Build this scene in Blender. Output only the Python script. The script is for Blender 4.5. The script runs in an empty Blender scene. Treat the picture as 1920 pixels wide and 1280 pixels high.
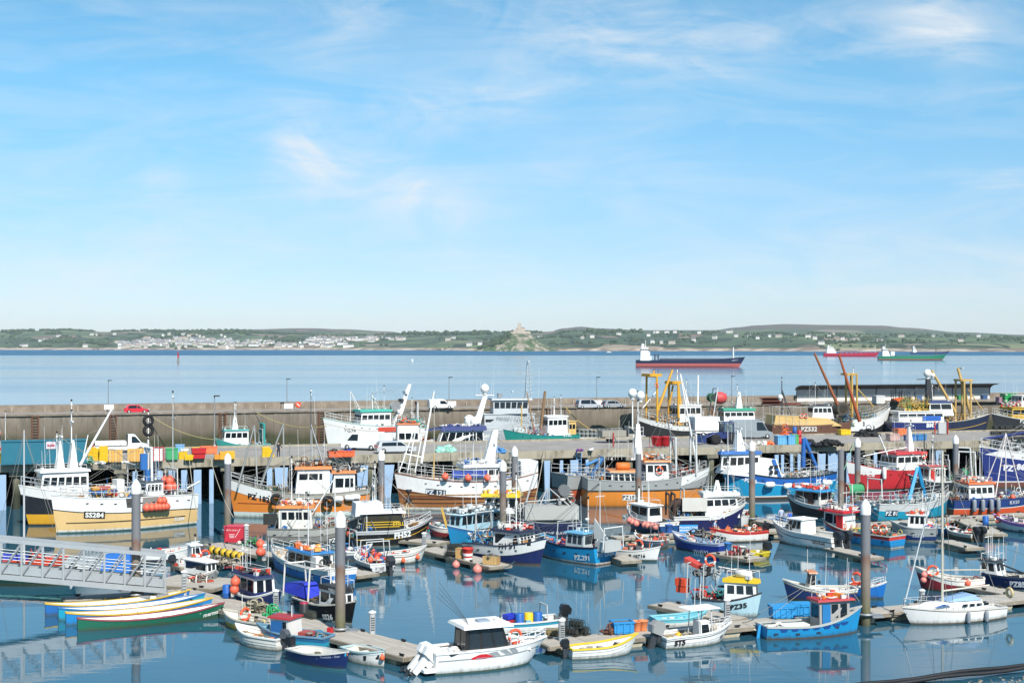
import bpy, bmesh, math, random
from mathutils import Vector, Matrix
SC = bpy.context.scene
COL = SC.collection
# ---------------------------------------------------------------- camera, sky, sun, exposure
F = 2667.0          # focal length in units of 1/1920 of the frame width (50 mm lens)
HC = 18.0           # eye height above the water
YH = 647.0          # horizon row
cam = bpy.data.cameras.new('camera'); camo = bpy.data.objects.new('camera', cam); COL.objects.link(camo)
camo.location = (0, 0, HC); camo.rotation_euler = (math.radians(90), 0, 0)
cam.lens = 50; cam.sensor_width = 36; cam.shift_y = (YH-640)/1920; cam.clip_start = 1; cam.clip_end = 60000
SC.camera = camo
SUN_EL = math.radians(44); SUN_AZ = math.radians(157)   # azimuth clockwise from +Y
world = bpy.data.worlds.new('World'); SC.world = world; world.use_nodes = True
def build_sky():
    nt = world.node_tree; N = nt.nodes; Lk = nt.links; N.clear()
    out = N.new('ShaderNodeOutputWorld'); bg = N.new('ShaderNodeBackground'); Lk.new(bg.outputs[0], out.inputs[0])
    bg.inputs[1].default_value = 0.095
    sky = N.new('ShaderNodeTexSky'); sky.sky_type = 'NISHITA'; sky.sun_disc = False
    sky.sun_elevation = SUN_EL; sky.sun_rotation = SUN_AZ; sky.altitude = 0; sky.air_density = 0.75; sky.dust_density = 0.3; sky.ozone_density = 2.0
    hs = N.new('ShaderNodeMixRGB'); hs.blend_type = 'MULTIPLY'; hs.inputs[0].default_value = 1; Lk.new(sky.outputs[0], hs.inputs[1])
    tc = N.new('ShaderNodeTexCoord'); sep = N.new('ShaderNodeSeparateXYZ'); Lk.new(tc.outputs['Generated'], sep.inputs[0])
    cr = N.new('ShaderNodeValToRGB'); Lk.new(sep.outputs[2], cr.inputs[0])      # clear air: pale at the horizon, azure above
    e = cr.color_ramp.elements; e[0].position = 0.0; e[0].color = SKYC[0]; e[1].position = 0.30; e[1].color = SKYC[3]
    for p, c in ((0.07, SKYC[1]), (0.18, SKYC[2])): q = e.new(p); q.color = c
    Lk.new(cr.outputs[0], hs.inputs[2])
    def M(op, a, b=None, c=None):
        m = N.new('ShaderNodeMath'); m.operation = op
        for i, v in enumerate((a, b, c)):
            if v is None: continue
            if isinstance(v, (int, float)): m.inputs[i].default_value = v
            else: Lk.new(v, m.inputs[i])
        return m.outputs[0]
    # cirrus: streaky noise on the sky direction, gathered in a few soft banks
    az = M('DIVIDE', sep.outputs[0], M('MAXIMUM', sep.outputs[1], 0.05)); el = M('DIVIDE', sep.outputs[2], M('MAXIMUM', sep.outputs[1], 0.05))
    def noise(sx, sy, rot, sc, det, dist, seed):
        cb = N.new('ShaderNodeCombineXYZ'); Lk.new(az, cb.inputs[0]); Lk.new(el, cb.inputs[1]); cb.inputs[2].default_value = seed
        mp = N.new('ShaderNodeMapping'); mp.inputs['Rotation'].default_value = (0, 0, rot); mp.inputs['Scale'].default_value = (sx, sy, 1); Lk.new(cb.outputs[0], mp.inputs[0])
        n = N.new('ShaderNodeTexNoise'); n.inputs['Scale'].default_value = sc; n.inputs['Detail'].default_value = det; n.inputs['Roughness'].default_value = 0.62; n.inputs['Distortion'].default_value = dist
        Lk.new(mp.outputs[0], n.inputs['Vector']); return n.outputs[0]
    n1 = noise(1.0, 1.9, 0.5, 12, 10, 1.3, 1.3); n2 = noise(0.6, 3.0, -0.3, 11, 10, 0.8, 7.7)
    def bank(px, py, rx, ry, rot, k):
        cx = (px-960)/F; cy = (YH-py)/F; rx /= F; ry /= F; c, s = math.cos(rot), math.sin(rot)
        dx = M('SUBTRACT', az, cx); dy = M('SUBTRACT', el, cy)
        u = M('DIVIDE', M('ADD', M('MULTIPLY', dx, c), M('MULTIPLY', dy, s)), rx); v = M('DIVIDE', M('SUBTRACT', M('MULTIPLY', dy, c), M('MULTIPLY', dx, s)), ry)
        r = M('ADD', M('MULTIPLY', u, u), M('MULTIPLY', v, v))
        return M('MULTIPLY', M('POWER', 2.718, M('MULTIPLY', r, -1.0)), k)
    tot = None
    for a in CLOUDS:
        b = bank(*a[:5], a[5]*.72); tot = b if tot is None else M('ADD', tot, b)
    st = N.new('ShaderNodeMapRange'); st.inputs[1].default_value = 0.30; st.inputs[2].default_value = 0.85; Lk.new(n1, st.inputs[0])
    st2 = N.new('ShaderNodeMapRange'); st2.inputs[1].default_value = 0.42; st2.inputs[2].default_value = 0.8; Lk.new(n2, st2.inputs[0])
    cl = M('MULTIPLY', tot, M('ADD', st.outputs[0], M('MULTIPLY', st2.outputs[0], 0.45)))
    veil = M('MULTIPLY', st2.outputs[0], 0.38)
    cl = M('MINIMUM', M('ADD', cl, veil), 0.85)
    mx = N.new('ShaderNodeMixRGB'); Lk.new(cl, mx.inputs[0]); Lk.new(hs.outputs[0], mx.inputs[1]); mx.inputs[2].default_value = CLOUDC
    Lk.new(mx.outputs[0], bg.inputs[0])
SKYC = [(0.82, 0.82, 0.93, 1), (0.77, 0.91, 0.99, 1), (0.77, 1.21, 1.2, 1), (0.60, 1.21, 1.22, 1)]
CLOUDC = (6.6, 7.0, 7.3, 1)
CLOUDS = [(570, 285, 75, 70, -0.7, 1.0), (720, 340, 190, 62, -0.4, 0.8), (810, 370, 70, 45, 0, 0.6), (300, 345, 45, 40, 0, 0.7), (1765, 50, 90, 60, -0.6, 1.15), (1250, 40, 480, 55, -0.06, 0.75), (1100, 90, 200, 40, 0.1, 0.5), (930, 190, 240, 50, 0.3, 0.6), (780, 190, 110, 40, 0, 0.45), (1290, 122, 140, 18, -0.2, 0.75), (90, 540, 280, 90, 0, 0.75), (330, 445, 110, 30, 0, 0.55), (920, 480, 120, 70, 0, 0.5), (1650, 510, 420, 70, 0, 0.7), (1880, 345, 90, 30, -0.2, 0.6), (680, 30, 120, 60, 0.7, 0.45), (500, 420, 260, 60, 0, 0.35), (1150, 330, 300, 60, 0.1, 0.2)]
build_sky()
sun = bpy.data.lights.new('sun', 'SUN'); sun.energy = 5.0; sun.angle = math.radians(0.6); sun.color = (1.0, 0.955, 0.89)
suno = bpy.data.objects.new('sun', sun); COL.objects.link(suno)
sd = Vector((math.sin(SUN_AZ)*math.cos(SUN_EL), math.cos(SUN_AZ)*math.cos(SUN_EL), math.sin(SUN_EL)))
suno.rotation_euler = sd.to_track_quat('Z', 'Y').to_euler(); suno.location = (80, -80, 120)
vs = SC.view_settings; vs.view_transform = 'Standard'; vs.look = 'None'; vs.gamma = 1; vs.exposure = 0.42
try: vs.use_curve_mapping = False
except Exception: pass
SC.cycles.max_bounces = 6; SC.cycles.diffuse_bounces = 2; SC.cycles.glossy_bounces = 4; SC.cycles.transmission_bounces = 2; SC.cycles.volume_bounces = 1
SC.cycles.caustics_reflective = False; SC.cycles.caustics_refractive = False
# ---------------------------------------------------------------- helpers
PI = math.pi
def lin(c): return c/12.92 if c <= 0.04045 else ((c+0.055)/1.055)**2.4
def rgb(h, k=0.82):
    h = h.lstrip('#'); return tuple(lin(int(h[i:i+2], 16)/255)*k for i in (0, 2, 4)) + (1,)
def at(px, py, h=0.0):                     # ground point (at height h) seen at a photo pixel
    d = F*(HC-h)/(py-YH); return Vector(((px-960)*d/F, d, h))
def atd(px, d, h=0.0): return Vector(((px-960)*d/F, d, h))
def s_of(d): return F/d
MATS = {}
def newmat(name):
    m = bpy.data.materials.new(name); m.use_nodes = True; nt = m.node_tree
    return m, nt, nt.nodes, nt.links, nt.nodes['Principled BSDF']
def paint(h, rough=0.45, wear=0.25, metal=0.0, rust=0.0, k=0.82, dirt='6b6152'):
    key = (h, rough, wear, metal, rust, k, dirt)
    if key in MATS: return MATS[key]
    m, nt, N, Lk, P = newmat('paint_'+h)
    P.inputs['Roughness'].default_value = rough; P.inputs['Metallic'].default_value = metal
    c = rgb(h, k)
    if wear <= 0: P.inputs['Base Color'].default_value = c
    else:
        tc = N.new('ShaderNodeTexCoord'); mp = N.new('ShaderNodeMapping'); mp.inputs['Scale'].default_value = (2.2, 2.2, 0.5); Lk.new(tc.outputs['Object'], mp.inputs[0])
        n = N.new('ShaderNodeTexNoise'); n.inputs['Scale'].default_value = 1.6; n.inputs['Detail'].default_value = 7; n.inputs['Roughness'].default_value = 0.68; Lk.new(mp.outputs[0], n.inputs['Vector'])
        mr = N.new('ShaderNodeMapRange'); mr.inputs[1].default_value = 0.5; mr.inputs[2].default_value = 0.85; mr.inputs[4].default_value = wear; Lk.new(n.outputs[0], mr.inputs[0])
        n2 = N.new('ShaderNodeTexNoise'); n2.inputs['Scale'].default_value = 0.55; n2.inputs['Detail'].default_value = 3; Lk.new(tc.outputs['Object'], n2.inputs['Vector'])
        v = N.new('ShaderNodeMapRange'); v.inputs[3].default_value = 0.86; v.inputs[4].default_value = 1.1; Lk.new(n2.outputs[0], v.inputs[0])
        mm = N.new('ShaderNodeMixRGB'); mm.inputs[1].default_value = c; d = rgb(dirt, 0.7); mm.inputs[2].default_value = tuple((d[i]*0.6+c[i]*0.4) for i in range(3))+(1,); Lk.new(mr.outputs[0], mm.inputs[0])
        mu = N.new('ShaderNodeMixRGB'); mu.blend_type = 'MULTIPLY'; mu.inputs[0].default_value = 1; Lk.new(mm.outputs[0], mu.inputs[1]); Lk.new(v.outputs[0], mu.inputs[2])
        o = mu.outputs[0]
        if rust > 0:
            n3 = N.new('ShaderNodeTexNoise'); n3.inputs['Scale'].default_value = 1.3; n3.inputs['Detail'].default_value = 8; n3.inputs['Roughness'].default_value = 0.7
            mp3 = N.new('ShaderNodeMapping'); mp3.inputs['Scale'].default_value = (3.2, 3.2, 0.35); mp3.inputs['Location'].default_value = (5, 3, 1); Lk.new(tc.outputs['Object'], mp3.inputs[0]); Lk.new(mp3.outputs[0], n3.inputs['Vector'])
            r3 = N.new('ShaderNodeMapRange'); r3.inputs[1].default_value = 0.66-rust*0.25; r3.inputs[2].default_value = 0.8-rust*0.1; r3.inputs[4].default_value = min(1, 0.45+rust); Lk.new(n3.outputs[0], r3.inputs[0])
            m3 = N.new('ShaderNodeMixRGB'); m3.inputs[2].default_value = (0.16, 0.06, 0.022, 1); Lk.new(r3.outputs[0], m3.inputs[0]); Lk.new(o, m3.inputs[1]); o = m3.outputs[0]
        if rust > 0 or wear == .22:                      # weed and scum along the waterline
            gp = N.new('ShaderNodeNewGeometry'); sz = N.new('ShaderNodeSeparateXYZ'); Lk.new(gp.outputs['Position'], sz.inputs[0]); za = N.new('ShaderNodeMath'); za.operation = 'MULTIPLY_ADD'; za.inputs[1].default_value = -.5; Lk.new(n.outputs[0], za.inputs[0]); Lk.new(sz.outputs[2], za.inputs[2])
            g = N.new('ShaderNodeMapRange'); g.inputs[1].default_value = .06; g.inputs[2].default_value = -.22; g.inputs[4].default_value = .75; Lk.new(za.outputs[0], g.inputs[0]); m5 = N.new('ShaderNodeMixRGB'); m5.inputs[2].default_value = (.05, .055, .03, 1); Lk.new(g.outputs[0], m5.inputs[0]); Lk.new(o, m5.inputs[1]); o = m5.outputs[0]
        Lk.new(o, P.inputs['Base Color'])
        rr = N.new('ShaderNodeMapRange'); rr.inputs[3].default_value = rough*0.8; rr.inputs[4].default_value = min(1, rough*1.5); Lk.new(n.outputs[0], rr.inputs[0]); Lk.new(rr.outputs[0], P.inputs['Roughness'])
    MATS[key] = m; return m
def noisy(name, c0, c1, scale=1.0, rough=0.85, sc3=(1, 1, 1), bump=0.3, detail=8, c2=None):
    if name in MATS: return MATS[name]
    m, nt, N, Lk, P = newmat(name); P.inputs['Roughness'].default_value = rough
    tc = N.new('ShaderNodeTexCoord'); mp = N.new('ShaderNodeMapping'); mp.inputs['Scale'].default_value = sc3; Lk.new(tc.outputs['Object'], mp.inputs[0])
    n = N.new('ShaderNodeTexNoise'); n.inputs['Scale'].default_value = scale; n.inputs['Detail'].default_value = detail; n.inputs['Roughness'].default_value = 0.65; Lk.new(mp.outputs[0], n.inputs['Vector'])
    cr = N.new('ShaderNodeValToRGB'); Lk.new(n.outputs[0], cr.inputs[0]); e = cr.color_ramp.elements; e[0].position = 0.33; e[1].position = 0.68; e[0].color = c0; e[1].color = c1
    if c2: q = e.new(0.5); q.color = c2
    Lk.new(cr.outputs[0], P.inputs['Base Color'])
    if bump: b = N.new('ShaderNodeBump'); b.inputs['Strength'].default_value = bump; b.inputs['Distance'].default_value = 0.05; Lk.new(n.outputs[0], b.inputs['Height']); Lk.new(b.outputs[0], P.inputs['Normal'])
    MATS[name] = m; return m
def glass(h='1a2228', rough=0.06):
    key = ('glass', h)
    if key not in MATS:
        m, nt, N, Lk, P = newmat('glass_'+h); P.inputs['Base Color'].default_value = rgb(h); P.inputs['Roughness'].default_value = rough; P.inputs['IOR'].default_value = 1.5; MATS[key] = m
    return MATS[key]
GLASS = glass()
WHITE = paint('f4f4f0', 0.4, 0.14); BLACK = paint('1c1d20', 0.5, 0.1); GALV = paint('a9adb0', 0.42, 0.25, 0.5); STEEL = paint('b7babb', 0.45, 0.2); RUBBER = paint('17171a', 0.8, 0); ROPE = paint('b9b39c', 0.9, 0)
RUSTY = paint('6b4632', 0.8, 0.6); ORANGE = paint('f0561f', 0.45, 0.1); RED = paint('c8262b', 0.45, 0.15); ALU = paint('c6c9ca', 0.38, 0.15, 0.55)
class MB:
    def __init__(s): s.v = []; s.f = []; s.m = []; s.sm = []
    def add(s, vs, fs, mi=0, smooth=False):
        o = len(s.v); s.v += [tuple(v) for v in vs]
        for f in fs: s.f.append([i+o for i in f]); s.m.append(mi); s.sm.append(smooth)
        return s
    def box(s, c, d, rz=0.0, mi=0, ry=0.0, bev=0.0):
        x, y, z = d[0]/2, d[1]/2, d[2]/2
        M = Matrix.Translation(c) @ Matrix.Rotation(rz, 4, 'Z') @ Matrix.Rotation(ry, 4, 'Y')
        if bev > 0:
            b = min(bev, x*0.9, y*0.9)
            q = [(-x+b, -y), (x-b, -y), (x, -y+b), (x, y-b), (x-b, y), (-x+b, y), (-x, y-b), (-x, -y+b)]
            vs = [M @ Vector((a[0], a[1], w)) for w in (-z, z) for a in q]
            fs = [[7-i for i in range(8)], [8+i for i in range(8)]] + [[i, (i+1) % 8, 8+(i+1) % 8, 8+i] for i in range(8)]
        else:
            vs = [M @ Vector(p) for p in ((-x,-y,-z),(x,-y,-z),(x,y,-z),(-x,y,-z),(-x,-y,z),(x,-y,z),(x,y,z),(-x,y,z))]
            fs = [(3,2,1,0),(4,5,6,7),(0,1,5,4),(1,2,6,5),(2,3,7,6),(3,0,4,7)]
        return s.add(vs, fs, mi)
    def hexa(s, b, t, mi=0):                 # 4 bottom and 4 top points, counter-clockwise from above
        return s.add(list(b)+list(t), [(3,2,1,0),(4,5,6,7),(0,1,5,4),(1,2,6,5),(2,3,7,6),(3,0,4,7)], mi)
    def tube(s, p0, p1, r0, r1=None, n=8, mi=0, cap=True):
        r1 = r0 if r1 is None else r1; p0 = Vector(p0); p1 = Vector(p1); d = p1-p0
        if d.length < 1e-6: return s
        q = d.to_track_quat('Z', 'Y'); a = [q @ Vector((math.cos(2*PI*i/n), math.sin(2*PI*i/n), 0)) for i in range(n)]
        vs = [p0+u*r0 for u in a]+[p1+u*r1 for u in a]; fs = [(i, (i+1) % n, n+(i+1) % n, n+i) for i in range(n)]
        s.add(vs, fs, mi, n > 4)
        if cap: s.add(vs, [list(range(n-1, -1, -1)), list(range(n, 2*n))], mi)
        return s
    def path(s, pts, r, n=5, mi=0):
        for a, b in zip(pts[:-1], pts[1:]): s.tube(a, b, r, r, n, mi, False)
        return s
    def lathe(s, prof, c=(0, 0, 0), n=12, mi=0, axis='Z'):
        vs = []
        for r, z in prof:
            for i in range(n):
                a = 2*PI*i/n; p = (r*math.cos(a), r*math.sin(a), z)
                if axis == 'X': p = (p[2], p[0], p[1])
                if axis == 'Y': p = (p[0], p[2], p[1])
                vs.append((p[0]+c[0], p[1]+c[1], p[2]+c[2]))
        fs = [(k*n+i, k*n+(i+1) % n, (k+1)*n+(i+1) % n, (k+1)*n+i) for k in range(len(prof)-1) for i in range(n)]
        s.add(vs, fs, mi, True); s.add(vs[:n], [list(range(n-1, -1, -1))], mi); s.add(vs[-n:], [list(range(n))], mi); return s
    def ball(s, c, r, n=8, mi=0, sz=1.0):
        return s.lathe([(max(1e-3, r*math.sin(PI*k/6)), -r*sz*math.cos(PI*k/6)) for k in range(7)], c, n, mi)
    def torus(s, c, R, r, axis='Z', n=16, m=6, mis=(0,)):
        vs = []
        for i in range(n):
            for j in range(m):
                a = 2*PI*i/n; b = 2*PI*j/m; q = ((R+r*math.cos(b))*math.cos(a), (R+r*math.cos(b))*math.sin(a), r*math.sin(b))
                if axis == 'X': q = (q[2], q[0], q[1])
                if axis == 'Y': q = (q[0], q[2], q[1])
                vs.append((q[0]+c[0], q[1]+c[1], q[2]+c[2]))
        o = len(s.v); s.v += vs
        for i in range(n):
            for j in range(m):
                s.f.append([o+i*m+j, o+((i+1) % n)*m+j, o+((i+1) % n)*m+(j+1) % m, o+i*m+(j+1) % m]); s.m.append(mis[(i*len(mis)*2//n) % len(mis)]); s.sm.append(True)
        return s
    def prism(s, poly, y0, y1, mi=0, axis='Y'):   # polygon in (x, z) extruded along y
        n = len(poly); vs = [(p[0], y0, p[1]) for p in poly]+[(p[0], y1, p[1]) for p in poly]
        if axis == 'X': vs = [(v[1], v[0], v[2]) for v in vs]
        if axis == 'Z': vs = [(v[0], v[2], v[1]) for v in vs]
        return s.add(vs, [list(range(n)), list(range(2*n-1, n-1, -1))]+[((i+1) % n, i, n+i, n+(i+1) % n) for i in range(n)], mi)
    def mesh(s, name, mats):
        me = bpy.data.meshes.new(name); me.from_pydata(s.v, [], s.f)
        for m in (mats if isinstance(mats, (list, tuple)) else [mats]): me.materials.append(m)
        me.polygons.foreach_set('material_index', s.m); me.polygons.foreach_set('use_smooth', s.sm); me.update()
        return me
    def build(s, name, mats, parent=None, loc=None, fix=True):
        me = s.mesh(name, mats)
        if fix:
            bm = bmesh.new(); bm.from_mesh(me); bmesh.ops.recalc_face_normals(bm, faces=bm.faces); bm.to_mesh(me); bm.free()
        return link(name, me, parent, loc)
def link(name, me, parent=None, loc=None, rz=0):
    o = bpy.data.objects.new(name, me); COL.objects.link(o)
    if parent is not None: o.parent = parent
    if loc is not None: o.location = loc
    if rz: o.rotation_euler = (0, 0, rz)
    return o
def tag(o, label, cat, group=None):
    o['label'] = label; o['category'] = cat
    if group: o['group'] = group
    return o
def struct(o): o['kind'] = 'structure'; return o
def stuff(o): o['kind'] = 'stuff'; return o
def thing(name, label, cat, loc=(0, 0, 0), rz=0.0, group=None):
    o = bpy.data.objects.new(name, None); COL.objects.link(o); o.location = loc; o.rotation_euler = (0, 0, rz); o.empty_display_size = 0.2
    return tag(o, label, cat, group)
def copy_tree(o, parent=None):
    c = o.copy(); COL.objects.link(c)
    if parent is not None: c.parent = parent
    for ch in o.children: copy_tree(ch, c)
    return c
TXT = {}
def textmesh(s, w=0.02):                     # flat lettering: list of 2-D points and faces, cap height 1, centred
    if (s, w) in TXT: return TXT[s, w]
    cu = bpy.data.curves.new('lettering', 'FONT'); cu.body = s; cu.size = 1; cu.resolution_u = 2; cu.offset = w; cu.align_x = 'CENTER'; cu.space_character = 1.04
    o = bpy.data.objects.new('lettering', cu); COL.objects.link(o); bpy.context.view_layer.update()
    me = bpy.data.meshes.new_from_object(o.evaluated_get(bpy.context.evaluated_depsgraph_get()))
    vs = [(v.co.x/0.69, v.co.y/0.69) for v in me.vertices]; fs = [tuple(p.vertices) for p in me.polygons]
    bpy.data.objects.remove(o); bpy.data.curves.remove(cu); bpy.data.meshes.remove(me)
    TXT[s, w] = (vs, fs); return vs, fs
def flat_text(s, h, mat, parent, o, u, v, w=0.02):   # lettering on a plane: origin o, unit right u, unit up v (local)
    vs, fs = textmesh(s, w); o = Vector(o); u = Vector(u); v = Vector(v); mb = MB(); mb.add([o+u*(a*h)+v*((b-0.5)*h) for a, b in vs], fs)
    return mb.build('lettering', mat, parent, fix=False)
# ---------------------------------------------------------------- water
def interp(tab, x):
    if x <= tab[0][0]: return tab[0][1]
    for (a, p), (b, q) in zip(tab[:-1], tab[1:]):
        if x <= b: u = (x-a)/(b-a); u = u*u*(3-2*u); return p+(q-p)*u
    return tab[-1][1]
def water_mat(name, deep, rough, scales, far=None):
    m, nt, N, Lk, P = newmat(name); P.inputs['Base Color'].default_value = deep; P.inputs['Roughness'].default_value = rough; P.inputs['IOR'].default_value = 1.38 if name != 'harbour_water' else 1.52
    tc = N.new('ShaderNodeTexCoord'); prev = None
    for sc3, sc, st, dist in scales:
        mp = N.new('ShaderNodeMapping'); mp.inputs['Scale'].default_value = sc3; Lk.new(tc.outputs['Object'], mp.inputs[0])
        n = N.new('ShaderNodeTexNoise'); n.inputs['Scale'].default_value = sc; n.inputs['Detail'].default_value = 4; n.inputs['Roughness'].default_value = 0.5; Lk.new(mp.outputs[0], n.inputs['Vector'])
        b = N.new('ShaderNodeBump'); b.inputs['Strength'].default_value = st; b.inputs['Distance'].default_value = dist; Lk.new(n.outputs[0], b.inputs['Height'])
        if prev: Lk.new(prev, b.inputs['Normal'])
        prev = b.outputs[0]
    Lk.new(prev, P.inputs['Normal'])
    return m, nt, N, Lk, P, tc
hw, nt, N, Lk, P, tc = water_mat('harbour_water', (0.02, 0.082, 0.125, 1), 0.01, [((0.5, 1.6, 1), 1.1, 0.4, 0.013), ((0.12, 0.3, 1), 1.0, 0.5, 0.032)])
sw, nt, N, Lk, P, tc = water_mat('open_sea', (0.02, 0.10, 0.19, 1), 0.12, [((0.25, 0.9, 1), 0.5, 0.5, 0.06), ((0.02, 0.08, 1), 1.0, 0.4, 0.3)])
# ruffled by wind further out, with long slicks
mp = N.new('ShaderNodeMapping'); mp.inputs['Scale'].default_value = (0.0009, 0.006, 1); Lk.new(tc.outputs['Object'], mp.inputs[0])
n = N.new('ShaderNodeTexNoise'); n.inputs['Scale'].default_value = 1.0; n.inputs['Detail'].default_value = 5; Lk.new(mp.outputs[0], n.inputs['Vector'])
sp = N.new('ShaderNodeSeparateXYZ'); Lk.new(tc.outputs['Object'], sp.inputs[0])
ad = N.new('ShaderNodeMath'); ad.operation = 'MULTIPLY_ADD'; ad.inputs[1].default_value = 420; Lk.new(n.outputs[0], ad.inputs[0]); Lk.new(sp.outputs[1], ad.inputs[2])
fr = N.new('ShaderNodeMapRange'); fr.interpolation_type = 'SMOOTHSTEP'; fr.inputs[1].default_value = 2650; fr.inputs[2].default_value = 2830; fr.inputs[3].default_value = 0.1; fr.inputs[4].default_value = 0.5; Lk.new(ad.outputs[0], fr.inputs[0])
sl = N.new('ShaderNodeMapRange'); sl.inputs[1].default_value = 0.4; sl.inputs[2].default_value = 0.7; sl.inputs[3].default_value = 0.0; sl.inputs[4].default_value = 0.07; Lk.new(n.outputs[0], sl.inputs[0])
a2 = N.new('ShaderNodeMath'); Lk.new(fr.outputs[0], a2.inputs[0]); Lk.new(sl.outputs[0], a2.inputs[1]); Lk.new(a2.outputs[0], P.inputs['Roughness'])
# the lines of pier and sea wall
PA = Vector((-56, 155.5, 0)); PU = Vector((124.6, 39.3, 0)).normalized(); PN = Vector((-PU.y, PU.x, 0)); PANG = math.atan2(PU.y, PU.x)
WA = Vector((-83.5, 232, 0)); WU = Vector((155.9, 52, 0)).normalized(); WN = Vector((-WU.y, WU.x, 0)); WANG = math.atan2(WU.y, WU.x)
def on(A, U, Nn, a, b, h=0): return A+U*a+Nn*b+Vector((0, 0, h))
def hit(A, U, Nn, px, off):               # point of the line offset by off, on the bearing of a pixel column
    B = A+Nn*off; r = (px-960)/F        # B.x + a U.x = r (B.y + a U.y)
    a = (r*B.y-B.x)/(U.x-r*U.y); return B+U*a
def pier(px, off, h=5.0): p = hit(PA, PU, PN, px, off); p.z = h; return p
def wallp(px, off, h=6.5): p = hit(WA, WU, WN, px, off); p.z = h; return p
e0 = on(WA, WU, WN, -900, 4); e1 = on(WA, WU, WN, 900, 4)
mb = MB(); mb.add([(-900, -60, 0), (900, -60, 0), (e1.x, e1.y, 0), (e0.x, e0.y, 0)], [(0, 1, 2, 3)]); struct(mb.build('harbour_water', hw))
mb = MB(); mb.add([(e0.x, e0.y, -0.05), (e1.x, e1.y, -0.05), (15000, 14000, -0.05), (-15000, 14000, -0.05), (-15000, e0.y, -0.05), (15000, e1.y, -0.05)], [(0, 1, 5, 2, 3, 4)]); struct(mb.build('sea', sw))
mb = MB(); mb.add([(-16000, -100, -6), (16000, -100, -6), (16000, 15000, -6), (-16000, 15000, -6)], [(0, 1, 2, 3)]); struct(mb.build('sea_bed', noisy('sea_bed', rgb('4a4a3c'), rgb('6b664f'), 0.05, bump=0)))
# muddy foreshore in the near corner with gravel
mud = noisy('wet_mud', rgb('4c4a45'), rgb('77716a'), 1.6, rough=0.3, c2=rgb('5c5852'))
mb = MB(); n = 40; rnd = random.Random(3); c0 = at(1700, 1283); c1 = at(1990, 1256)
for i in range(n+1):
    u = i/n; p = c0.lerp(c1, u)
    for j in range(9): mb.v.append((p.x+j*0.5+rnd.uniform(-.2, .2)*(j > 0), p.y-j*1.3+rnd.uniform(-.25, .25), -0.12+0.09*j+rnd.uniform(-.03, .05)))
for i in range(n):
    for j in range(8): mb.f.append([i*9+j, i*9+j+1, (i+1)*9+j+1, (i+1)*9+j]); mb.m.append(0); mb.sm.append(True)
struct(mb.build('foreshore', mud))
mb = MB()
for i in range(420):
    u = rnd.random(); j = rnd.random()*7; p = c0.lerp(c1, u); r = rnd.uniform(0.05, 0.16)
    mb.lathe([(r*0.5, -r*.4), (r, 0), (r*.55, r*.5)], (p.x+j*.5, p.y-j*1.3, -0.1+0.09*j+.02), 5)
stuff(mb.build('shingle', noisy('shingle', rgb('6b6258'), rgb('a39a8c'), 3, bump=0)))
# ---------------------------------------------------------------- far coast
NEAR = [(-900, 620), (0, 621), (120, 619), (200, 622), (300, 620), (430, 620), (470, 622), (560, 627), (650, 629), (730, 627), (800, 626), (870, 624), (930, 622), (1010, 622), (1070, 619), (1120, 618), (1200, 621), (1350, 622), (1500, 624), (1700, 628), (1800, 629), (1920, 631), (2700, 634)]
FAR = [(-900, 640), (400, 636), (470, 617), (560, 615), (640, 616), (730, 621), (800, 636), (1000, 632), (1060, 615), (1090, 612), (1120, 615), (1200, 618), (1340, 618), (1380, 613), (1420, 609), (1470, 607), (1560, 609), (1650, 610), (1700, 614), (1800, 622), (1920, 627), (2100, 632), (2700, 636)]
SHORE = [(-900, 5700), (0, 5500), (520, 5500), (760, 5100), (900, 4800), (1050, 4500), (1300, 4350), (1600, 4100), (1920, 3950), (2700, 3800)]
from mathutils import noise as mn
def coast(px, d):                           # ground height on a bearing and distance
    ds = interp(SHORE, px); dr = ds+1700
    hr = HC+(YH-interp(NEAR, px))*dr/F; hf = HC+(YH-interp(FAR, px))*9500/F
    x = (px-960)*d/F; nz = mn.fractal(Vector((x/420, d/420, 3.1)), 1.0, 2.0, 4)
    if d <= ds: return -3
    if d <= dr:
        u = (d-ds)/(dr-ds); cl = 5 if px < 800 else 13
        h = cl*min(1, (d-ds)/90)+(hr-cl)*(u**0.85)
        return h+nz*9*math.sin(PI*u)
    u = min(1, (d-dr)/(9500-dr)); dip = hr*(1-u)+hf*u-30*math.sin(PI*u)
    return dip+nz*6*math.sin(PI*min(1, u))
mb = MB(); pxs = [-800+i*9 for i in range(390)]
rows = [-40, 0, 25, 60, 100]+[180+i*95 for i in range(17)]+[1800, 2100, 2500, 2900, 3300, 3700, 4100, 4500, 5000, 5400, 5800]
for px in pxs:
    ds = interp(SHORE, px)+18*mn.noise(Vector((px/30, 0, 0)))
    for r in rows:
        d = ds+r; x = (px-960)*d/F; mb.v.append((x, d, coast(px, d)))
nr = len(rows)
for i in range(len(pxs)-1):
    for j in range(nr-1): mb.f.append([i*nr+j, (i+1)*nr+j, (i+1)*nr+j+1, i*nr+j+1]); mb.m.append(0); mb.sm.append(True)
m, nt, N, Lk, P = newmat('far_fields'); P.inputs['Roughness'].default_value = 0.95
tc = N.new('ShaderNodeTexCoord'); mp = N.new('ShaderNodeMapping'); mp.inputs['Scale'].default_value = (0.0062, 0.0042, 0); mp.inputs['Rotation'].default_value = (0, 0, 0.25); Lk.new(tc.outputs['Object'], mp.inputs[0])
nn = N.new('ShaderNodeTexNoise'); nn.inputs['Scale'].default_value = 1.2; Lk.new(mp.outputs[0], nn.inputs['Vector'])
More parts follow.
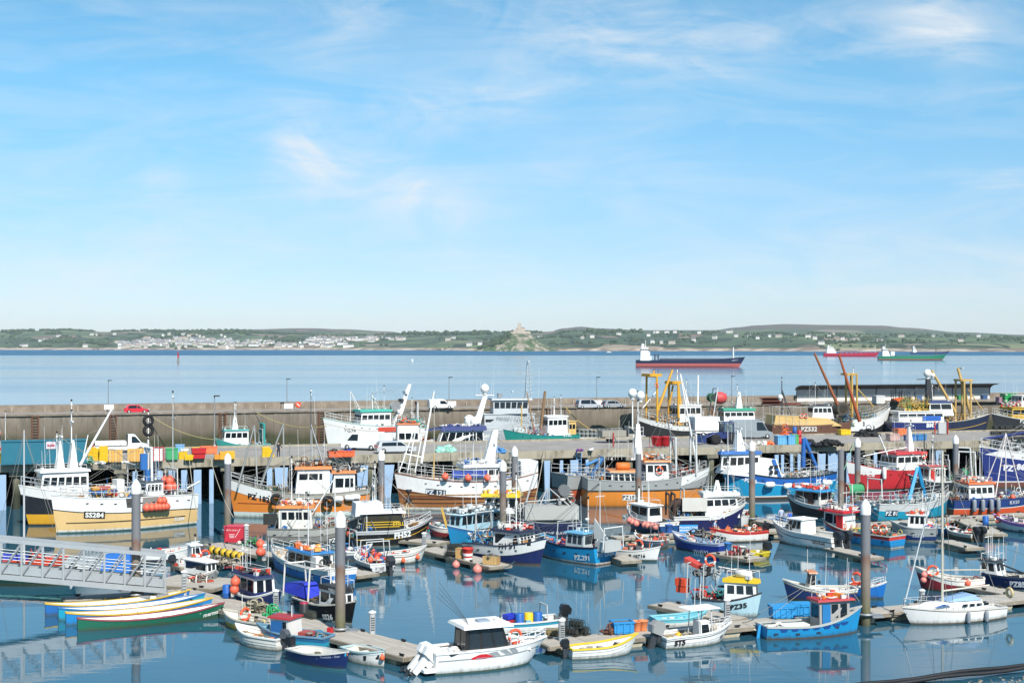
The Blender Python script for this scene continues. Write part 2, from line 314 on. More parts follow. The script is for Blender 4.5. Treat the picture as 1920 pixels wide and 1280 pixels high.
mixv = N.new('ShaderNodeMixRGB'); mixv.inputs[0].default_value = 0.25; Lk.new(mp.outputs[0], mixv.inputs[1]); Lk.new(nn.outputs['Color'], mixv.inputs[2])
v1 = N.new('ShaderNodeTexVoronoi'); v1.inputs['Scale'].default_value = 1.3; Lk.new(mixv.outputs[0], v1.inputs['Vector'])
v2 = N.new('ShaderNodeTexVoronoi'); v2.feature = 'DISTANCE_TO_EDGE'; v2.inputs['Scale'].default_value = 1.3; Lk.new(mixv.outputs[0], v2.inputs['Vector'])
sx = N.new('ShaderNodeSeparateXYZ'); Lk.new(v1.outputs['Color'], sx.inputs[0])
cr = N.new('ShaderNodeValToRGB'); cr.color_ramp.interpolation = 'CONSTANT'; Lk.new(sx.outputs[0], cr.inputs[0])
e = cr.color_ramp.elements; e[0].color = (0.056, 0.091, 0.036, 1); e[1].position = 0.22; e[1].color = (0.094, 0.135, 0.053, 1)
for p, c in ((0.42, (0.041, 0.071, 0.033, 1)), (0.6, (0.15, 0.168, 0.08, 1)), (0.72, (0.079, 0.12, 0.05, 1)), (0.86, (0.194, 0.135, 0.1, 1)), (0.94, (0.241, 0.194, 0.142, 1))): q = e.new(p); q.color = c
he = N.new('ShaderNodeMapRange'); he.inputs[1].default_value = 0.035; he.inputs[2].default_value = 0.075; Lk.new(v2.outputs[0], he.inputs[0])
mh = N.new('ShaderNodeMixRGB'); mh.inputs[1].default_value = (0.018, 0.035, 0.014, 1); Lk.new(he.outputs[0], mh.inputs[0]); Lk.new(cr.outputs[0], mh.inputs[2])
n2 = N.new('ShaderNodeTexNoise'); n2.inputs['Scale'].default_value = 0.004; n2.inputs['Detail'].default_value = 9; n2.inputs['Roughness'].default_value = 0.7; Lk.new(tc.outputs['Object'], n2.inputs['Vector'])
sc_ = N.new('ShaderNodeMapRange'); sc_.inputs[1].default_value = 0.5; sc_.inputs[2].default_value = 0.62; sc_.inputs[4].default_value = 0.85; Lk.new(n2.outputs[0], sc_.inputs[0])
mw = N.new('ShaderNodeMixRGB'); mw.inputs[2].default_value = (0.03, 0.055, 0.022, 1); Lk.new(sc_.outputs[0], mw.inputs[0]); Lk.new(mh.outputs[0], mw.inputs[1])
gp = N.new('ShaderNodeNewGeometry'); sz = N.new('ShaderNodeSeparateXYZ'); Lk.new(gp.outputs['Position'], sz.inputs[0])
hz = N.new('ShaderNodeMapRange'); hz.inputs[1].default_value = 95; hz.inputs[2].default_value = 135; Lk.new(sz.outputs[2], hz.inputs[0])
m3 = N.new('ShaderNodeMixRGB'); m3.inputs[2].default_value = (0.085, 0.062, 0.048, 1); Lk.new(hz.outputs[0], m3.inputs[0]); Lk.new(mw.outputs[0], m3.inputs[1])
bz = N.new('ShaderNodeMapRange'); bz.inputs[1].default_value = 11; bz.inputs[2].default_value = 5; Lk.new(sz.outputs[2], bz.inputs[0])
nb = N.new('ShaderNodeTexNoise'); nb.inputs['Scale'].default_value = 0.02; nb.inputs['Detail'].default_value = 6; Lk.new(tc.outputs['Object'], nb.inputs['Vector'])
bc = N.new('ShaderNodeValToRGB'); Lk.new(nb.outputs[0], bc.inputs[0]); bc.color_ramp.elements[0].position = 0.4; bc.color_ramp.elements[0].color = (0.16, 0.12, 0.09, 1); bc.color_ramp.elements[1].position = 0.6; bc.color_ramp.elements[1].color = (0.42, 0.34, 0.26, 1)
m4 = N.new('ShaderNodeMixRGB'); Lk.new(bz.outputs[0], m4.inputs[0]); Lk.new(m3.outputs[0], m4.inputs[1]); Lk.new(bc.outputs[0], m4.inputs[2]); Lk.new(m4.outputs[0], P.inputs['Base Color'])
struct(mb.build('hills', m))
# woods: clumps of leafy blobs along ridges and hedges
rnd = random.Random(11); leaf = noisy('far_leaves', (0.02, 0.04, 0.016, 1), (0.055, 0.085, 0.03, 1), 0.06, bump=0)
def blob(mb, c, r, rnd, n=6, flat=0.8, mi=0):
    rows = []
    for k in range(5):
        a = PI*k/4; rows.append([(c[0]+r*math.sin(a)*math.cos(2*PI*i/n+k)*rnd.uniform(.75, 1.2), c[1]+r*math.sin(a)*math.sin(2*PI*i/n+k)*rnd.uniform(.75, 1.2), c[2]-r*flat*math.cos(a)*rnd.uniform(.85, 1.15)) for i in range(n)])
    vs = [v for q in rows for v in q]; mb.add(vs, [(k*n+i, k*n+(i+1) % n, (k+1)*n+(i+1) % n, (k+1)*n+i) for k in range(4) for i in range(n)], mi, True)
mb = MB()
for i in range(1100):
    px = rnd.uniform(-60, 1980); ds = interp(SHORE, px); k = rnd.random()
    u = rnd.choice((1.0, 1.0, 0.98, rnd.random(), rnd.random())) if px < 1000 else rnd.random()**0.7
    if mn.noise(Vector((px/45, u*4, 5))) < (-0.05 if u < 0.95 else -0.25): continue
    d = ds+1700*u; r = rnd.uniform(3.5, 8)*(1.15 if px < 600 else 0.9)
    for q in range(rnd.randint(2, 5)):
        x = (px-960)*d/F+rnd.uniform(-25, 25); dd = d+rnd.uniform(-15, 15); h = coast(960+x*F/dd, dd); rr = r*rnd.uniform(.6, 1.1)
        blob(mb, (x, dd, h+rr*0.5), rr, rnd)
for cx, cy, w, h_, n_ in ((25, 619, 25, 3, 12), (61, 616, 7, 4, 6), (360, 621, 40, 5, 30), (400, 619, 22, 5, 24), (433, 618, 14, 6, 20), (462, 619, 15, 5, 20), (545, 632, 28, 5, 40), (900, 621, 22, 4, 25), (120, 634, 30, 5, 30), (180, 640, 25, 4, 24), (1150, 619, 60, 3, 30), (820, 622, 60, 3, 45)):
    for i in range(n_):
        px = cx+rnd.gauss(0, w*.5); py = cy+rnd.uniform(0, h_); ds = interp(SHORE, px); best = min((abs(YH-(coast(px, ds+1700*u/20)-HC)*F/(ds+1700*u/20)-(py+3)), u) for u in range(2, 21))[1]
        d = ds+1700*best/20; r = rnd.uniform(7, 13); x = (px-960)*d/F; blob(mb, (x, d, coast(px, d)+r*.5), r, rnd, 7, 0.85)
stuff(mb.build('far_woodland', leaf))
# ---------------------------------------------------------------- the island with its castle
ISL = atd(972, 4380); rockm, nt, N, Lk, P = newmat('island_rock'); P.inputs['Roughness'].default_value = 0.95
tc = N.new('ShaderNodeTexCoord'); n1 = N.new('ShaderNodeTexNoise'); n1.inputs['Scale'].default_value = 0.045; n1.inputs['Detail'].default_value = 8; n1.inputs['Roughness'].default_value = 0.7; Lk.new(tc.outputs['Object'], n1.inputs['Vector'])
cr = N.new('ShaderNodeValToRGB'); Lk.new(n1.outputs[0], cr.inputs[0]); e = cr.color_ramp.elements; e[0].position = 0.40; e[0].color = (0.04, 0.075, 0.025, 1); e[1].position = 0.6; e[1].color = (0.28, 0.245, 0.2, 1); q = e.new(0.5); q.color = (0.07, 0.10, 0.04, 1); q = e.new(0.53); q.color = (0.20, 0.17, 0.13, 1)
Lk.new(cr.outputs[0], P.inputs['Base Color'])
mb = MB(); PROF_L = [(-150, -2), (-138, 3), (-120, 8), (-90, 20), (-60, 35), (-35, 48), (-15, 54), (20, 55), (40, 52), (52, 38), (66, 26), (85, 16), (105, 9), (120, 4), (135, -2)]
nx, ny = 58, 24
def isl(x, y):
    c = max(0.0, 1-(y/90)**2)**0.8; h = interp(PROF_L, x)*c-2*(1-c)
    if h > 4: h += mn.fractal(Vector((x/14, y/14, 2)), 1.0, 2.0, 4)*4.5*min(1, (56-h)/10+0.15)
    return h
for i in range(nx):
    for j in range(ny):
        x = -152+i*290/(nx-1); y = -92+j*184/(ny-1); mb.v.append((x, y, isl(x, y)))
for i in range(nx-1):
    for j in range(ny-1): mb.f.append([i*ny+j, (i+1)*ny+j, (i+1)*ny+j+1, i*ny+j+1]); mb.m.append(0); mb.sm.append(False)
struct(mb.build('rocky_island', rockm, None, ISL))
mb = MB()
for i in range(330):
    x = rnd.gauss(-70, 28); y = rnd.uniform(-60, 40)
    if x > -26: continue
    h = isl(x, y); r = rnd.uniform(4, 8)
    if h > 6: blob(mb, (x, y, h+r*.3), r, rnd, 6)
stuff(mb.build('island_wood', leaf, None, ISL))
cst = thing('castle', 'pale stone castle with a square tower on top of the rocky island', 'castle', (ISL.x, ISL.y, 50)); cm = noisy('castle_stone', rgb('a99a8a'), rgb('cdbfae'), 0.15, bump=0)
def block(name, x, y, w, d, h, z=0, batt=True):
    m = MB(); m.box((x, y, z+h/2), (w, d, h))
    if batt:
        k = max(2, int(w/3))
        for i in range(k): m.box((x-w/2+(i+.5)*w/k, y-d/2+.4, z+h+.7), (w/k*.55, .8, 1.4)); m.box((x-w/2+(i+.5)*w/k, y+d/2-.4, z+h+.7), (w/k*.55, .8, 1.4))
    return m.build(name, cm, cst)
block('tower', 3, 0, 11, 11, 36); block('main_wing', 2, -3, 34, 16, 14); block('upper_hall', 8, 3, 26, 12, 20); block('side_wing', 28, -4, 18, 14, 10); block('gatehouse', -18, -6, 12, 12, 9); block('turret', -7, -10, 5, 5, 21); block('terrace_wall', 4, -14, 60, 3, 4, -3)
m = MB(); m.prism([(-4, 20), (20, 20), (18, 23), (-2, 23)], -2.5, 8.5); m.build('roof', paint('6d6a68', .8), cst)
# ---------------------------------------------------------------- the far town: every house one object
hw1 = [paint(c, .7, .1) for c in ('f2f0ea', 'e6e2d8', 'cfc8bb', 'd9d2c6')]; hr1 = [paint(c, .8, .1) for c in ('77757a', '8d8a8c', '9a8a80', '6a6a70')]
def house_mesh(w, d, h, wall, roof):
    m = MB(); m.box((0, 0, h/2-2), (w, d, h+4)); r = h+d*.36
    m.add([(-w/2-.3, -d/2-.4, h-.1), (w/2+.3, -d/2-.4, h-.1), (w/2+.3, 0, r), (-w/2-.3, 0, r), (-w/2-.3, d/2+.4, h-.1), (w/2+.3, d/2+.4, h-.1)], [(0, 1, 2, 3), (3, 2, 5, 4)], 1); m.add([(-w/2, -d/2, h), (-w/2, d/2, h), (-w/2, 0, r-.2)], [(0, 1, 2)]); m.add([(w/2, -d/2, h), (w/2, d/2, h), (w/2, 0, r-.2)], [(0, 1, 2)])
    m.box((w*.35, 0, r+.3), (1, 1, 2), mi=0); k = max(2, int(w/3.5))
    for i in range(k):
        for z in (1.6, 4.4):
            if z < h-1: m.box((-w/2+(i+.5)*w/k, -d/2-.02, z), (1.1, .1, 1.4), mi=2)
    return m.mesh('far_house', [wall, roof, GLASS])
HM = [house_mesh(w*1.35, d*1.3, h*1.3, hw1[i % 4], hr1[(i*3) % 4]) for i, (w, d, h) in enumerate(((9, 7, 5.5), (14, 8, 6), (22, 8, 5.5), (8, 7, 6), (30, 8, 6), (11, 9, 6.5), (16, 7, 5), (10, 8, 5)))]
def far_house(px, u, rz, mi=None):
    d = interp(SHORE, px)+1700*u; x = (px-960)*d/F
    k = rnd.randrange(len(HM)); o = link('far_house', HM[k], None, (x, d, coast(px, d)), rz); tag(o, '%s in the %s of the far seaside town, %s' % (('narrow white house', 'cream house', 'grey stone-coloured row', 'small tan house', 'long white terrace', 'broad cream house', 'grey walled house', 'boxy tan house')[k], 'left end' if px < 300 else 'left half' if px < 380 else 'middle' if px < 470 else 'right half' if px < 570 else 'right end', 'by the beach' if u < .1 else 'low on the slope' if u < .25 else 'high on the slope'), 'house', 'houses of the town across the bay')
rnd = random.Random(5)
for i in range(300):
    k = rnd.random()
    if k < .58: px = rnd.uniform(222, 440); u = rnd.uniform(.03, .16+.45*min(1, max(0, (px-200)/120)))*rnd.choice((1, .7, .5))
    elif k < .85: px = rnd.uniform(440, 655); u = rnd.uniform(.03, .3)
    else: px = rnd.uniform(570, 760); u = rnd.uniform(.35, .62)
    far_house(px, u, rnd.uniform(-.4, .4)+(PI/2 if rnd.random() < .15 else 0))
def far_farm(px, u, rz):
    d = interp(SHORE, px)+1700*u; x = (px-960)*d/F
    o = link('far_house', HM[rnd.choice((0, 1, 3, 5, 6))], None, (x, d, coast(px, d)), rz); tag(o, 'lone pale farmhouse on the far hillside %s' % ('at the far left' if px < 250 else 'left of the rocky island' if px < 960 else 'just right of the rocky island' if px < 1180 else 'above the navy cargo ship' if px < 1400 else 'above the red tanker' if px < 1640 else 'at the far right'), 'house', 'farmhouses scattered over the far hills')
for px, u in [(85, .35), (100, .4), (110, .5), (75, .3), (172, .62), (180, .6), (40, .05), (48, .06), (160, .05), (215, .7), (900, .06), (880, .05), (850, .45), (840, .3), (1227, .75), (1232, .72), (1250, .7), (1265, .7), (1310, .7), (1092, .3), (1110, .33), (1300, .25), (1366, .8), (1372, .82), (1380, .6), (1405, .55), (1442, .6), (1460, .55), (1515, .45), (1528, .4), (1562, .8), (1555, .5), (1580, .45), (1605, .4), (1650, .2), (1222, .12), (1240, .1), (1260, .1), (1540, .08), (1750, .75), (1835, .8), (1800, .3), (1690, .6), (1012, .5), (1160, .6), (1340, .4), (1420, .35), (1490, .62), (1215, .55)]: far_farm(px, u, rnd.uniform(-.5, .5))
# ---------------------------------------------------------------- sea wall with its quay road
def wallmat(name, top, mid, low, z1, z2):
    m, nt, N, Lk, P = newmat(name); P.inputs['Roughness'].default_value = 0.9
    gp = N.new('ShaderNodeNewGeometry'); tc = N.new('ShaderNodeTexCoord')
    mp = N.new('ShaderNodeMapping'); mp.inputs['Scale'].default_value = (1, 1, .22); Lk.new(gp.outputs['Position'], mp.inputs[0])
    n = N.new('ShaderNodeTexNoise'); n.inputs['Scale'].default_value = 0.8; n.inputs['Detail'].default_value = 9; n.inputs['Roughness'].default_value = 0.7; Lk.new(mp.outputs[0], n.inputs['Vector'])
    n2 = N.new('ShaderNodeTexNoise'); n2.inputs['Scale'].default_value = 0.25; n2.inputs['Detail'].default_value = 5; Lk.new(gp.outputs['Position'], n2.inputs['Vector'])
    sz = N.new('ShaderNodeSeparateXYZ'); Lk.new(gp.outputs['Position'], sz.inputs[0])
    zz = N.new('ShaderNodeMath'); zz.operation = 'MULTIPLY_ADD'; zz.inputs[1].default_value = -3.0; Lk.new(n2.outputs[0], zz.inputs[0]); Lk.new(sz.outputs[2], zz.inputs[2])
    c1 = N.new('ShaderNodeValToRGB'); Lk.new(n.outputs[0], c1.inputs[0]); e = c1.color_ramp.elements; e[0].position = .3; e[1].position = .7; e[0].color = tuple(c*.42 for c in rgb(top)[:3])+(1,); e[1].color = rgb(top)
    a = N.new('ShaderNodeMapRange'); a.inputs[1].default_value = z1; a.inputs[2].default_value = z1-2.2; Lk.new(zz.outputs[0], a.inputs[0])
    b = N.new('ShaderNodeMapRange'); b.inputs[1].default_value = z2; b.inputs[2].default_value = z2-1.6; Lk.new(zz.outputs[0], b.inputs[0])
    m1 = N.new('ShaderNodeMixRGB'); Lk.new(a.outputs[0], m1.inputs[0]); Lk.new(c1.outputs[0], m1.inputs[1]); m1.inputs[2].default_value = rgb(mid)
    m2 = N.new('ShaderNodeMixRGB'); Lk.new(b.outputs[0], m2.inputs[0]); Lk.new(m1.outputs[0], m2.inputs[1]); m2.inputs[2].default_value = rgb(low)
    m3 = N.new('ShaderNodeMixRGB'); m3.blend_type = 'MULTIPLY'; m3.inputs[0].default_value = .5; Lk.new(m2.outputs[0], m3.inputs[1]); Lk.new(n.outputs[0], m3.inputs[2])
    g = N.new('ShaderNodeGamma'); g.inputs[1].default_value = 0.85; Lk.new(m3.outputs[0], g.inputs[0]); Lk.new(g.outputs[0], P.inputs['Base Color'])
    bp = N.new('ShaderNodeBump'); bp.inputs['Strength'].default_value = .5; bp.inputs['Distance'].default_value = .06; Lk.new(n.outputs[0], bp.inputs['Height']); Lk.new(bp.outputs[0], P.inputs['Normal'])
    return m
WALLM = wallmat('sea_wall_concrete', '978a79', '6f6353', '3a3c24', 4.6, 2.2)
PARM = noisy('parapet_stone', rgb('776b5e'), rgb('a39584'), .7, c2=rgb('8b7e70')); ROADM = noisy('quay_road', rgb('8c8680'), rgb('aaa49c'), .4, c2=rgb('99938c'))
def frame(A, ang, name, label, cat, h=0): return thing(name, label, cat, (A.x, A.y, h), ang)
swl = frame(WA, WANG, 'sea_wall', 'long weathered concrete sea wall with a quay road behind the moored boats', 'sea wall')
MB().box((110, 7.0, 2.75), (420, 13.2, 7.4)).build('wall_core', WALLM, swl)
MB().box((110, 5.2, 6.475), (420, 9.6, .05)).build('quay_road', ROADM, swl)
MB().box((110, 12.3, 7.05), (420, 2.4, 1.3)).build('parapet', PARM, swl); MB().box((110, 0.2, 6.52), (420, 1.1, .3)).build('coping', PARM, swl)
pm = MB().box((0, 0, 0), (1.396, .5, 7.6), bev=.02).mesh('wall_panel', WALLM); rnd = random.Random(2)
for i in range(142): o = link('wall_panel', pm, swl, (-22+i*1.4, .18+rnd.uniform(-.05, .05), 2.55), rnd.uniform(-.012, .012))
for i in range(36):                         # stubby rail posts against the parapet
    MB().box((-20+i*5.4, 10.9, 6.95), (.1, .1, .9)).build('rail_post', ROPE, swl)
for px in (66, 417, 212, 602, 690, 1030):    # ladder recesses with fenders
    p = wallp(px, 0); a = (p-WA).dot(WU); m = MB()
    m.box((a-.5, -.32, 3), (.2, .35, 7)); m.box((a+.5, -.32, 3), (.2, .35, 7))
    for k in range(14): m.box((a, -.35, .4+k*.45), (1, .1, .08))
    m.build('ladder', RUSTY, swl)
# ---------------------------------------------------------------- pier on piles
CONC = noisy('pier_concrete', rgb('776f5e'), rgb('aea692'), .9, sc3=(1, 1, .35), c2=rgb('a49b88')); DECKM = noisy('pier_deck', rgb('918b83'), rgb('aaa59d'), .35, c2=rgb('9d9790'))
PILEM = wallmat('pier_pile_concrete', '9a917e', '6b6a50', '2f3325', 3.0, 1.6); PANEL = paint('9db9d6', .55, .3, dirt='5c6a60'); DARKM = wallmat('under_deck_shade_concrete', '3a372f', '2b2a22', '191a14', 4, 2)  # last one has the deep shade under the deck put into its colour
pr = frame(PA, PANG, 'pier', 'concrete fishing pier on piles with pale blue fender panels', 'pier')
LP = 330; x0 = -45; W = 18
MB().box((x0+LP/2, W/2+.5, 4.6), (LP, W-1, .78)).build('deck_slab', DECKM, pr)
MB().box((x0+LP/2, W+.3, 4.75), (LP, .6, .9)).build('back_kerb', CONC, pr)
rnd = random.Random(8); bm_ = MB().box((0, 0, 0), (5.96, .9, .95), bev=.04).mesh('fascia_beam', CONC)
for i in range(int(LP/6)): o = link('fascia_beam', bm_, pr, (x0+3+i*6, .5+rnd.uniform(-.04, .04), 4.58+rnd.uniform(-.03, .03)))
cm_ = MB().tube((0, 0, -3), (0, 0, 4.1), .42, .42, 10).box((0, 0, 3.85), (1.5, 1.3, .5)).mesh('pile', PILEM)
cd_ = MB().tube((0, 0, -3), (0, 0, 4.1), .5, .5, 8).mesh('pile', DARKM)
for i in range(58):
    x = x0+2+i*5.6+rnd.uniform(-.4, .4); link('pile', cm_, pr, (x, .75, 0))
    for r in (5.5, 11, 16.5): link('pile', cd_, pr, (x+rnd.uniform(-.5, .5), r, 0))
m = MB()
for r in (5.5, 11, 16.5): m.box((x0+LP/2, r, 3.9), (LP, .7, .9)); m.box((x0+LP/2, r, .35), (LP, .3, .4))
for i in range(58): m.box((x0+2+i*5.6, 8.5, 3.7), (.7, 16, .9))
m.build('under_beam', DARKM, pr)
# added dark wall under the deck, stops light coming through from behind
MB().box((x0+LP/2, 17.6, 1.6), (LP, .5, 4.9)).build('light_stop_wall', DARKM, pr)
def pnl(px, wpx, lean=0.0, z0=-.4, z1=3.85):
    p = pier(px, 0); a = (p-PA).dot(PU); s = F/p.y; w = wpx/s; m = MB()
    m.hexa([(a-w/2, -.22, z0), (a+w/2, -.22, z0), (a+w/2, .05, z0), (a-w/2, .05, z0)], [(a-w/2-lean, -.22, z1), (a+w/2+lean, -.22, z1), (a+w/2+lean, .05, z1), (a-w/2-lean, .05, z1)])
    m.build('fender_panel', PANEL, pr)
for px, w, l in [(4, 14, 0), (253, 9, 0), (300, 10, 0), (322, 9, .1), (345, 11, 0), (370, 14, 0), (396, 8, 0), (505, 10, .0), (527, 17, .25), (622, 10, 0), (679, 17, .15), (726, 10, .5), (1025, 9, .1), (1052, 6, 0), (1076, 13, .1), (1100, 6, 0), (1455, 8, 0), (1466, 6, 0), (1483, 6, 0), (1497, 6, 0), (1540, 12, .1), (1562, 24, 0), (1590, 10, 0), (1640, 7, 0), (1760, 16, 0), (1705, 8, 0)]: pnl(px, w, l)
for px in (290, 1085, 600):                 # ladders down the pier face
    a = (pier(px, 0)-PA).dot(PU); m = MB(); m.box((a-.3, -.1, 2.4), (.08, .1, 5)); m.box((a+.3, -.1, 2.4), (.08, .1, 5))
    for k in range(12): m.box((a, -.1, .3+k*.4), (.6, .06, .06))
    m.build('ladder', paint('6f9cc9', .5), pr)
# ---------------------------------------------------------------- pontoons
WOOD = noisy('pontoon_boards', rgb('9f978b'), rgb('c6bfb3'), 1.6, sc3=(.25, 2.5, 1), c2=rgb('b1a99d'), bump=.25); FLOATM = noisy('pontoon_float', rgb('a79a80'), rgb('d2c6ab'), 1.2, c2=rgb('bfb297')); TIMB = noisy('pontoon_timber', rgb('7c7263'), rgb('a39987'), 2, sc3=(.3, 1, 1))
CLEAT = MB().box((0, 0, .06), (.3, .08, .12)).box((0, 0, .13), (.45, .06, .05)).mesh('cleat', BLACK)
def pontoon(p, q, w, label, h=.58):        # p, q: photo pixels of the deck's middle line ends
    a = at(p[0], p[1], h); b = at(q[0], q[1], h); d = b-a; L = d.length; ang = math.atan2(d.y, d.x)
    t = thing('pontoon', label, 'pontoon', (a.x, a.y, 0), ang, 'floating pontoons of the marina')
    n = max(2, int(L/2.4)); bw = L/n
    bmesh_ = MB().box((0, 0, h-.05), (bw-.03, w, .1)).mesh('deck_board', WOOD)
    for i in range(n): link('deck_board', bmesh_, t, ((i+.5)*bw, 0, 0))
    m = MB()
    for y in (-w/2-.05, w/2+.05): m.box((L/2, y, h-.14), (L+.1, .1, .22))
    m.box((-.05, 0, h-.14), (.1, w, .22)); m.box((L+.05, 0, h-.14), (.1, w, .22)); m.build('edge_timber', TIMB, t)
    k = max(1, int(L/3.4)); fm = MB().hexa([(-.85, -w/2+.1, -.35), (.85, -w/2+.1, -.35), (.85, w/2-.1, -.35), (-.85, w/2-.1, -.35)], [(-1.1, -w/2+.02, h-.26), (1.1, -w/2+.02, h-.26), (1.1, w/2-.02, h-.26), (-1.1, w/2-.02, h-.26)]).mesh('float', FLOATM)
    for i in range(k): link('float', fm, t, ((i+.5)*L/k, 0, 0))
    for i in range(int(L/4)+1):
        for y in (-w/2+.1, w/2-.1): link('cleat', CLEAT, t, (min(1+i*4, L-.3), y, h))
    return t
pontoon((322, 1106), (792, 1225), 2.7, 'grey boarded pontoon running down to the white pilothouse boat')
pontoon((1016, 1205), (1716, 1137), 2.0, 'grey boarded pontoon between the open white boats and the tall pile', .56)
pontoon((1716, 1137), (1985, 1110), 2.3, 'grey boarded pontoon behind the white sailing yacht', .56)
pontoon((300, 1085), (430, 1094), 4.5, 'broad grey pontoon at the foot of the gangway', .6)
pontoon((120, 1122), (330, 1108), 1.7, 'narrow pontoon under the gangway behind the rowing gigs', .5)
pontoon((398, 1018), (690, 1076), 1.9, 'pontoon with the red bin and green nets behind the grey trawler', .58)
pontoon((330, 1060), (440, 1050), 2.0, 'short pontoon behind the small cabin boats', .5)
pontoon((800, 1026), (938, 1060), 2.0, 'pontoon end stacked with creels beside the navy and white boat', .57)
pontoon((690, 1004), (830, 1016), 2.0, 'pontoon beyond the black yellow striped boat', .55)
pontoon((1150, 1006), (1560, 988), 1.8, 'long grey pontoon in the middle of the harbour', .55)
pontoon((1345, 1034), (1418, 1046), 2.0, 'short finger pontoon with buckets beside the yellow dinghy', .57)
pontoon((1352, 960), (1470, 982), 2.0, 'pontoon where two people stand', .57)
pontoon((1236, 1130), (1380, 1160), 1.9, 'finger pontoon beside the pale blue boat with a yellow roof', .57)
pontoon((1560, 986), (1925, 962), 1.9, 'pontoon across the right of the harbour', .55)
pontoon((1790, 965), (1868, 1000), 1.9, 'finger pontoon with a blue barrel', .55)
pontoon((1560, 1026), (1640, 1044), 1.6, 'finger pontoon beside the twin engined cruiser', .55)
pontoon((1770, 1012), (1828, 1026), 1.7, 'finger pontoon behind the small boat with two outboards', .55)
pontoon((1760, 1085), (1905, 1112), 1.8, 'finger pontoon between the red boat and the navy boat', .55)
pontoon((1158, 1040), (1184, 1050), 1.6, 'stub of pontoon between the cyan boat and the little white boat', .55)
# ---------------------------------------------------------------- mooring piles
PGREY = None
def pilemat():
    m, nt, N, Lk, P = newmat('pile_steel'); P.inputs['Roughness'].default_value = .6
    tc = N.new('ShaderNodeTexCoord'); sz = N.new('ShaderNodeSeparateXYZ'); Lk.new(tc.outputs['Object'], sz.inputs[0])
    mp = N.new('ShaderNodeMapping'); mp.inputs['Scale'].default_value = (1, 1, .3); Lk.new(tc.outputs['Object'], mp.inputs[0])
    n = N.new('ShaderNodeTexNoise'); n.inputs['Scale'].default_value = 2.2; n.inputs['Detail'].default_value = 7; n.inputs['Roughness'].default_value = .7; Lk.new(mp.outputs[0], n.inputs['Vector'])
    z = N.new('ShaderNodeMath'); z.operation = 'MULTIPLY_ADD'; z.inputs[1].default_value = 1.6; Lk.new(n.outputs[0], z.inputs[0]); Lk.new(sz.outputs[2], z.inputs[2])
    cr = N.new('ShaderNodeValToRGB'); mr = N.new('ShaderNodeMapRange'); mr.inputs[1].default_value = 0; mr.inputs[2].default_value = 10; Lk.new(z.outputs[0], mr.inputs[0]); Lk.new(mr.outputs[0], cr.inputs[0])
    e = cr.color_ramp.elements; e[0].position = 0.06; e[0].color = rgb('3c3b2c'); e[1].position = 0.58; e[1].color = rgb('75767b')
    for p, c in ((.2, '6e6a4a'), (.3, '7d7165'), (.44, '8b7a6d'), (.51, '7b5a48'), (.55, '77787c')): q = e.new(p); q.color = rgb(c)
    mu = N.new('ShaderNodeMixRGB'); mu.blend_type = 'MULTIPLY'; mu.inputs[0].default_value = .45; Lk.new(cr.outputs[0], mu.inputs[1]); Lk.new(n.outputs[0], mu.inputs[2]); g = N.new('ShaderNodeGamma'); g.inputs[1].default_value = .85; Lk.new(mu.outputs[0], g.inputs[0]); Lk.new(g.outputs[0], P.inputs['Base Color'])
    return m
PSTEEL = pilemat(); CAPM = paint('f2f2ee', .5, .12)
def mpile(px, top, base, label, cap=True, r=.31):
    g = at(px, base); s = F/g.y; h = (base-top)/s
    t = thing('mooring_pile', label, 'mooring pile', (g.x, g.y, 0), 0, 'tall steel mooring piles of the marina')
    ch = 1.0 if cap else 0
    MB().tube((0, 0, -3), (0, 0, h-ch), r, r, 16).build('shaft', PSTEEL, t)
    if cap: MB().lathe([(r+.025, h-ch), (r+.025, h-.42), (r*.55, h-.14), (.03, h)], n=16).build('cap', CAPM, t)
    m = MB(); m.torus((0, 0, .75), r+.16, .09, 'Z', 14, 5); m.box((r+.4, 0, .62), (.7, .8, .12)); m.build('guide_collar', GALV, t)
for a in [(638, 957, 1200, 'nearest grey pile with a white cap and rusty foot left of centre'), (1623, 935, 1172, 'grey pile with a white cap between the blue boat and the yacht'), (255, 898, 1133, 'grey pile with a white cap behind the gangway'), (427, 849, 1008, 'grey pile with a white cap at the bow of the orange trawler'),
          (715, 843, 998, 'grey pile with a white cap beside the varnished wooden trawler bow'), (943, 862, 1016, 'grey pile with a white cap behind the yellow roofed boat'), (965, 836, 985, 'grey pile with a white cap just beyond its twin'), (1197, 832, 978, 'grey pile in front of the orange and steel trawler'),
          (1410, 826, 985, 'grey pile in front of the big blue and white trawler'), (1608, 820, 962, 'grey pile with a white cap behind the red trawler'), (1792, 815, 945, 'grey pile with a white cap left of the big navy trawler')]: mpile(*a)
mpile(1577, 843, 985, 'grey pile without a cap at the stern of the blue trawler', False)
def post(px, top, base, label, h0=.57):
    g = at(px, base, h0); s = F/g.y; h = (base-top)/s; t = thing('service_post', label, 'service post', (g.x, g.y, h0), .3, 'white service posts on the pontoons')
    MB().box((0, 0, h/2), (.34, .34, h), bev=.08).build('post', STEEL, t); MB().lathe([(.24, h), (.24, h+.06), (.05, h+.14)], n=10).build('lid', CAPM, t)
    m = MB()
    for k in range(6): m.box((0, -.18, .25+k*(h-.4)/6), (.22, .03, .05))
    m.build('louvre', BLACK, t)
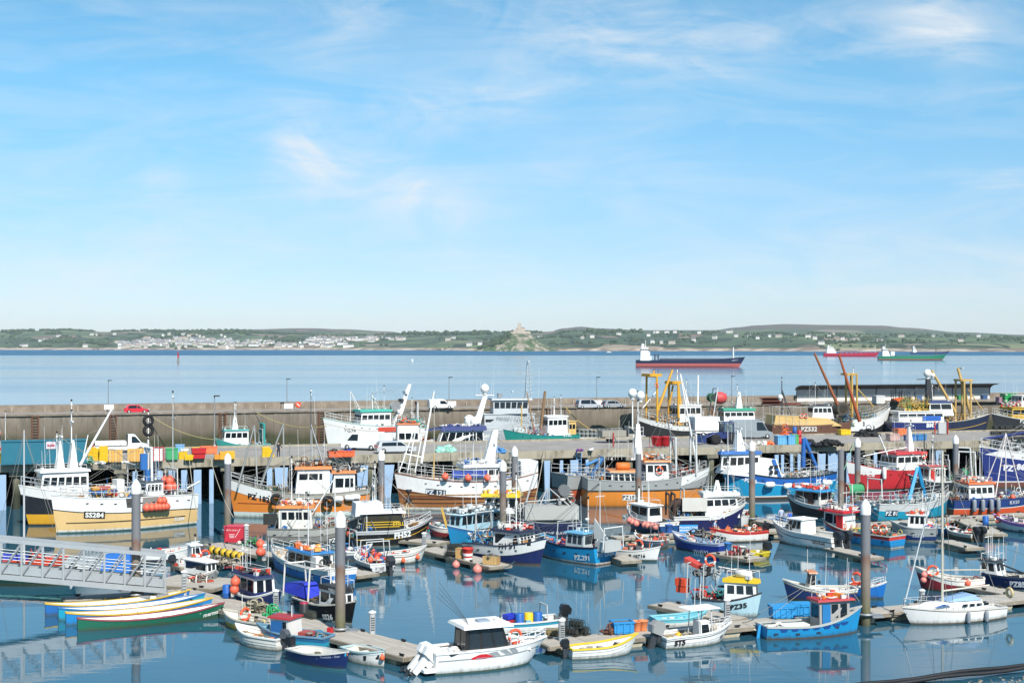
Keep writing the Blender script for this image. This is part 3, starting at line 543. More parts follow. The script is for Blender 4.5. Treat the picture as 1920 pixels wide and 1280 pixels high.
for a in [(698, 1148, 1187, 'pale service post alone on the front pontoon right of the tall pile'), (517, 1108, 1141, 'grey service post beside the navy and white cabin boat'), (345, 1072, 1116, 'grey service post at the foot of the gangway'), (495, 1022, 1050, 'grey service post near the green bucket'), (1363, 1125, 1162, 'white service post beside the pale blue boat'),
          (1053, 1163, 1200, 'white service post among the creels on the front pontoon'), (795, 1000, 1028, 'grey service post at the bow of the black boat'), (1729, 1107, 1140, 'pale service post at the bow of the yacht'), (462, 985, 1022, 'grey service post with a blue top beside the red bin')]: post(*a)
# ---------------------------------------------------------------- gangway truss
def gangway():
    R = at(312, 1112, .78); Lp = Vector(((0-960)*95.6/F, 95.6, 2.28)); d = Lp-R; d2 = Vector((d.x, d.y, 0)); L0 = d2.length; ang = math.atan2(d2.y, d2.x); sl = (2.28-.78)/L0; L = L0*1.75
    t = thing('gangway', 'long grey truss gangway sloping down to the pontoon at the left', 'gangway', (R.x, R.y, 0), ang)
    zb = lambda x: .78+sl*x; Hh = 2.75
    for k, y in enumerate((0, -1.7)):     # near and far side trusses (local -y is away from the camera here)
        m = MB(); ea = math.atan(sl)
        for z, th in ((.16, .34), (Hh-.12, .26)): m.hexa([(0, y-.09, zb(0)+z-th/2), (L, y-.09, zb(L)+z-th/2), (L, y+.09, zb(L)+z-th/2), (0, y+.09, zb(0)+z-th/2)], [(0, y-.09, zb(0)+z+th/2), (L, y-.09, zb(L)+z+th/2), (L, y+.09, zb(L)+z+th/2), (0, y+.09, zb(0)+z+th/2)])
        m.build('chord', ALU, t)
        n = int(L/1.28)
        for i in range(n+1):
            x = .1+i*(L-.2)/n; MB().box((x, y, zb(x)+Hh/2), (.13, .12, Hh-.5)).build('upright', ALU, t)
            if i < n: x2 = .1+(i+1)*(L-.2)/n; MB().tube((x2, y+.01, zb(x2)+.36), (x, y+.01, zb(x)+Hh-.3), .06, .06, 4).build('diagonal', ALU, t)
    m = MB(); m.hexa([(0, -1.65, zb(0)+.25), (L, -1.65, zb(L)+.25), (L, -.05, zb(L)+.25), (0, -.05, zb(0)+.25)][::-1], [(0, -1.65, zb(0)+.33), (L, -1.65, zb(L)+.33), (L, -.05, zb(L)+.33), (0, -.05, zb(0)+.33)][::-1]); m.build('walkway', noisy('gangway_tread', rgb('a8a69f'), rgb('cfcdc6'), 3), t)
    m = MB()
    for y in (-.12, -1.58): m.hexa([(0, y-.02, zb(0)+.4), (L, y-.02, zb(L)+.4), (L, y+.02, zb(L)+.4), (0, y+.02, zb(0)+.4)], [(0, y-.02, zb(0)+.95), (L, y-.02, zb(L)+.95), (L, y+.02, zb(L)+.95), (0, y+.02, zb(0)+.95)])
    m.build('side_plate', ALU, t)
    m = MB()
    for y in (-.14, -1.56):
        for z in (1.35, 1.8): m.tube((0, y, zb(0)+z), (L, y, zb(L)+z), .03, .03, 5)
    m.build('handrail', ALU, t)
    m = MB(); m.box((.25, -.85, .62), (.8, 2.0, .3)); m.build('landing_foot', GALV, t)
gangway()
# black hoses across the near corner
m = MB()
for k, (a, b) in enumerate((((1540, 1292), (1960, 1240)), ((1560, 1294), (1960, 1247)))):
    p = at(*a, .12); q = at(*b, .3); m.path([p+(q-p)*(i/10)+Vector((0, 0, .05*math.sin(i*1.3+k))) for i in range(11)], .11, 8)
tag(m.build('hose', BLACK), 'pair of long black hoses crossing the muddy near corner', 'hose')
# ---------------------------------------------------------------- boats
CLUT = random.Random(77)
class Boat:
    """stern, bow: photo pixels of the waterline (near stern corner, stem). fb: freeboard at stern, middle, bow.
    bands: hull colours from below, each (reference, height, material): 'w' above water, 's' below the sheer."""
    def __init__(b, name, label, cat, stern, bow, B, fb, bands, rake=.8, tf=.75, deck='8d8f8e', bul=.7, cap='e8e8e4', inner=None, mid=None, L=None, hd=None, pd=2.3, pw=1.7, group=None, capw=.12, strake=None, sag=2.0):
        if mid is not None: c = at(*mid); ang = math.radians(hd); dirv = Vector((math.cos(ang), math.sin(ang), 0)); b.L = L; b.M = c
        else:
            A = at(*stern); C = at(*bow); d = (C-A).normalized(); n = Vector((-d.y, d.x, 0)); n = n if n.y > 0 else -n
            S = A+n*(B/2*tf*.85); dirv = (C-S).normalized(); Lw = (C-S).length; b.L = Lw+rake; b.M = S+dirv*(b.L/2)
        b.B = B; b.fb = fb; b.rake = rake; b.tf = tf; b.pd = pd; b.pw = pw; b.dir = dirv; b.n = Vector((-dirv.y, dirv.x, 0)); b.bul = bul; b.sag = sag
        b.vis = 1 if b.n.y < 0 else -1                     # the side that faces the camera
        b.o = thing(name, label, cat, (b.M.x, b.M.y, 0), math.atan2(dirv.y, dirv.x), group); b.label = label; b.s = F/b.M.y
        b.hull(bands, deck, cap, inner, capw)
        for st in (strake or []): b.strake(*st)
        b.rig = []
    def half(b, t, z):
        def prof(p, tf): return tf+(1-tf)*(1-((.42-t)/.42)**2) if t < .42 else max(0, 1-((t-.42)/.58)**p)
        zs = b.zs(t); v = max(0, min(1, z/zs)); d = b.B/2*prof(b.pd, b.tf); w = b.B/2*.86*prof(b.pw, b.tf*.88)
        h = w+(d-w)*v**.75
        return h*(1+.3*min(0, z)) if z < 0 else h
    def zs(b, t):
        s, m, q = b.fb
        return m+(q-m)*((t-.4)/.6)**b.sag if t > .4 else m+(s-m)*((.4-t)/.4)**2
    def xx(b, t, z): v = z/b.zs(t); return -b.L/2+t*b.L-b.rake*(1-v)*max(0, (t-.55)/.45)**2
    def S(b, t, z, side=1, off=0.0): return Vector((b.xx(t, z), side*(b.half(t, z)+off), z))
    def tz(b, x, z=None):                                 # station of a local x (on the visible side at height z)
        lo, hi = 0.0, 1.0
        for _ in range(24):
            md = (lo+hi)/2
            if (b.xx(md, z) if z is not None else -b.L/2+md*b.L) < x: lo = md
            else: hi = md
        return (lo+hi)/2
    def hull(b, bands, deck, cap, inner, capw):
        ts = [0, .05, .12, .2, .3, .4, .5, .6, .68, .75, .81, .86, .905, .94, .97, .99, 1.0]; mats = []
        def rowz(t):
            zs = b.zs(t); out = [(-.45, 0)]; z0 = -.45
            for i, (ref, val, m) in enumerate(bands):
                z1 = val if ref == 'w' else zs+val; z1 = max(z0+.002, min(zs, z1)); k = NSUB[i]
                for q in range(1, k+1): out.append((z0+(z1-z0)*q/k, i))
                z0 = z1
            return out
        NSUB = [1 if (r == 's' and i > 0 and bands[i-1][0] == 's' and abs(v-bands[i-1][1]) < .3) or r == 'w' and v < .5 else 3 for i, (r, v, m) in enumerate(bands)]
        mb = MB(); R = [rowz(t) for t in ts]; nr = len(R[0])
        for side in (1, -1):
            o = len(mb.v)
            for t, r in zip(ts, R): mb.v += [tuple(b.S(t, z, side)) for z, _ in r]
            for i in range(len(ts)-1):
                for j in range(nr-1):
                    q = [o+i*nr+j, o+(i+1)*nr+j, o+(i+1)*nr+j+1, o+i*nr+j+1]; mb.f.append(q if side < 0 else q[::-1]); mb.m.append(R[0][j+1][1]); mb.sm.append(True)
        if b.tf > .03:                                    # transom
            o = len(mb.v); mb.v += [tuple(b.S(0, z, 1)) for z, _ in R[0]]+[tuple(b.S(0, z, -1)) for z, _ in R[0]]
            for j in range(nr-1): mb.f.append([o+j, o+nr+j, o+nr+j+1, o+j+1][::-1]); mb.m.append(R[0][j+1][1]); mb.sm.append(False)
        mats = [m if not isinstance(m, str) else paint(m, .38, .22 if b.o['category'] not in ('trawler', 'fishing boat') else .4, rust={'trawler': .05, 'fishing boat': .025}.get(b.o['category'], 0)) for _, _, m in bands]
        h = mb.build('hull', mats, b.o, fix=False)
        # deck and inside of the bulwark
        zd = lambda t: max(.12, b.zs(t)-b.bul); dm = deck if not isinstance(deck, str) else paint(deck, .7, .4); im = paint(inner, .5, .25) if inner else (paint('dcdad4', .5, .3))
        m = MB(); n = len(ts)
        for t in ts:
            y = max(0.0, b.half(t, zd(t))-.07); x = min(b.xx(t, zd(t)), b.xx(1, zd(1))-.05); x = max(x, -b.L/2+.05)
            yt = max(0.0, b.half(t, b.zs(t))-.07); xt = max(min(b.xx(t, b.zs(t)), b.L/2-.06), -b.L/2+.05)
            m.v += [(xt, yt, b.zs(t)-.01), (x, y, zd(t)), (x, -y, zd(t)), (xt, -yt, b.zs(t)-.01)]
        for i in range(n-1):
            for j, mi in ((0, 1), (1, 0), (2, 1)): m.f.append([i*4+j, i*4+j+1, i*4+4+j+1, i*4+4+j]); m.m.append(mi); m.sm.append(False)
        m.f.append([0, 1, 2, 3]); m.m.append(1); m.sm.append(False)
        m.build('deck', [dm, im], b.o)
        m = MB(); cm = cap if not isinstance(cap, str) else paint(cap, .45, .25); q = [(.035, -.05), (.035, .035), (-capw, .035), (-capw, -.05)]
        for side in (1, -1):
            o = len(m.v)
            for t in ts:
                z = b.zs(t); y = b.half(t, z); x = b.xx(t, z)+(.03 if t > .985 else 0)
                for dy, dz in q: m.v.append((x, side*max(.012, y+dy), z+dz))
            for i in range(n-1):
                for j in range(4): m.f.append([o+i*4+j, o+i*4+(j+1) % 4, o+i*4+4+(j+1) % 4, o+i*4+4+j]); m.m.append(0); m.sm.append(False)
        if b.tf > .03: yy = b.half(0, b.zs(0)); m.box((-b.L/2+.03, 0, b.zs(0)-.006), (.14, 2*yy, .09))
        m.build('gunwale', cm, b.o)
    def strake(b, dz, hgt, col, t0=0.0, t1=1.0, prd=.06, ref='s'):
        for side in (1, -1):
            m = MB(); n = 14
            for i in range(n+1):
                t = t0+(t1-t0)*i/n; z = (b.zs(t)+dz) if ref == 's' else dz
                for a, q in ((0, -hgt/2), (prd, -hgt/2), (prd, hgt/2), (0, hgt/2)): m.v.append(tuple(b.S(t, z+q, side, a)))
            for i in range(n):
                for j in range(4): m.f.append([i*4+j, i*4+(j+1) % 4, i*4+4+(j+1) % 4, i*4+4+j]); m.m.append(0); m.sm.append(False)
            m.build('rubbing_strake', paint(col, .6, .3), b.o)
    def zd(b, t): return max(.12, b.zs(t)-b.bul)
    # photo pixel -> local point on the upright plane through the boat's axis, shifted by y
    def P(b, px, py, y=0.0):
        r = (px-960)/F; q = b.M+b.n*y; k = (r*q.y-q.x)/(b.dir.x-r*b.dir.y); d = q.y+k*b.dir.y
        return Vector((k, y, HC-(py-YH)*d/F))
    def X(b, px, y=0.0): return b.P(px, 700, y).x
    def house(b, x0, x1, w, h, col='f4f4f0', roof=None, ns=3, nf=3, nb=0, rf=.25, rb=0.0, z0=None, tum=.06, wz=(.55, .88), roofh=.08, ov=.15, band=None, door=True, gl=None, wu=None, name='wheelhouse', y=0.0, fwd=1, dcol=None):
        """deckhouse from x0 (aft) to x1 (forward), its windows one by one; fwd = -1 puts the raked front aft"""
        if x1 < x0: x0, x1 = x1, x0
        if h < 1.75 and wz[0] > .4: wz = (.38, .88)
        t = (x0/b.L+.5+x1/b.L+.5)/2; z0 = b.zd(max(0, min(1, t)))-.05 if z0 is None else z0; gl = gl or GLASS; hw_ = w/2; tp = hw_*(1-tum)
        if fwd < 0: rf, rb = rb, rf
        def fit(x): t = x/b.L+.5; return hw_ if z0 > b.zs(max(0, min(1, t))) else max(.15, min(hw_, b.half(min(1, t), max(.25, z0))-.1))
        f0, f1 = fit(x0), fit(x1); g0, g1 = max(f0, min(hw_, f0*1.15))*(1-tum), max(f1, min(hw_, f1*1.15))*(1-tum)
        bot = [(x0, y-f0, z0), (x1, y-f1, z0), (x1, y+f1, z0), (x0, y+f0, z0)]; top = [(x0+rb, y-g0, z0+h), (x1-rf, y-g1, z0+h), (x1-rf, y+g1, z0+h), (x0+rb, y+g0, z0+h)]
        wm = paint(col, .42, .35, rust=.03 if b.o['category'] in ('trawler', 'fishing boat') else 0) if isinstance(col, str) else col
        ho = MB().hexa(bot, top).build(name, wm, b.o)
        if band:
            k = band[1]/h; L_ = lambda p, q: tuple(p[i]+(q[i]-p[i])*k for i in range(3)); e = .02; c = Vector(((x0+x1)/2, y, 0))
            ex = lambda p: (p[0]+(e if p[0] > c.x else -e), p[1]+(e if p[1] > c.y else -e), p[2])
            MB().hexa([ex(p) for p in bot], [ex(L_(p, q)) for p, q in zip(bot, top)]).build('house_band', paint(band[0], .4, .2), ho)
        def wall(bl, br, tl, tr, n, us=None):
            bl, br, tl, tr = map(Vector, (bl, br, tl, tr)); nn = (br-bl).cross(tl-bl).normalized(); wd = (br-bl).length
            if n <= 0: return
            g = min(.16, .25*wd/n); e = min(.2, .12*wd)
            for i in range(n):
                a = (e+i*(wd-2*e+g)/n)/wd; c = (e+(i+1)*(wd-2*e+g)/n-g)/wd; m = MB(); vs = []
                for u, v in ((a, wz[0]), (c, wz[0]), (c, wz[1]), (a, wz[1])): vs.append((bl.lerp(br, u)).lerp(tl.lerp(tr, u), v))
                m.hexa([p+nn*-.01 for p in vs], [p+nn*.012 for p in vs]); m.build('window', gl, ho)
        wall(bot[0], bot[1], top[0], top[1], ns); wall(bot[2], bot[3], top[2], top[3], ns); wall(bot[1], bot[2], top[1], top[2], nf); wall(bot[3], bot[0], top[3], top[0], nb)
        if dcol:
            sd_ = -1 if b.vis < 0 else 1; xm = x0+(x1-x0)*dcol[1]; MB().box((xm, y+sd_*(hw_*(1-tum*.5)+.02), z0+h*.47), (dcol[2], .06+tum*hw_, h*.86)).build('door', paint(dcol[0], .5, .2), ho)
        rm = paint(roof, .45, .2) if isinstance(roof, str) else (roof or wm)
        ft, bk = (ov*1.6, ov) if fwd > 0 else (ov, ov*1.6)
        MB().hexa([(top[0][0]-bk, y-g0-ov, z0+h), (top[1][0]+ft, y-g1-ov, z0+h), (top[1][0]+ft, y+g1+ov, z0+h), (top[0][0]-bk, y+g0+ov, z0+h)], [(top[0][0]-bk*.8, y-g0-ov*.7, z0+h+roofh), (top[1][0]+ft*.8, y-g1-ov*.7, z0+h+roofh), (top[1][0]+ft*.8, y+g1+ov*.7, z0+h+roofh), (top[0][0]-bk*.8, y+g0+ov*.7, z0+h+roofh)]).build('roof', rm, ho)
        b.rz = z0+h+roofh; return ho
    def part(b, name, mb, col, fix=True): return mb.build(name, paint(col, .5, .2) if isinstance(col, str) else col, b.o, fix=fix)
    def pole(b, name, p0, p1, r0=.06, r1=None, col='e9e9e6', n=6): return b.part(name, MB().tube(p0, p1, r0, r1, n), col)
    def mast(b, x, z0, z1, r=.07, col='f2f2ee', lamps=1, y=0.0, lean=0.0, arm=True, stays=None):
        o = b.pole('mast', (x, y, z0), (x+lean, y, z1), r, r*.55, col, 8)
        if arm: MB().box((x+lean*.75, y, z0+(z1-z0)*.75), (.07, 1.1*min(1, b.B/3), .06)).build('crosstree', paint('e0e0dc', .5, .1), o)
        for k in range(lamps): MB().lathe([(.02, 0), (.09, .02), (.09, .18), (.02, .22)], (x+lean, y, z1-k*.5), 6).build('mast_light', WHITE if k % 2 else BLACK, o)
        if stays is not None:
            for xs in stays:
                t = max(0, min(1, xs/b.L+.5)); ys = b.half(t, b.zs(t))*.9
                for sd_ in (-1, 1): b.rig.append(((x+lean, y, z1-.2), (xs, sd_*ys, b.zs(t))))
        return o
    def tripod(b, x, z1, spread=.9, col='d9dadb', z0=None, dx=1.6, r=.06):
        z0 = b.zs(.5) if z0 is None else z0
        for p in ((x, 0), (x-dx, spread), (x-dx, -spread)): b.pole('mast_leg', (p[0], p[1], z0), (x, 0, z1), r, r*.7, col)
    def goal(b, x, w, h, col, z0=None, r=.09, lean=0.0, splay=.15, beam=True):      # goalpost gantry across the boat
        t = x/b.L+.5; z0 = b.zs(max(0, min(1, t)))-.1 if z0 is None else z0
        o = thing_part = None
        for sd_ in (-1, 1): b.pole('gantry_leg', (x, sd_*(w/2+splay), z0), (x+lean, sd_*w/2, z0+h), r, r, col)
        if beam: b.pole('gantry_beam', (x+lean, -w/2-.05, z0+h), (x+lean, w/2+.05, z0+h), r*1.1, r*1.1, col)
    def rail(b, t0, t1, h=.9, col='d8dad9', n=None, both=True, top=2, r=.025):
        n = n or max(2, int((t1-t0)*b.L/1.1))
        for side in ((1, -1) if both else (b.vis,)):
            pts = []; m = MB()
            for i in range(n+1):
                t = t0+(t1-t0)*i/n; z = b.zs(t); p = Vector((min(b.xx(t, z), b.L/2-.08), side*max(.03, b.half(t, z)-.06), z)); pts.append(p); m.tube(p, p+Vector((0, 0, h)), r, r, 4)
            for k in range(top): m.path([p+Vector((0, 0, h*(1-k*.45))) for p in pts], r, 4)
            b.part('guard_rail', m, col)
    def lines(b, *prs): b.rig += prs
    def done(b):
        if getattr(b, 'rz', None) and b.L > 4 and b.L < 40 and b.o['category'] in ('fishing boat', 'trawler'):
            r = random.Random(int(b.L*100)); ho = [c for c in b.o.children if c.name.startswith('wheelhouse') or c.name.startswith('bridge')][-1:]
            if ho:
                xs = [v.co.x for v in ho[0].data.vertices]; xa, xb = min(xs), max(xs)
                for k in range(3 if b.B < 3.3 else 6): b.whip(r.uniform(xa, xb), b.rz-.05, r.uniform(1.2, 3.2)*(1 if b.L < 11 else 1.5), r.uniform(-.5, .5)*b.B*.4)
                m = MB(); q = [(xa+.1, -b.B*.25), (xb-.2, -b.B*.25), (xb-.2, b.B*.25), (xa+.1, b.B*.25)]
                for i in range(4): p, n_ = q[i], q[(i+1) % 4]; m.tube((p[0], p[1], b.rz-.02), (p[0], p[1], b.rz+.45), .02, .02, 4); m.tube((p[0], p[1], b.rz+.45), (n_[0], n_[1], b.rz+.45), .02, .02, 4)
                m.lathe([(.09, 0), (.13, .05), (.13, .16), (.03, .22)], (xa+.4, .2, b.rz-.02), 8); m.box((xb-.5, -.3, b.rz+.1), (.3, .45, .22)); b.part('roof_fittings', m, 'e3e3df')
                b.rig += [((xa+.2, 0, b.rz+1.2), (-b.L/2+.2, y, b.zs(0)+.6)) for y in (-.3*b.B, .3*b.B)]+[((xb-.2, 0, b.rz+1.0), (b.L/2-.15, 0, b.zs(1)+.3))]
                if b.B <= 3.2 and not any(c.name.startswith('mast') for c in b.o.children): b.mast(xa+.3, b.rz, b.rz+2.2, .04, stays=(-b.L*.42,))
                if b.B > 3.2:
                    x = -b.L*.36; b.goal(x, b.B*.55, 2.6, r.choice(('d5d7d6', 'b9bcbb', 'c9ccc9')), r=.07); b.winch(-b.L*.18, 0, b.zd(.3)); b.lines(((x, b.B*.2, b.zs(.1)+2.4), (xa, .5, b.rz)), ((x, -b.B*.2, b.zs(.1)+2.4), (xa, -.5, b.rz)))
                    z1 = b.rz+r.uniform(2.5, 4.5); b.mast(r.uniform(xa, xb), b.rz, z1, .06, r.choice(('f2f2ee', 'd9dadb')), 2, stays=(-b.L*.42, b.L*.42)); b.rig += [((x, 0, b.zs(.1)+2.6), (x+r.uniform(1, 4), r.uniform(-1, 1), z1-.5)) for _ in range(3)]; b.gear(-b.L*.46, b.L*.3, b.B*.7, None, 99, ('8d9294', 'c9ccc9', 'e9e6e0', '55585a', '6a7a74', 'b5824a', '2f6fb0'), .7, h=1.7)
                m = MB()
                for i in range(int(b.L/1.5)):
                    t = .08+i*.8/max(1, int(b.L/1.5)); z = b.zs(t)-min(.55, b.bul*.8); p = b.S(t, z, b.vis, .005); m.box(p, (.28, .05, .09))
                b.part('scupper', m, '2a2b2d')
        if b.rig:
            m = MB()
            for p in b.rig: m.tube(p[0], p[1], .017, .017, 3, 0, False)
            b.part('rigging', m, paint('8f8d86', .8, 0)); b.rig = []
    def text(b, s, px, py, hpx, col='f4f4f0', w=.03, plate=None, side=None, wx=1.0):
        """lettering bent onto the visible side of the hull, centred on a photo pixel"""
        side = side or b.vis; y = b.half(.7, .7)*side
        for _ in range(3): p = b.P(px, py, y); t = b.tz(p.x, p.z); y = side*b.half(t, p.z)
        h = hpx/b.s; vs, fs = textmesh(s, w); wd = max(v[0] for v in vs)*2*h*wx; sl = (b.zs(min(1, t+.04))-b.zs(t-.04))/(.08*b.L)
        def q(u, v, off):
            x = p.x-side*u*wx; z = p.z+v+(x-p.x)*sl*.8; return b.S(b.tz(x, z), z, side, off)
        if plate:
            m = MB(); n = 8
            for i in range(n+1):
                for v in (-1, 1): m.v.append(tuple(q((-.5+i/n)*(wd/wx+h*.5), v*h*.75, .036)))
            for i in range(n): m.f.append([2*i, 2*i+1, 2*i+3, 2*i+2]); m.m.append(0); m.sm.append(False)
            m.build('name_plate', paint(plate, .5, 0), b.o, fix=False)
        m = MB(); m.add([q(a*h, (c-.5)*h, .045) for a, c in vs], fs); m.build('lettering', paint(col, .5, 0), b.o, fix=False)
    def ttext(b, s, z, h, col='f4f4f0', y=0.0, w=.03):     # lettering on the transom, read from astern
        flat_text(s, h, paint(col, .5, 0), b.o, (-b.L/2-.015, y, z), (0, -1, 0), (0, 0, 1), w)
    def htext(b, s, x, z, y, h, col, side=None, w=.03):     # lettering on the side of a deckhouse
        side = side or b.vis; flat_text(s, h, paint(col, .5, 0), b.o, (x, side*y, z), (-side, 0, 0), (0, 0, 1), w)
    def outboard(b, y=0.0, col='23262b', k=1.0, x=None, z=None, tilt=.0):
        x = -b.L/2-.12 if x is None else x; z = b.zs(0)+.08 if z is None else z
        e = bpy.data.objects.new('outboard_motor', None); COL.objects.link(e); e.parent = b.o; e.location = (x, y, z); e.rotation_euler = (0, tilt, 0); e.empty_display_size = .1
        pr_ = [(-.40*k, .02*k), (-.47*k, .30*k), (-.30*k, .52*k), (.02*k, .56*k), (.12*k, .40*k), (.10*k, .0)]
        m = MB(); m.prism(pr_, -.17*k, .17*k); m.prism([(p[0]*.94, p[1]*.97+.01) for p in pr_], -.21*k, .21*k); m.build('cowl', paint(col, .3, .1), e)
        m = MB(); m.prism([(-.27*k, -.75*k), (-.3*k, .05*k), (0, .05*k), (-.05*k, -.75*k)], -.08*k, .08*k); m.box((.06*k, 0, -.1*k), (.22*k, .3*k, .34*k)); m.build('leg', paint('3a3d42' if col != 'f4f4f0' else 'e6e6e4', .4, .1), e)
        m = MB(); m.lathe([(.02, -.25*k), (.09*k, -.1*k), (.09*k, .12*k), (.03, .2*k)], (-.16*k, 0, -.85*k), 8, axis='X'); m.prism([(-.3*k, -.7*k), (-.02, -.7*k), (-.08*k, -1.05*k), (-.2*k, -1.0*k)], -.02*k, .02*k)
        for a in range(3): m.box((-.42*k, .1*k*math.cos(a*2.1), -.85*k+.1*k*math.sin(a*2.1)), (.03, .12*k, .12*k))
        m.build('propeller', paint('2a2c30', .4, .1), e)
    def thwart(b, *ts, col='c9bfae'):
        for t in ts: z = b.zs(t)-.22; y = b.half(t, z)-.03; MB().box((-b.L/2+t*b.L, 0, z), (.28, 2*y, .05)).build('thwart', paint(col, .6, .3), b.o)
    def radar(b, x, z, k=1.0, kind='bar'):
        m = MB()
        if kind == 'bar': m.box((x, 0, z+.18*k), (.16*k, 1.2*k, .12*k)); m.tube((x, 0, z-.1), (x, 0, z+.14*k), .09*k, .09*k, 8)
        else: m.lathe([(.12*k, -.1), (.3*k, 0), (.32*k, .12*k), (.25*k, .24*k), (.02, .27*k)], (x, 0, z), 12)
        return b.part('radar', m, WHITE)
    def dome(b, x, z, r, y=0.0): return b.part('satellite_dome', MB().lathe([(r*.5, -r*1.5), (r*.55, -r*.9), (r*.95, -r*.6), (r, 0), (r*.8, r*.6), (r*.45, r*.9), (.02, r)], (x, y, z), 14), WHITE)
    def whip(b, x, z, h, y=0.0): return b.pole('aerial', (x, y, z), (x+.03*h, y, z+h), .022, .012, 'efefec', 4)
    # ---- separate things hung on or lying in the boat
    def place(b, name, me, label, cat, p, rz=0.0, group=None):
        M = b.o.matrix_basis if False else Matrix.Translation((b.M.x, b.M.y, 0)) @ Matrix.Rotation(math.atan2(b.dir.y, b.dir.x), 4, 'Z')
        q = M @ Vector(p); return tag(link(name, me, None, q, math.atan2(b.dir.y, b.dir.x)+rz), label, cat, group)
    def fenders(b, pxs, dz, kind, label, r=.3, side=None, zabs=None):
        side = side or b.vis; me = FEND[kind]
        for px in pxs:
            y = side*b.B*.45
            for _ in range(3): x = b.P(px, 700, y).x; t = b.tz(x, b.zs(b.tz(x))+dz); z = (b.zs(t)+dz) if zabs is None else zabs; y = side*b.half(t, z)
            o = b.place('fender', me, label, 'fender', (x, y+side*r*.98, z), group='fenders: '+label); o.scale = (r, r, r)
    def buoys(b, n, x0, x1, y0, y1, z, label, kind='buoy', r=.28, seed=1):
        rn = random.Random(seed)
        for i in range(n): o = b.place('buoy', FEND[kind], label, 'buoy', (rn.uniform(x0, x1), rn.uniform(y0, y1), z+r*.9+rn.choice((0, 0, r*1.5))), group='buoys: '+label); q = r*rn.uniform(.85, 1.15); o.scale = (q, q, q)
    def ring(b, x, y, z, label, axis='Y', R=.36): return b.place('lifebuoy', RING[axis], label, 'lifebuoy', (x, y, z))
    def gear(b, x0, x1, w, z=None, seed=1, cols=None, dens=1.0, name='deck_gear', h=.7):
        """heap of nets, ropes and hauling gear lying on the working deck; one part, uncountable"""
        rn = random.Random(seed); mats = [paint(c, .8, .3) for c in (cols or ('54574f', '6b5a44', '3f7f86', 'a8a293', '2f3338', 'c8553a'))]; m = MB()
        if x1 < x0: x0, x1 = x1, x0
        t = (x0+x1)/2/b.L+.5; z = b.zd(max(0, min(1, t))) if z is None else z
        for i in range(int(34*dens*max(.5, (x1-x0)*w/4))):
            x = rn.uniform(x0, x1); tt = max(0, min(1, x/b.L+.5)); hb = max(.05, b.half(tt, b.zs(tt)*.7)-.42) if z < b.zs(tt) else w; y = max(-hb, min(hb, rn.uniform(-w/2, w/2))); k = rn.random(); mi = rn.randrange(len(mats)); zz = z+rn.uniform(0, h*.6)
            if k < .30: blob(m, (x, y, zz), rn.uniform(.12, .32), rn, 6, .6, mi)
            elif k < .5: m.torus((x, y, z+rn.uniform(.05, h)), rn.uniform(.15, .32), .045, rn.choice('XYZZ'), 10, 4, (mi,))
            elif k < .68: m.box((x, y, zz+.12), (rn.uniform(.2, .6), rn.uniform(.2, .45), rn.uniform(.15, .35)), rn.uniform(0, 3), mi)
            elif k < .86: a = rn.uniform(0, 6); q = rn.uniform(.3, .9); m.tube((x, y, z), (x+q*math.cos(a), y+q*math.sin(a)*.5, z+rn.uniform(.1, h*1.3)), .035, .035, 5, mi)
            else: m.lathe([(.16, 0), (.18, .05), (.17, .4), (.15, .42)], (x, y, z), 8, mi)
        return stuff(m.build(name, mats, b.o))
    def winch(b, x, y, z, col='7f8487', k=1.0):
        m = MB(); m.lathe([(.35*k, -.5*k), (.35*k, -.45*k), (.18*k, -.42*k), (.18*k, .42*k), (.35*k, .45*k), (.35*k, .5*k)], (x, y, z+.4*k), 12, axis='Y'); m.box((x, y-.6*k, z+.3*k), (.5*k, .12*k, .6*k)); m.box((x, y+.6*k, z+.3*k), (.5*k, .12*k, .6*k)); return b.part('winch', m, col)
    def drum(b, x, z, w, r, col='2f8a55', fl='a33a2c', axis='Y'):
        m = MB(); m.lathe([(r*.7, -w/2), (r*.8, -w/4), (r*.74, 0), (r*.82, w/4), (r*.7, w/2)], (x, 0, z), 14, axis=axis)
        for s_ in (-1, 1): m.lathe([(r, 0), (r, .06)], ((x, s_*w/2, z) if axis == 'Y' else (x+s_*w/2, 0, z)), 16, 1, axis)
        m.build('net_drum', [paint(col, .9, .5), paint(fl, .5, .3)], b.o)
def fm(col, kind):
    m = MB()
    if kind == 'ball': m.lathe([(.05, -1), (.5, -.87), (.87, -.5), (1, 0), (.87, .5), (.5, .87), (.2, 1.05), (.15, 1.25)], n=10)
    if kind == 'tear': m.lathe([(.05, -1.2), (.55, -.95), (.85, -.5), (.9, 0), (.6, .7), (.25, 1.2), (.15, 1.5)], n=10)
    if kind == 'long': m.lathe([(.15, -2.2), (.6, -2), (.75, -1.6), (.75, 1.6), (.6, 2), (.15, 2.2)], n=10)
    if kind == 'lay': m.lathe([(.15, -1.5), (.7, -1.3), (.85, -.9), (.85, .9), (.7, 1.3), (.15, 1.5)], n=10, axis='X')
    if kind == 'tyre': m.torus((0, 0, 0), .74, .30, 'Y', 16, 7)
    return m.mesh('fender', paint(col, .45, .15) if kind != 'tyre' else RUBBER)
FEND = {'buoy': fm('ee6a4e', 'ball'), 'pink': fm('ef8f82', 'ball'), 'tear': fm('f2683a', 'tear'), 'white': fm('f0efec', 'lay'), 'grey': fm('8d949c', 'long'), 'whitelong': fm('f0efec', 'long'), 'tyre': fm('17171a', 'tyre'), 'black': fm('1d1d20', 'ball'), 'yellow': fm('f2b21f', 'ball')}
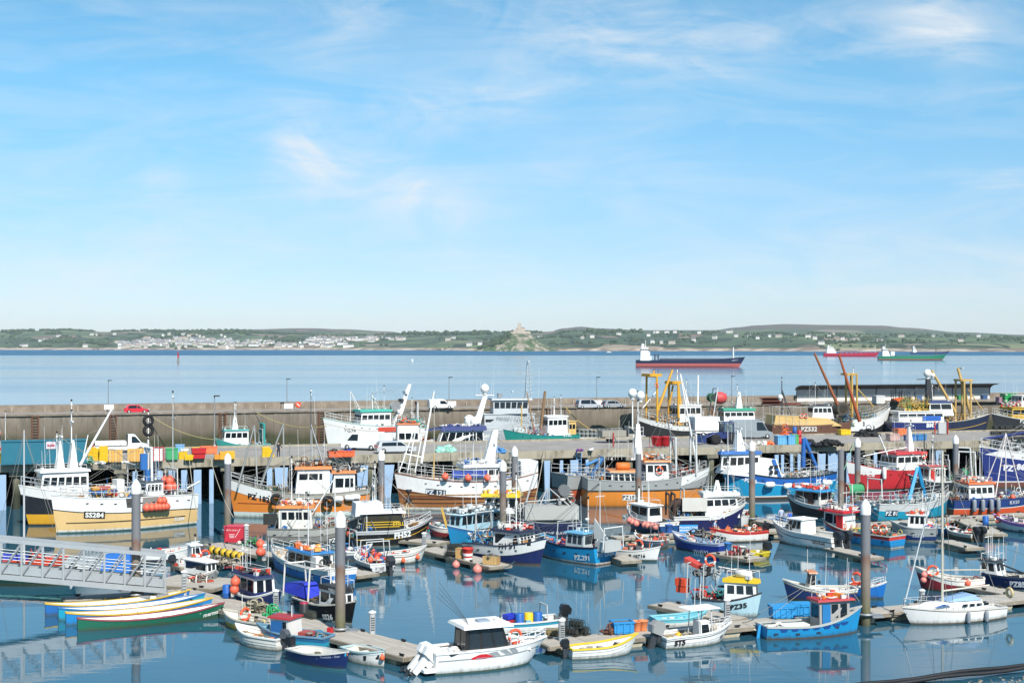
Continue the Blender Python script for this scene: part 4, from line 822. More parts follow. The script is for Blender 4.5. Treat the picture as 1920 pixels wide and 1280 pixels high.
RING = {a: MB().torus((0, 0, 0), .36, .085, a, 20, 6, (0, 0, 0, 1)).mesh('lifebuoy', [paint('ef5a32', .5, .1), paint('f4f0ea', .5, .1)]) for a in 'XYZ'}
def _patch(b, pts, col, name='stripe', off=.02, side=None):
    side = side or b.vis; out = []
    for px, py in pts:
        y = b.half(.6, .6)*side
        for _ in range(3): p = b.P(px, py, y); t = b.tz(p.x, p.z); y = side*b.half(t, p.z)
        out.append(tuple(b.S(t, p.z, side, off)))
    m = MB(); m.add(out, [list(range(len(out)))]); return m.build(name, paint(col, .45, 0), b.o, fix=False)
Boat.patch = _patch
def _plating(b, t0, t1, d0, d1, col, name='plating', off=.03):       # a band of the hull below the sheer in another colour
    for side in (1, -1):
        m = MB(); n = 12
        for i in range(n+1):
            t = t0+(t1-t0)*i/n; zs = b.zs(t); da = d0+(d1-d0)*i/n
            for v in (0, .33, .66, 1): m.v.append(tuple(b.S(t, zs-.05-da*v, side, off)))
        for i in range(n):
            for j in range(3): m.f.append([i*4+j, i*4+4+j, i*4+5+j, i*4+1+j]); m.m.append(0); m.sm.append(False)
        m.build(name, paint(col, .45, .15), b.o)
Boat.plating = _plating
# ---------------------------------------------------------------- nearest boats
W_ = 'f6f5f1'
# white motor boat with the black pilothouse
b = Boat('motor_boat', 'white motor boat with a black glazed pilothouse and two white outboards', 'motor boat', (821, 1266), (992, 1241), 2.6, (1.2, 1.22, 1.42), [('w', .1, '5f7f78'), ('s', 0, W_)], rake=1.1, tf=.88, bul=.55, cap=W_, deck='e9e7e1', inner=W_, capw=.22)
x0, x1 = b.X(862), b.X(946)
b.house(x0, x1, 1.95, 1.62, col='15161a', roof=W_, ns=3, nf=2, nb=2, rf=.5, rb=.1, z0=.78, wz=(.12, .95), roofh=.16, ov=.34, gl=glass('2a3238', .03))
b.part('coaming', MB().hexa([(x0-1.0, -1.1, .66), (b.L/2-1.3, -.75, .9), (b.L/2-1.3, .75, .9), (x0-1.0, 1.1, .66)], [(x0-1.0, -1.0, .9), (b.L/2-1.8, -.6, 1.55), (b.L/2-1.8, .6, 1.55), (x0-1.0, 1.0, .9)]), W_)
b.part('swim_platform', MB().box((-b.L/2-.3, 0, .28), (.75, 2.2, .16), bev=.1), W_)
b.outboard(.42, 'f4f4f0', 1.45, z=.75, tilt=.75); b.outboard(-.42, 'f4f4f0', 1.45, z=.75, tilt=.75)
b.part('engine_well', MB().box((-b.L/2+.5, 0, .8), (.9, 2.0, .7), bev=.12), W_)
b.patch([(839, 1224), (877, 1219), (846, 1231)], '33363c'); b.patch([(884, 1233), (900, 1226), (912, 1225), (926, 1229), (910, 1234), (884, 1236)], 'd62a35', 'emblem')
b.patch([(915, 1224), (932, 1220), (940, 1229), (930, 1230)], '9da3a5'); b.patch([(937, 1219), (950, 1217), (962, 1226), (952, 1228)], '9da3a5'); b.patch([(955, 1216), (966, 1213), (972, 1221), (962, 1224)], '9da3a5'); b.patch([(1006, 1211), (1012, 1209), (1010, 1219), (1005, 1219)], '3f9ec4', 'emblem')
b.strake(-.42, .05, '8c9195', .02, .96, .015); b.rail(.62, .985, .5, 'e3e4e4', 6)
for k in range(4): b.pole('fishing_rod', (x0+.3+k*.12, -.6+k*.4, b.rz), (x0-1.75+k*.3, -1.1+k*.7, b.rz+1.75+.15*k), .014, .008, '4b4d50', 4)
b.part('roof_hatch', MB().box(((x0+x1)/2, 0, b.rz+.05), (.7, .7, .1), bev=.1), '9aa7b8'); b.radar(x1-.5, b.rz+.05, .5, 'dome')
b.ring(x1+.25, b.vis*.9, 1.75, 'orange lifebuoy on the pilothouse side of the white motor boat'); b.gear(-b.L/2+.9, x0, 1.3, .9, 3, ('e9e6dd', 'cfd2d2', 'dddad2'), .6, 'cockpit_seats', .35); b.done()
# workboat with barrels lying behind it
b = Boat('work_boat', 'small cluttered white workboat loaded with blue barrels behind the pilothouse boat', 'workboat', None, None, 2.2, (.75, .7, 1.0), [('w', .12, '2d5f6c'), ('s', -.25, W_), ('s', 0, '3aa0bb')], mid=(958, 1184), L=6.6, hd=200, tf=.8, bul=.5, cap='dfe3e2', deck='a9a49a')
b.gear(-2.6, 2.4, 1.7, None, 9, ('e9e6dd', '2f3338', '3a3d40', 'c8c3b8', 'd9442c', '6fb5c4'), 1.4); b.outboard(.2, '1c1d20', 1.2, z=.9)
b.part('bench', MB().box((.9, 0, .62), (1.1, 1.7, .12)), '8fd0dc'); b.goal(-2.2, 1.2, 1.0, 'c9c9c4', r=.04)
BARR = {c: MB().lathe([(.27, 0), (.29, .03), (.29, .28), (.30, .3), (.30, .34), (.29, .36), (.29, .82), (.25, .88)], n=14).mesh('barrel', paint(c, .4, .15)) for c in ('1f62b5', 'f2c81e', '20b0de', 'c8262b', '2b2d31', 'f07a3c')}
for dx, c, l in ((-.4, '1f62b5', 'blue barrel standing in the cluttered workboat beside a yellow one'), (-1.0, 'f2c81e', 'yellow drum between blue barrels in the cluttered workboat'), (-1.6, '1f62b5', 'blue barrel nearest the engine of the cluttered workboat')): b.place('barrel', BARR[c], l, 'barrel', (dx, .5, .35))
BOXM = {}
def fishbox(c, w=.8, d=.5, h=.32):
    k = (c, w, d, h)
    if k not in BOXM:
        m = MB(); t = .04
        m.hexa([(-w/2+.04, -d/2+.04, 0), (w/2-.04, -d/2+.04, 0), (w/2-.04, d/2-.04, 0), (-w/2+.04, d/2-.04, 0)], [(-w/2, -d/2, h*.4), (w/2, -d/2, h*.4), (w/2, d/2, h*.4), (-w/2, d/2, h*.4)])
        for x, y, a, e in ((0, -d/2+t/2, w, t), (0, d/2-t/2, w, t), (-w/2+t/2, 0, t, d-2*t), (w/2-t/2, 0, t, d-2*t)): m.box((x, y, h*.7), (a, e, h*.6))
        m.box((0, -d/2-.012, h*.9), (w*.98, .03, .05)); m.box((0, d/2+.012, h*.9), (w*.98, .03, .05)); BOXM[k] = m.mesh('fish_box', paint(c, .5, .2))
    return BOXM[k]
b.place('crate', fishbox('c8262b'), 'red crate under a blue lid in the cluttered workboat', 'crate', (.1, .2, .5)); b.place('crate', fishbox('2b3fc4'), 'blue crate tipped on the red crate in the cluttered workboat', 'crate', (.15, .2, .85), .4)
b.done()
# white dinghy with a yellow rim
b = Boat('dinghy', 'long white clinker dinghy with a yellow rim and a small black outboard', 'dinghy', (1075, 1237), (1180, 1224), 1.7, (.6, .62, 1.15), [('w', .06, '8f9a92'), ('s', 0, W_)], rake=.55, tf=.7, bul=.5, cap='efcf3d', deck='cfc9bd', inner='f0eee6', sag=1.8, strake=[(-.2, .03, 'dcdad2', 0, 1, .02), (-.4, .03, 'dcdad2', 0, .97, .02)])
b.thwart(.25, .5, .74, col='a9a7a4'); b.outboard(0, '1e2024', .85); b.gear(-1.4, .2, .8, None, 4, ('55585a', 'b5ada0'), .5, h=.3); b.buoys(1, .8, .9, 0, .1, .3, 'brown ball fender lying in the long white dinghy', 'black', .2); b.done()
# ST5
b = Boat('motor_boat', 'white open boat numbered ST5 with a centre console and big grey outboard', 'motor boat', (1252, 1217), (1352, 1201), 2.0, (.66, .74, 1.12), [('w', .06, '9aa18f'), ('s', -.22, W_), ('s', -.17, '2b2d33'), ('s', 0, W_)], rake=.75, tf=.85, bul=.45, cap=W_, deck='d9d6cc', strake=[(-.42, .025, 'd9d8d2', 0, .96, .02)])
b.text('ST5', 1275, 1204, 9.5, '2a1a20', .05); b.text('ST', 1353, 1193, 6, '2a1a20', .04); b.outboard(0, '9b9b9a', 1.5, z=.75, tilt=.35)
b.house(.05, .85, .9, 1.05, col=W_, roof=W_, ns=1, nf=1, nb=0, rf=.2, wz=(.55, .9), ov=.02)
b.goal(-.15, 1.0, 1.75, 'd5d7d8', z0=.4, r=.035, beam=False); b.goal(.75, 1.0, 1.75, 'd5d7d8', z0=.4, r=.035, beam=False); b.part('canopy_top', MB().hexa([(-.8, -.75, 2.15), (1.3, -.75, 2.15), (1.3, .75, 2.15), (-.8, .75, 2.15)], [(-.7, -.65, 2.22), (1.2, -.65, 2.22), (1.2, .65, 2.22), (-.7, .65, 2.22)]), 'eef0ee')
b.whip(-.1, 2.2, 1.7); b.whip(.5, 2.2, 2.0, .3); b.gear(-1.9, -.2, 1.2, None, 6, ('2c2f33', 'e6c33a', 'd8d4ca', '6a6d70'), .8, h=.4); b.rail(.72, .985, .35, 'cfd1d1', 5); b.part('pot', MB().lathe([(.16, .6), (.18, .62), (.18, 1.0), (.15, 1.02)], (1.35, .1, .0), 12), 'b8b2a5')
b.buoys(1, -1.4, -1.3, -.3, -.2, .4, 'yellow ball buoy in the stern of the white ST5 boat', 'yellow', .24); b.done()
# blue boat with a red roofed wheelhouse
b = Boat('fishing_boat', 'bright blue open fishing boat with a red roofed grey wheelhouse and scalloped trim', 'fishing boat', (1440, 1199), (1606, 1184), 2.4, (.78, .72, 1.62), [('w', .07, '8d4a3b'), ('s', 0, '2295cf')], rake=.35, tf=.72, bul=.5, cap='bdbfba', deck='b4b0a6', inner='c9c6bd', sag=1.7, capw=.2)
x0, x1 = b.X(1528), b.X(1588); b.house(x0, x1, 1.3, 1.7, col='a9a6a2', roof='b3313a', ns=3, nf=2, nb=1, rf=.05, z0=.42, wz=(.5, .9), roofh=.12, ov=.2, dcol=('1f78b5', .2, .55))
for px in (1470, 1491, 1511, 1531, 1551, 1569, 1584): b.patch([(px-8, b_y) for b_y in (0,)] and [(px-8, 1179.5-(px-1470)*.075-max(0, px-1550)*.14), (px+8, 1178.5-(px-1470)*.085-max(0, px-1550)*.15), (px+5, 1184-(px-1470)*.085-max(0, px-1550)*.15), (px-4, 1185-(px-1470)*.075-max(0, px-1550)*.14)], '1c4d94', 'scallop')
b.part('rudder', MB().prism([(-b.L/2-.4, -.3), (-b.L/2-.02, -.3), (-b.L/2-.02, .8), (-b.L/2-.2, .8)], -.04, .04), '2b9ad4')
b.part('hatch_cover', MB().box((b.X(1490), .1, .62), (1.8, .9, .2), bev=.05), 'eceae3'); b.gear(-b.L/2+.1, -b.L/2+1.3, 1.4, None, 8, ('eeece6', 'dcd9d2', 'c9c6be', 'e8e6e2'), 1.2, 'nets', .4); b.gear(x0+.1, x1-.1, 1.0, b.rz-.02, 12, ('f08a2c', 'd8442c', 'e8e2d8', 'c4443c'), .9, 'roof_gear', .14); b.mast(x0+.3, b.rz, b.rz+.9, .03, arm=False); b.done()
# sailing yacht
b = Boat('sailing_yacht', 'white sailing yacht with a tall pale mast and blue cabin stripes', 'sailing yacht', (1887, 1158), (1708, 1170), 2.5, (.72, .86, 1.18), [('w', .1, '8d6f62'), ('s', -.1, 'f7f3ee'), ('s', -.05, '7d5546'), ('s', 0, W_)], rake=.7, tf=.5, bul=.1, cap='d8d4cc', deck='eceae4', sag=1.6)
xc0, xc1 = b.X(1880), b.X(1718); c0, c1 = sorted((b.X(1830), b.X(1716)))
cz = .78; b.part('coachroof', MB().hexa([(c0, -.85, cz), (c1, -.45, cz+.2), (c1, .45, cz+.2), (c0, .85, cz)], [(c0+.1, -.7, cz+.62), (c1-1.1, -.4, cz+.5), (c1-1.1, .4, cz+.5), (c0+.1, .7, cz+.62)]), W_)
for k in range(4): x = b.X(1795+k*13); b.part('window', MB().box((x, b.vis*.80, cz+.33), (.36, .05, .17)), GLASS)
b.part('stripe', MB().prism([(b.X(1739), cz+.34), (b.X(1770), cz+.36), (b.X(1758), cz+.5)], b.vis*.66, b.vis*.75), '4a73b8'); b.part('sprayhood', MB().hexa([(b.X(1826), -.75, cz+.6), (b.X(1770), -.6, cz+.6), (b.X(1770), .6, cz+.6), (b.X(1826), .75, cz+.6)][::-1], [(b.X(1816), -.6, cz+.95), (b.X(1780), -.5, cz+.75), (b.X(1780), .5, cz+.75), (b.X(1816), .6, cz+.95)][::-1]), '93b4d6')
mz = b.P(1768, 846).z; mx_ = b.X(1767); b.pole('mast', (mx_, 0, 1.0), (mx_, 0, mz), .085, .07, 'ded6c4', 10); b.pole('boom', (mx_, 0, 2.0), (b.X(1855), 0, 2.15), .06, .05, 'd9d2c2', 8)
b.lines(((mx_, 0, mz), (b.L/2-.1, 0, 1.2)), ((mx_, 0, mz), (-b.L/2+.1, 0, .9)), ((mx_, 0, mz-.3), (mx_, 1.1, .9)), ((mx_, 0, mz-.3), (mx_, -1.1, .9)), ((mx_, 0, mz*.55), (mx_+.5, 1.1, .9)), ((mx_, 0, mz*.55), (mx_+.5, -1.1, .9)))
b.pole('furled_sail', (b.L/2-.25, 0, 1.5), (mx_+.35, 0, mz-1.2), .05, .03, 'c9d3da', 6); b.rail(.02, .98, .55, 'c4c8ca', 9, top=1, r=.018)
m = MB(); m.torus((b.X(1893), 0, 1.55), .28, .1, 'X', 14, 6); b.part('cover', m, 'cdb88a')
b.fenders((1813, 1847), -.45, 'grey', 'grey tube fender hanging on the white sailing yacht', .17); b.done()
# small navy dinghy with emblem
b = Boat('dinghy', 'navy blue dinghy with a white inside and a winged emblem on its bow', 'dinghy', (538, 1236), (648, 1257), 1.85, (.62, .72, 1.12), [('w', .1, '2aa3c4'), ('s', -.04, '1c2f63'), ('s', 0, '15161c')], rake=.3, tf=.62, bul=.52, cap='d9d8d2', deck='d6d2c4', inner='efede4', capw=.06, sag=1.7)
b.text('Treeisza - Star', 617, 1231, 4.2, 'c9d2e0', .0); b.patch([(638, 1224), (645, 1222.5), (644, 1231), (640, 1231)], '35b0dc', 'emblem'); b.patch([(646, 1223), (650, 1222), (651, 1228), (647, 1230)], 'ef6f33', 'emblem', .03)
b.thwart(.3, .6, col='dcd8cc'); b.outboard(0, '1b1c20', .95); b.gear(-1.2, .8, .8, None, 2, ('a9a08a', '6a6250', 'dcd6c6'), .5, h=.25); b.done()
# white dinghy behind it
b = Boat('dinghy', 'white clinker dinghy with a pale blue rim and a dark square patch on its side', 'dinghy', (640, 1232), (720, 1250), 1.6, (.6, .68, .92), [('w', .05, 'a9b0a5'), ('s', -.2, 'f1f0ea'), ('s', -.16, 'a8c4c4'), ('s', 0, 'f1f0ea')], rake=.05, tf=.6, bul=.45, cap='b8d3d3', deck='d0c9bd', inner='e6e2d8', capw=.07)
b.patch([(681, 1229), (701, 1229), (701, 1237), (681, 1238)], '26272c', 'patch'); b.text('Gwen', 711, 1233, 5, '3c4046', .0); b.thwart(.35, .65, col='e9e7df'); b.done()
b.fenders((721,), -.35, 'tear', 'orange fender at the stem of the patched white dinghy', .16)
# white rowing dinghy
b = Boat('rowing_dinghy', 'white rowing dinghy with orange thwarts and a grey outboard on its stern', 'dinghy', (517, 1220), (450, 1203), 1.75, (.68, .72, 1.1), [('w', .05, 'a98f7a'), ('s', -.16, 'f2efe6'), ('s', -.12, '9a978f'), ('s', 0, 'f2efe6')], rake=.4, tf=.72, bul=.55, cap='f0eee6', deck='e2dcd0', inner='efece2', strake=[(-.3, .03, 'cfcbc0', 0, 1, .02), (-.45, .03, 'cfcbc0', 0, .96, .02)])
b.thwart(.32, .6, col='e29a6e'); b.thwart(.85, col='eae6da'); b.outboard(.1, '5a5f66', .95, z=.72); b.pole('oar', (-1.5, .5, .75), (1.0, .35, .8), .03, .03, 'b58a5a'); b.done()
# yellow boat
b = Boat('open_boat', 'small open boat with a yellow hull bottom, grey outboard and orange lifebuoy', 'open boat', (500, 1192), (424, 1172), 1.9, (.75, .72, 1.05), [('w', .05, '6a5a3a'), ('w', .42, 'd9b02c'), ('s', -.15, 'e8e4d8'), ('s', 0, 'c9c3b2')], rake=.3, tf=.7, bul=.5, cap='cfc9b8', deck='d4cec0', inner='e6e2d6')
b.ring(.3, 0, .95, 'orange lifebuoy lying in the small yellow bottomed boat', 'X', .3); b.gear(-1.6, 1.2, 1.2, None, 5, ('e9e6dd', 'f0d24a', '6a6d70', 'c9c3b8'), 1, h=.4); b.outboard(0, '6d7278', 1.1, z=.8); b.pole('mast', (.6, 0, .7), (.6, 0, 2.2), .03, .02); b.done()
# blue cabin boat with red roof
b = Boat('cabin_boat', 'small turquoise boat with a white cabin, blue door and red roof', 'cabin boat', (606, 1218), (492, 1202), 1.9, (.7, .75, 1.1), [('w', .06, '4a6a6c'), ('s', -.3, '35a5c4'), ('s', 0, '2f6f9a')], rake=.4, tf=.7, bul=.45, cap='6e97b0', deck='9aa6a8', inner='7fb4c4')
x0, x1 = sorted((b.X(512), b.X(555))); b.house(x0, x1, 1.5, 1.25, col='eceae4', roof='b03436', ns=3, nf=2, nb=0, rf=.15, rb=.1, z0=.35, wz=(.45, .85), roofh=.1, ov=.12, dcol=('1f62a0', .55, .75))
b.part('hatch', MB().box((b.X(577), 0, .75), (.9, .9, .25), bev=.06), 'b2504a'); b.gear(b.X(606), b.X(585), 1.5, None, 3, ('8a8478', '3f86a8', 'c9a98a', '55524c'), 1.2); b.mast(x0+.3, b.rz, b.rz+.7, .03, arm=False); b.done()
b = None
# four pilot gigs
def gig(name_lab, stern, bow, hull, cap, txt=None):
    b = Boat('rowing_gig', name_lab, 'rowing gig', stern, bow, 1.72, (.82, .52, .98), [('w', .02, '1c3a33' if txt else hull), ('s', 0, hull)], rake=.25, tf=.18, bul=.42, cap=cap, deck='e3ddd0', inner='f2efe8', capw=.07, sag=2.2, pd=2.6, pw=1.9, group='rowing gigs moored side by side')
    b.thwart(.2, .3, .4, .5, .6, .7, .8, col='e9e4d6')
    if txt: b.text(txt, 399, 1148, 7.5, 'f1efe8', .03)
    for k in range(6): b.pole('thole_pin', (-b.L*.3+k*b.L*.11, b.half(.5, .5)-.02, .5), (-b.L*.3+k*b.L*.11, b.half(.5, .5)-.02, .72), .02, .02, 'b58a4a')
    b.done()
gig('dark green rowing gig with a maroon rim, nearest of the four gigs', (146, 1183), (414, 1157), '1c6a52', '9a4f54', 'mermaid')
gig('blue rowing gig with a yellow rim moored against the green gig', (124, 1172), (392, 1147), '2486c8', 'dcb33a')
gig('turquoise rowing gig with a blue rim, third of the four gigs', (110, 1163), (378, 1139), '1f9fc0', '2f77b5')
gig('white rowing gig with a yellow rim, farthest of the four gigs', (85, 1154), (350, 1131), '2a6cb4', 'd9b43c')
# tarpaulin screens at the gig sterns hang as covers
# boats behind the gangway
b = Boat('work_boat', 'dark green hulled boat lying behind the gangway', 'workboat', (-60, 1096), (128, 1096), 2.6, (1.0, 1.0, 1.5), [('w', .1, '16211f'), ('s', -.35, '173f38'), ('s', -.27, '8fd0bd'), ('s', 0, '173f38')], rake=.8, tf=.8, bul=.5, cap='e6e4dc'); b.mast(b.X(45), .6, b.P(45, 806).z, .1, 'c3c6c6', 0, arm=False, stays=(-b.L*.3, b.L*.4)); b.gear(-3, 3, 1.8, None, 3, ('d9d6cf', 'e9e6e0', '55585a'), 1); b.done()
b = Boat('inflatable', 'orange inflatable rescue boat with blue covers behind the gangway', 'inflatable boat', (-30, 1068), (112, 1066), 2.3, (.8, .75, 1.05), [('w', .3, '8e2a24'), ('s', 0, 'e3502f')], rake=.7, tf=.9, bul=.35, cap='e3502f', capw=.35, deck='55524e', pd=3.5, pw=3)
b.part('cover', MB().hexa([(-3, -.8, .6), (.2, -.8, .6), (.2, .8, .6), (-3, .8, .6)], [(-2.8, -.4, 1.3), (0, -.4, 1.1), (0, .4, 1.1), (-2.8, .4, 1.3)]), '2237a8'); b.goal(.9, 1.3, 1.5, '6a6d70', r=.05); b.gear(.4, 2.2, 1.2, None, 4, ('d8402c', '3a3d40', 'e05a33', '2f3236'), 1.2, h=1.0); b.done()
b = Boat('open_boat', 'grey and white boat under a bright blue cover behind the gangway', 'open boat', (265, 1096), (140, 1092), 2.2, (.8, .8, 1.2), [('w', .1, '4a4d50'), ('s', 0, 'cfd3d4')], rake=.7, bul=.3, cap='e6e6e2')
b.part('cover', MB().hexa([(-2.4, -.9, .75), (.2, -.9, .75), (.2, .9, .75), (-2.4, .9, .75)], [(-2.0, -.5, 2.3), (-.1, -.45, 2.2), (-.1, .45, 2.2), (-2.0, .5, 2.3)]), '1f6fc4'); b.gear(.3, 2.2, 1.3, None, 5, ('dcdcd8', 'c2c6c8', '9aa0a4'), 1.2, h=.7); b.done()
b = Boat('motor_boat', 'white motor boat with an upturned dark bow beyond the blue covered boat', 'motor boat', (262, 1056), (350, 1050), 2.3, (.8, .85, 1.3), [('w', .3, '1c2a44'), ('s', 0, W_)], rake=.8, bul=.4); b.gear(-2, 1, 1.3, None, 15, ('d8402c', 'e9e6e0', 'cf5640'), 1); b.done()
# ---------------------------------------------------------------- boats on the middle pontoons
FB = 'fishing_boat'; fb_ = 'fishing boat'
def bands(top, main=None, boot='5a2f28', d=-.3, line=None, bh=.12):
    r = [('w', bh, boot)]
    if main: r.append(('s', d, main)); r += [('s', d+.08, line)] if line else []
    return r+[('s', 0, top)]
# guillemot
b = Boat(FB, 'navy and white cabin boat with a small square wheelhouse and blue barrel', fb_, (446, 1135), (516, 1146), 2.3, (.85, .9, 1.55), bands(W_, '20305f', '1b2440', -.12), rake=.5, tf=.8, bul=.5, cap='dfe0de')
x0, x1 = sorted((b.X(448), b.X(497))); b.house(x0, x1, 1.65, 1.6, roof='1f2c5c', ns=3, nf=2, nb=1, rf=.12, band=('20306a', .62), z0=.55, wz=(.52, .88), roofh=.12); b.htext('GUILLEMOT', (x0+x1)/2, 1.45, .84, .24, '22283c'); b.text('GUI 50', 502, 1121, 6, 'c9ccd8', 0)
b.mast(x0+.5, b.rz, b.rz+1.9, .03, lamps=2); b.whip(x0+.2, b.rz, 2.6, .4); b.gear(x0+.1, x1-.2, 1.2, b.rz, 3, ('2b2d30', 'c8402c', '55585a'), .8, 'roof_gear', .3); b.gear(-b.L/2+.2, x0, 1.6, None, 4, ('e9e6df', 'c0c4c6', 'd8442c'), .9)
b.place('barrel', BARR['1f62b5'], 'blue barrel hanging beside the navy and white cabin boat', 'barrel', (x0+.9, b.vis*1.5, .62)); b.buoys(2, x0+1.7, x0+1.9, b.vis*1.3, b.vis*1.4, .95, 'red ball buoy beside the blue barrel on the navy cabin boat', 'buoy', .36); b.done()
# blue and white boat, bow left
b = Boat(FB, 'bright blue hulled boat with a white upper deck and blue edged wheelhouse roof', fb_, (618, 1101), (514, 1062), 2.9, (1.25, 1.15, 1.7), bands('f0f0ec', '1f6fb8', '14508c', -.42, 'f0f0ec'), rake=.7, tf=.85, bul=.55, deck='d8d4ca')
x0, x1 = sorted((b.X(557), b.X(604))); b.house(x0, x1, 1.9, 1.5, roof='2a7fc4', ns=3, nf=3, nb=1, rf=.25, wz=(.45, .9), roofh=.12, ov=.2); b.ttext('AZU ·JOY', 1.0, .24, 'e6e9f0', 0); b.text('PZ', 585, 1082, 7, 'dfe6f0')
mz = b.P(578, 930).z; b.mast(b.X(578), 2.0, mz, .06, 'd8dadb', stays=(-b.L*.3, b.L*.42)); b.gear(x0, x1, 1.4, b.rz, 5, ('ef7a3c', 'e9e6e0', 'f0b05a'), .7, 'roof_gear', .2); b.part('side_box', MB().box((b.X(609), b.vis*.7, 1.5), (.9, .6, .9)), 'ece9e2'); b.rail(.62, .98, .6); b.gear(x1, b.L/2-1, 1.3, None, 7, ('e9e6e0', 'd8b98a', 'cfcfca'), .8); b.gear(-b.L/2+.2, x0, 1.6, None, 8, None, 1.2, h=.9)
b.buoys(3, b.L/2-.6, b.L/2, b.vis*.9, b.vis*1.2, .9, 'red ball buoy at the bow of the bright blue hulled boat', 'buoy', .4); b.done()
# dark grey tender, seen from astern
b = Boat('work_boat', 'dark grey open boat with a grey outboard, lifebuoys and red buoys', 'workboat', None, None, 2.3, (.95, .95, 1.3), bands('e8e8e4', '33383c', '24282c', -.3), mid=(694, 1070), L=5.2, hd=118, tf=.95, bul=.5)
b.outboard(-.5, '2d3138', 1.35, z=.8); b.ttext('Cheryl Marie', .55, .2, 'd6d8d8', 0, .4); b.goal(-1.6, 1.9, 1.7, 'cfd3d2', r=.04); b.goal(-.4, 1.9, 1.7, 'cfd3d2', r=.04); b.gear(-2.2, 1.5, 1.7, None, 8, ('d8342c', '2f6fb0', '3a3d40', 'c9c4b8', '6a5a4a', 'e9e6e0'), 1.6, h=1.2); b.buoys(5, -2.0, 1.0, -.9, .9, .9, 'red ball buoy heaped in the dark grey open boat', 'buoy', .26); b.done()
# white open boat with orange fenders
b = Boat('open_boat', 'white clinker open boat with three orange fenders along its side', 'open boat', (722, 1058), (789, 1052), 2.1, (.8, .85, 1.35), bands('f1efe8', 'f1efe8', '9a968c', -.3, '6a6a66'), rake=.5, tf=.7, bul=.5, cap='e9e6dd', strake=[(-.5, .03, 'd6d3c9', 0, .97, .02)])
b.gear(-2, .5, 1.4, None, 3, ('d8402c', '6a6d70', 'c9c4b8', '88846f'), 1, h=.6); b.fenders((727, 755, 782), -.5, 'tear', 'orange tear-shaped fender on the side of the white clinker open boat', .2); b.done()
# SS26
b = Boat(FB, 'black hulled boat numbered SS26 with a white wheelhouse and tubular gallows aft', fb_, (552, 1143), (659, 1171), 2.4, (.85, .95, 1.62), bands('d5cfc2', '141518', 'e4e2da', -.08, 'd5cfc2'), rake=.55, tf=.8, bul=.5, deck='b5ada0', cap='d2ccbf')
b.text('SS26', 614, 1156, 9.5, 'f4f4f0', .05); x0, x1 = sorted((b.X(616), b.X(651))); b.house(x0, x1, 1.4, 1.35, roof='26282b', ns=2, nf=2, nb=1, rf=.12, z0=.62, wz=(.42, .85), roofh=.3, ov=.06); b.htext('PARIS M', x1-.6, 2.13, .78, .2, 'e8e8e4')
b.mast(x0+.3, b.rz, b.rz+1.3, .04); b.goal(b.X(553), 1.5, 2.2, 'd9d5cc', r=.07); b.goal(b.X(600), 1.5, 2.2, 'd9d5cc', r=.07)
for s_ in (-1, 1): b.pole('gallows_rail', (b.X(553), s_*.75, b.zs(.1)+2.1), (b.X(600), s_*.75, b.zs(.4)+2.1), .06, .06, 'd9d5cc')
b.part('cover', MB().hexa([(b.X(545), -.8, 1.0), (b.X(592), -.8, 1.0), (b.X(592), .8, 1.0), (b.X(545), .8, 1.0)], [(b.X(550), -.5, 1.6), (b.X(580), -.5, 1.9), (b.X(580), .5, 1.9), (b.X(550), .5, 1.6)]), '2438c0'); b.gear(-b.L/2, x0, 1.7, None, 3, ('6b5a44', 'a8a293', '3a3d3f', 'd8d4ca'), 1.5); b.buoys(2, 0, .6, -.6, .2, 1.3, 'orange ball buoy on the deck of the black SS26 boat', 'buoy', .22); b.done()
# SS66
b = Boat(FB, 'small white cabin boat with a grey bow, numbered SS66, near the gangway foot', fb_, (350, 1094), (396, 1100), 2.0, (.75, .75, 1.35), bands('eceae4', '8f9698', '70787a', -.15), rake=.6, tf=.8, bul=.4, mid=None); b.text('SS66', 383, 1085, 6, '24262a', .03)
x0, x1 = sorted((b.X(361), b.X(400))); b.house(x0, x1-.2, 1.45, 1.05, roof=W_, ns=1, nf=2, nb=1, rf=.1, z0=.8, wz=(.4, .88)); b.mast(x0+.4, b.rz, b.rz+1.6, .03); b.ring(x0+.3, .2, b.rz+.15, 'orange and white lifebuoy on the roof of the SS66 cabin boat', 'Z'); b.gear(-b.L/2, x0, 1.4, None, 3, ('d8402c', '2f6fb0', 'e9e6e0'), 1); b.done()
b = Boat('open_boat', 'small grey boat stacked with orange boxes behind the SS66 cabin boat', 'open boat', (338, 1072), (385, 1066), 1.9, (.7, .7, 1.1), bands('e2e2de', 'b9bec0', '70787a', -.2), rake=.4, bul=.4); b.house(-.3, .6, 1.2, 1.4, ns=1, nf=2, z0=.6); b.outboard(.2, '2d3138', 1); b.gear(-1.5, .2, 1.4, None, 4, ('d8402c', 'e0552f', 'e9e6e0'), 1.3); b.ring(.8, -.5, 1.2, 'white lifebuoy on the small grey boat with orange boxes', 'Y'); b.done()
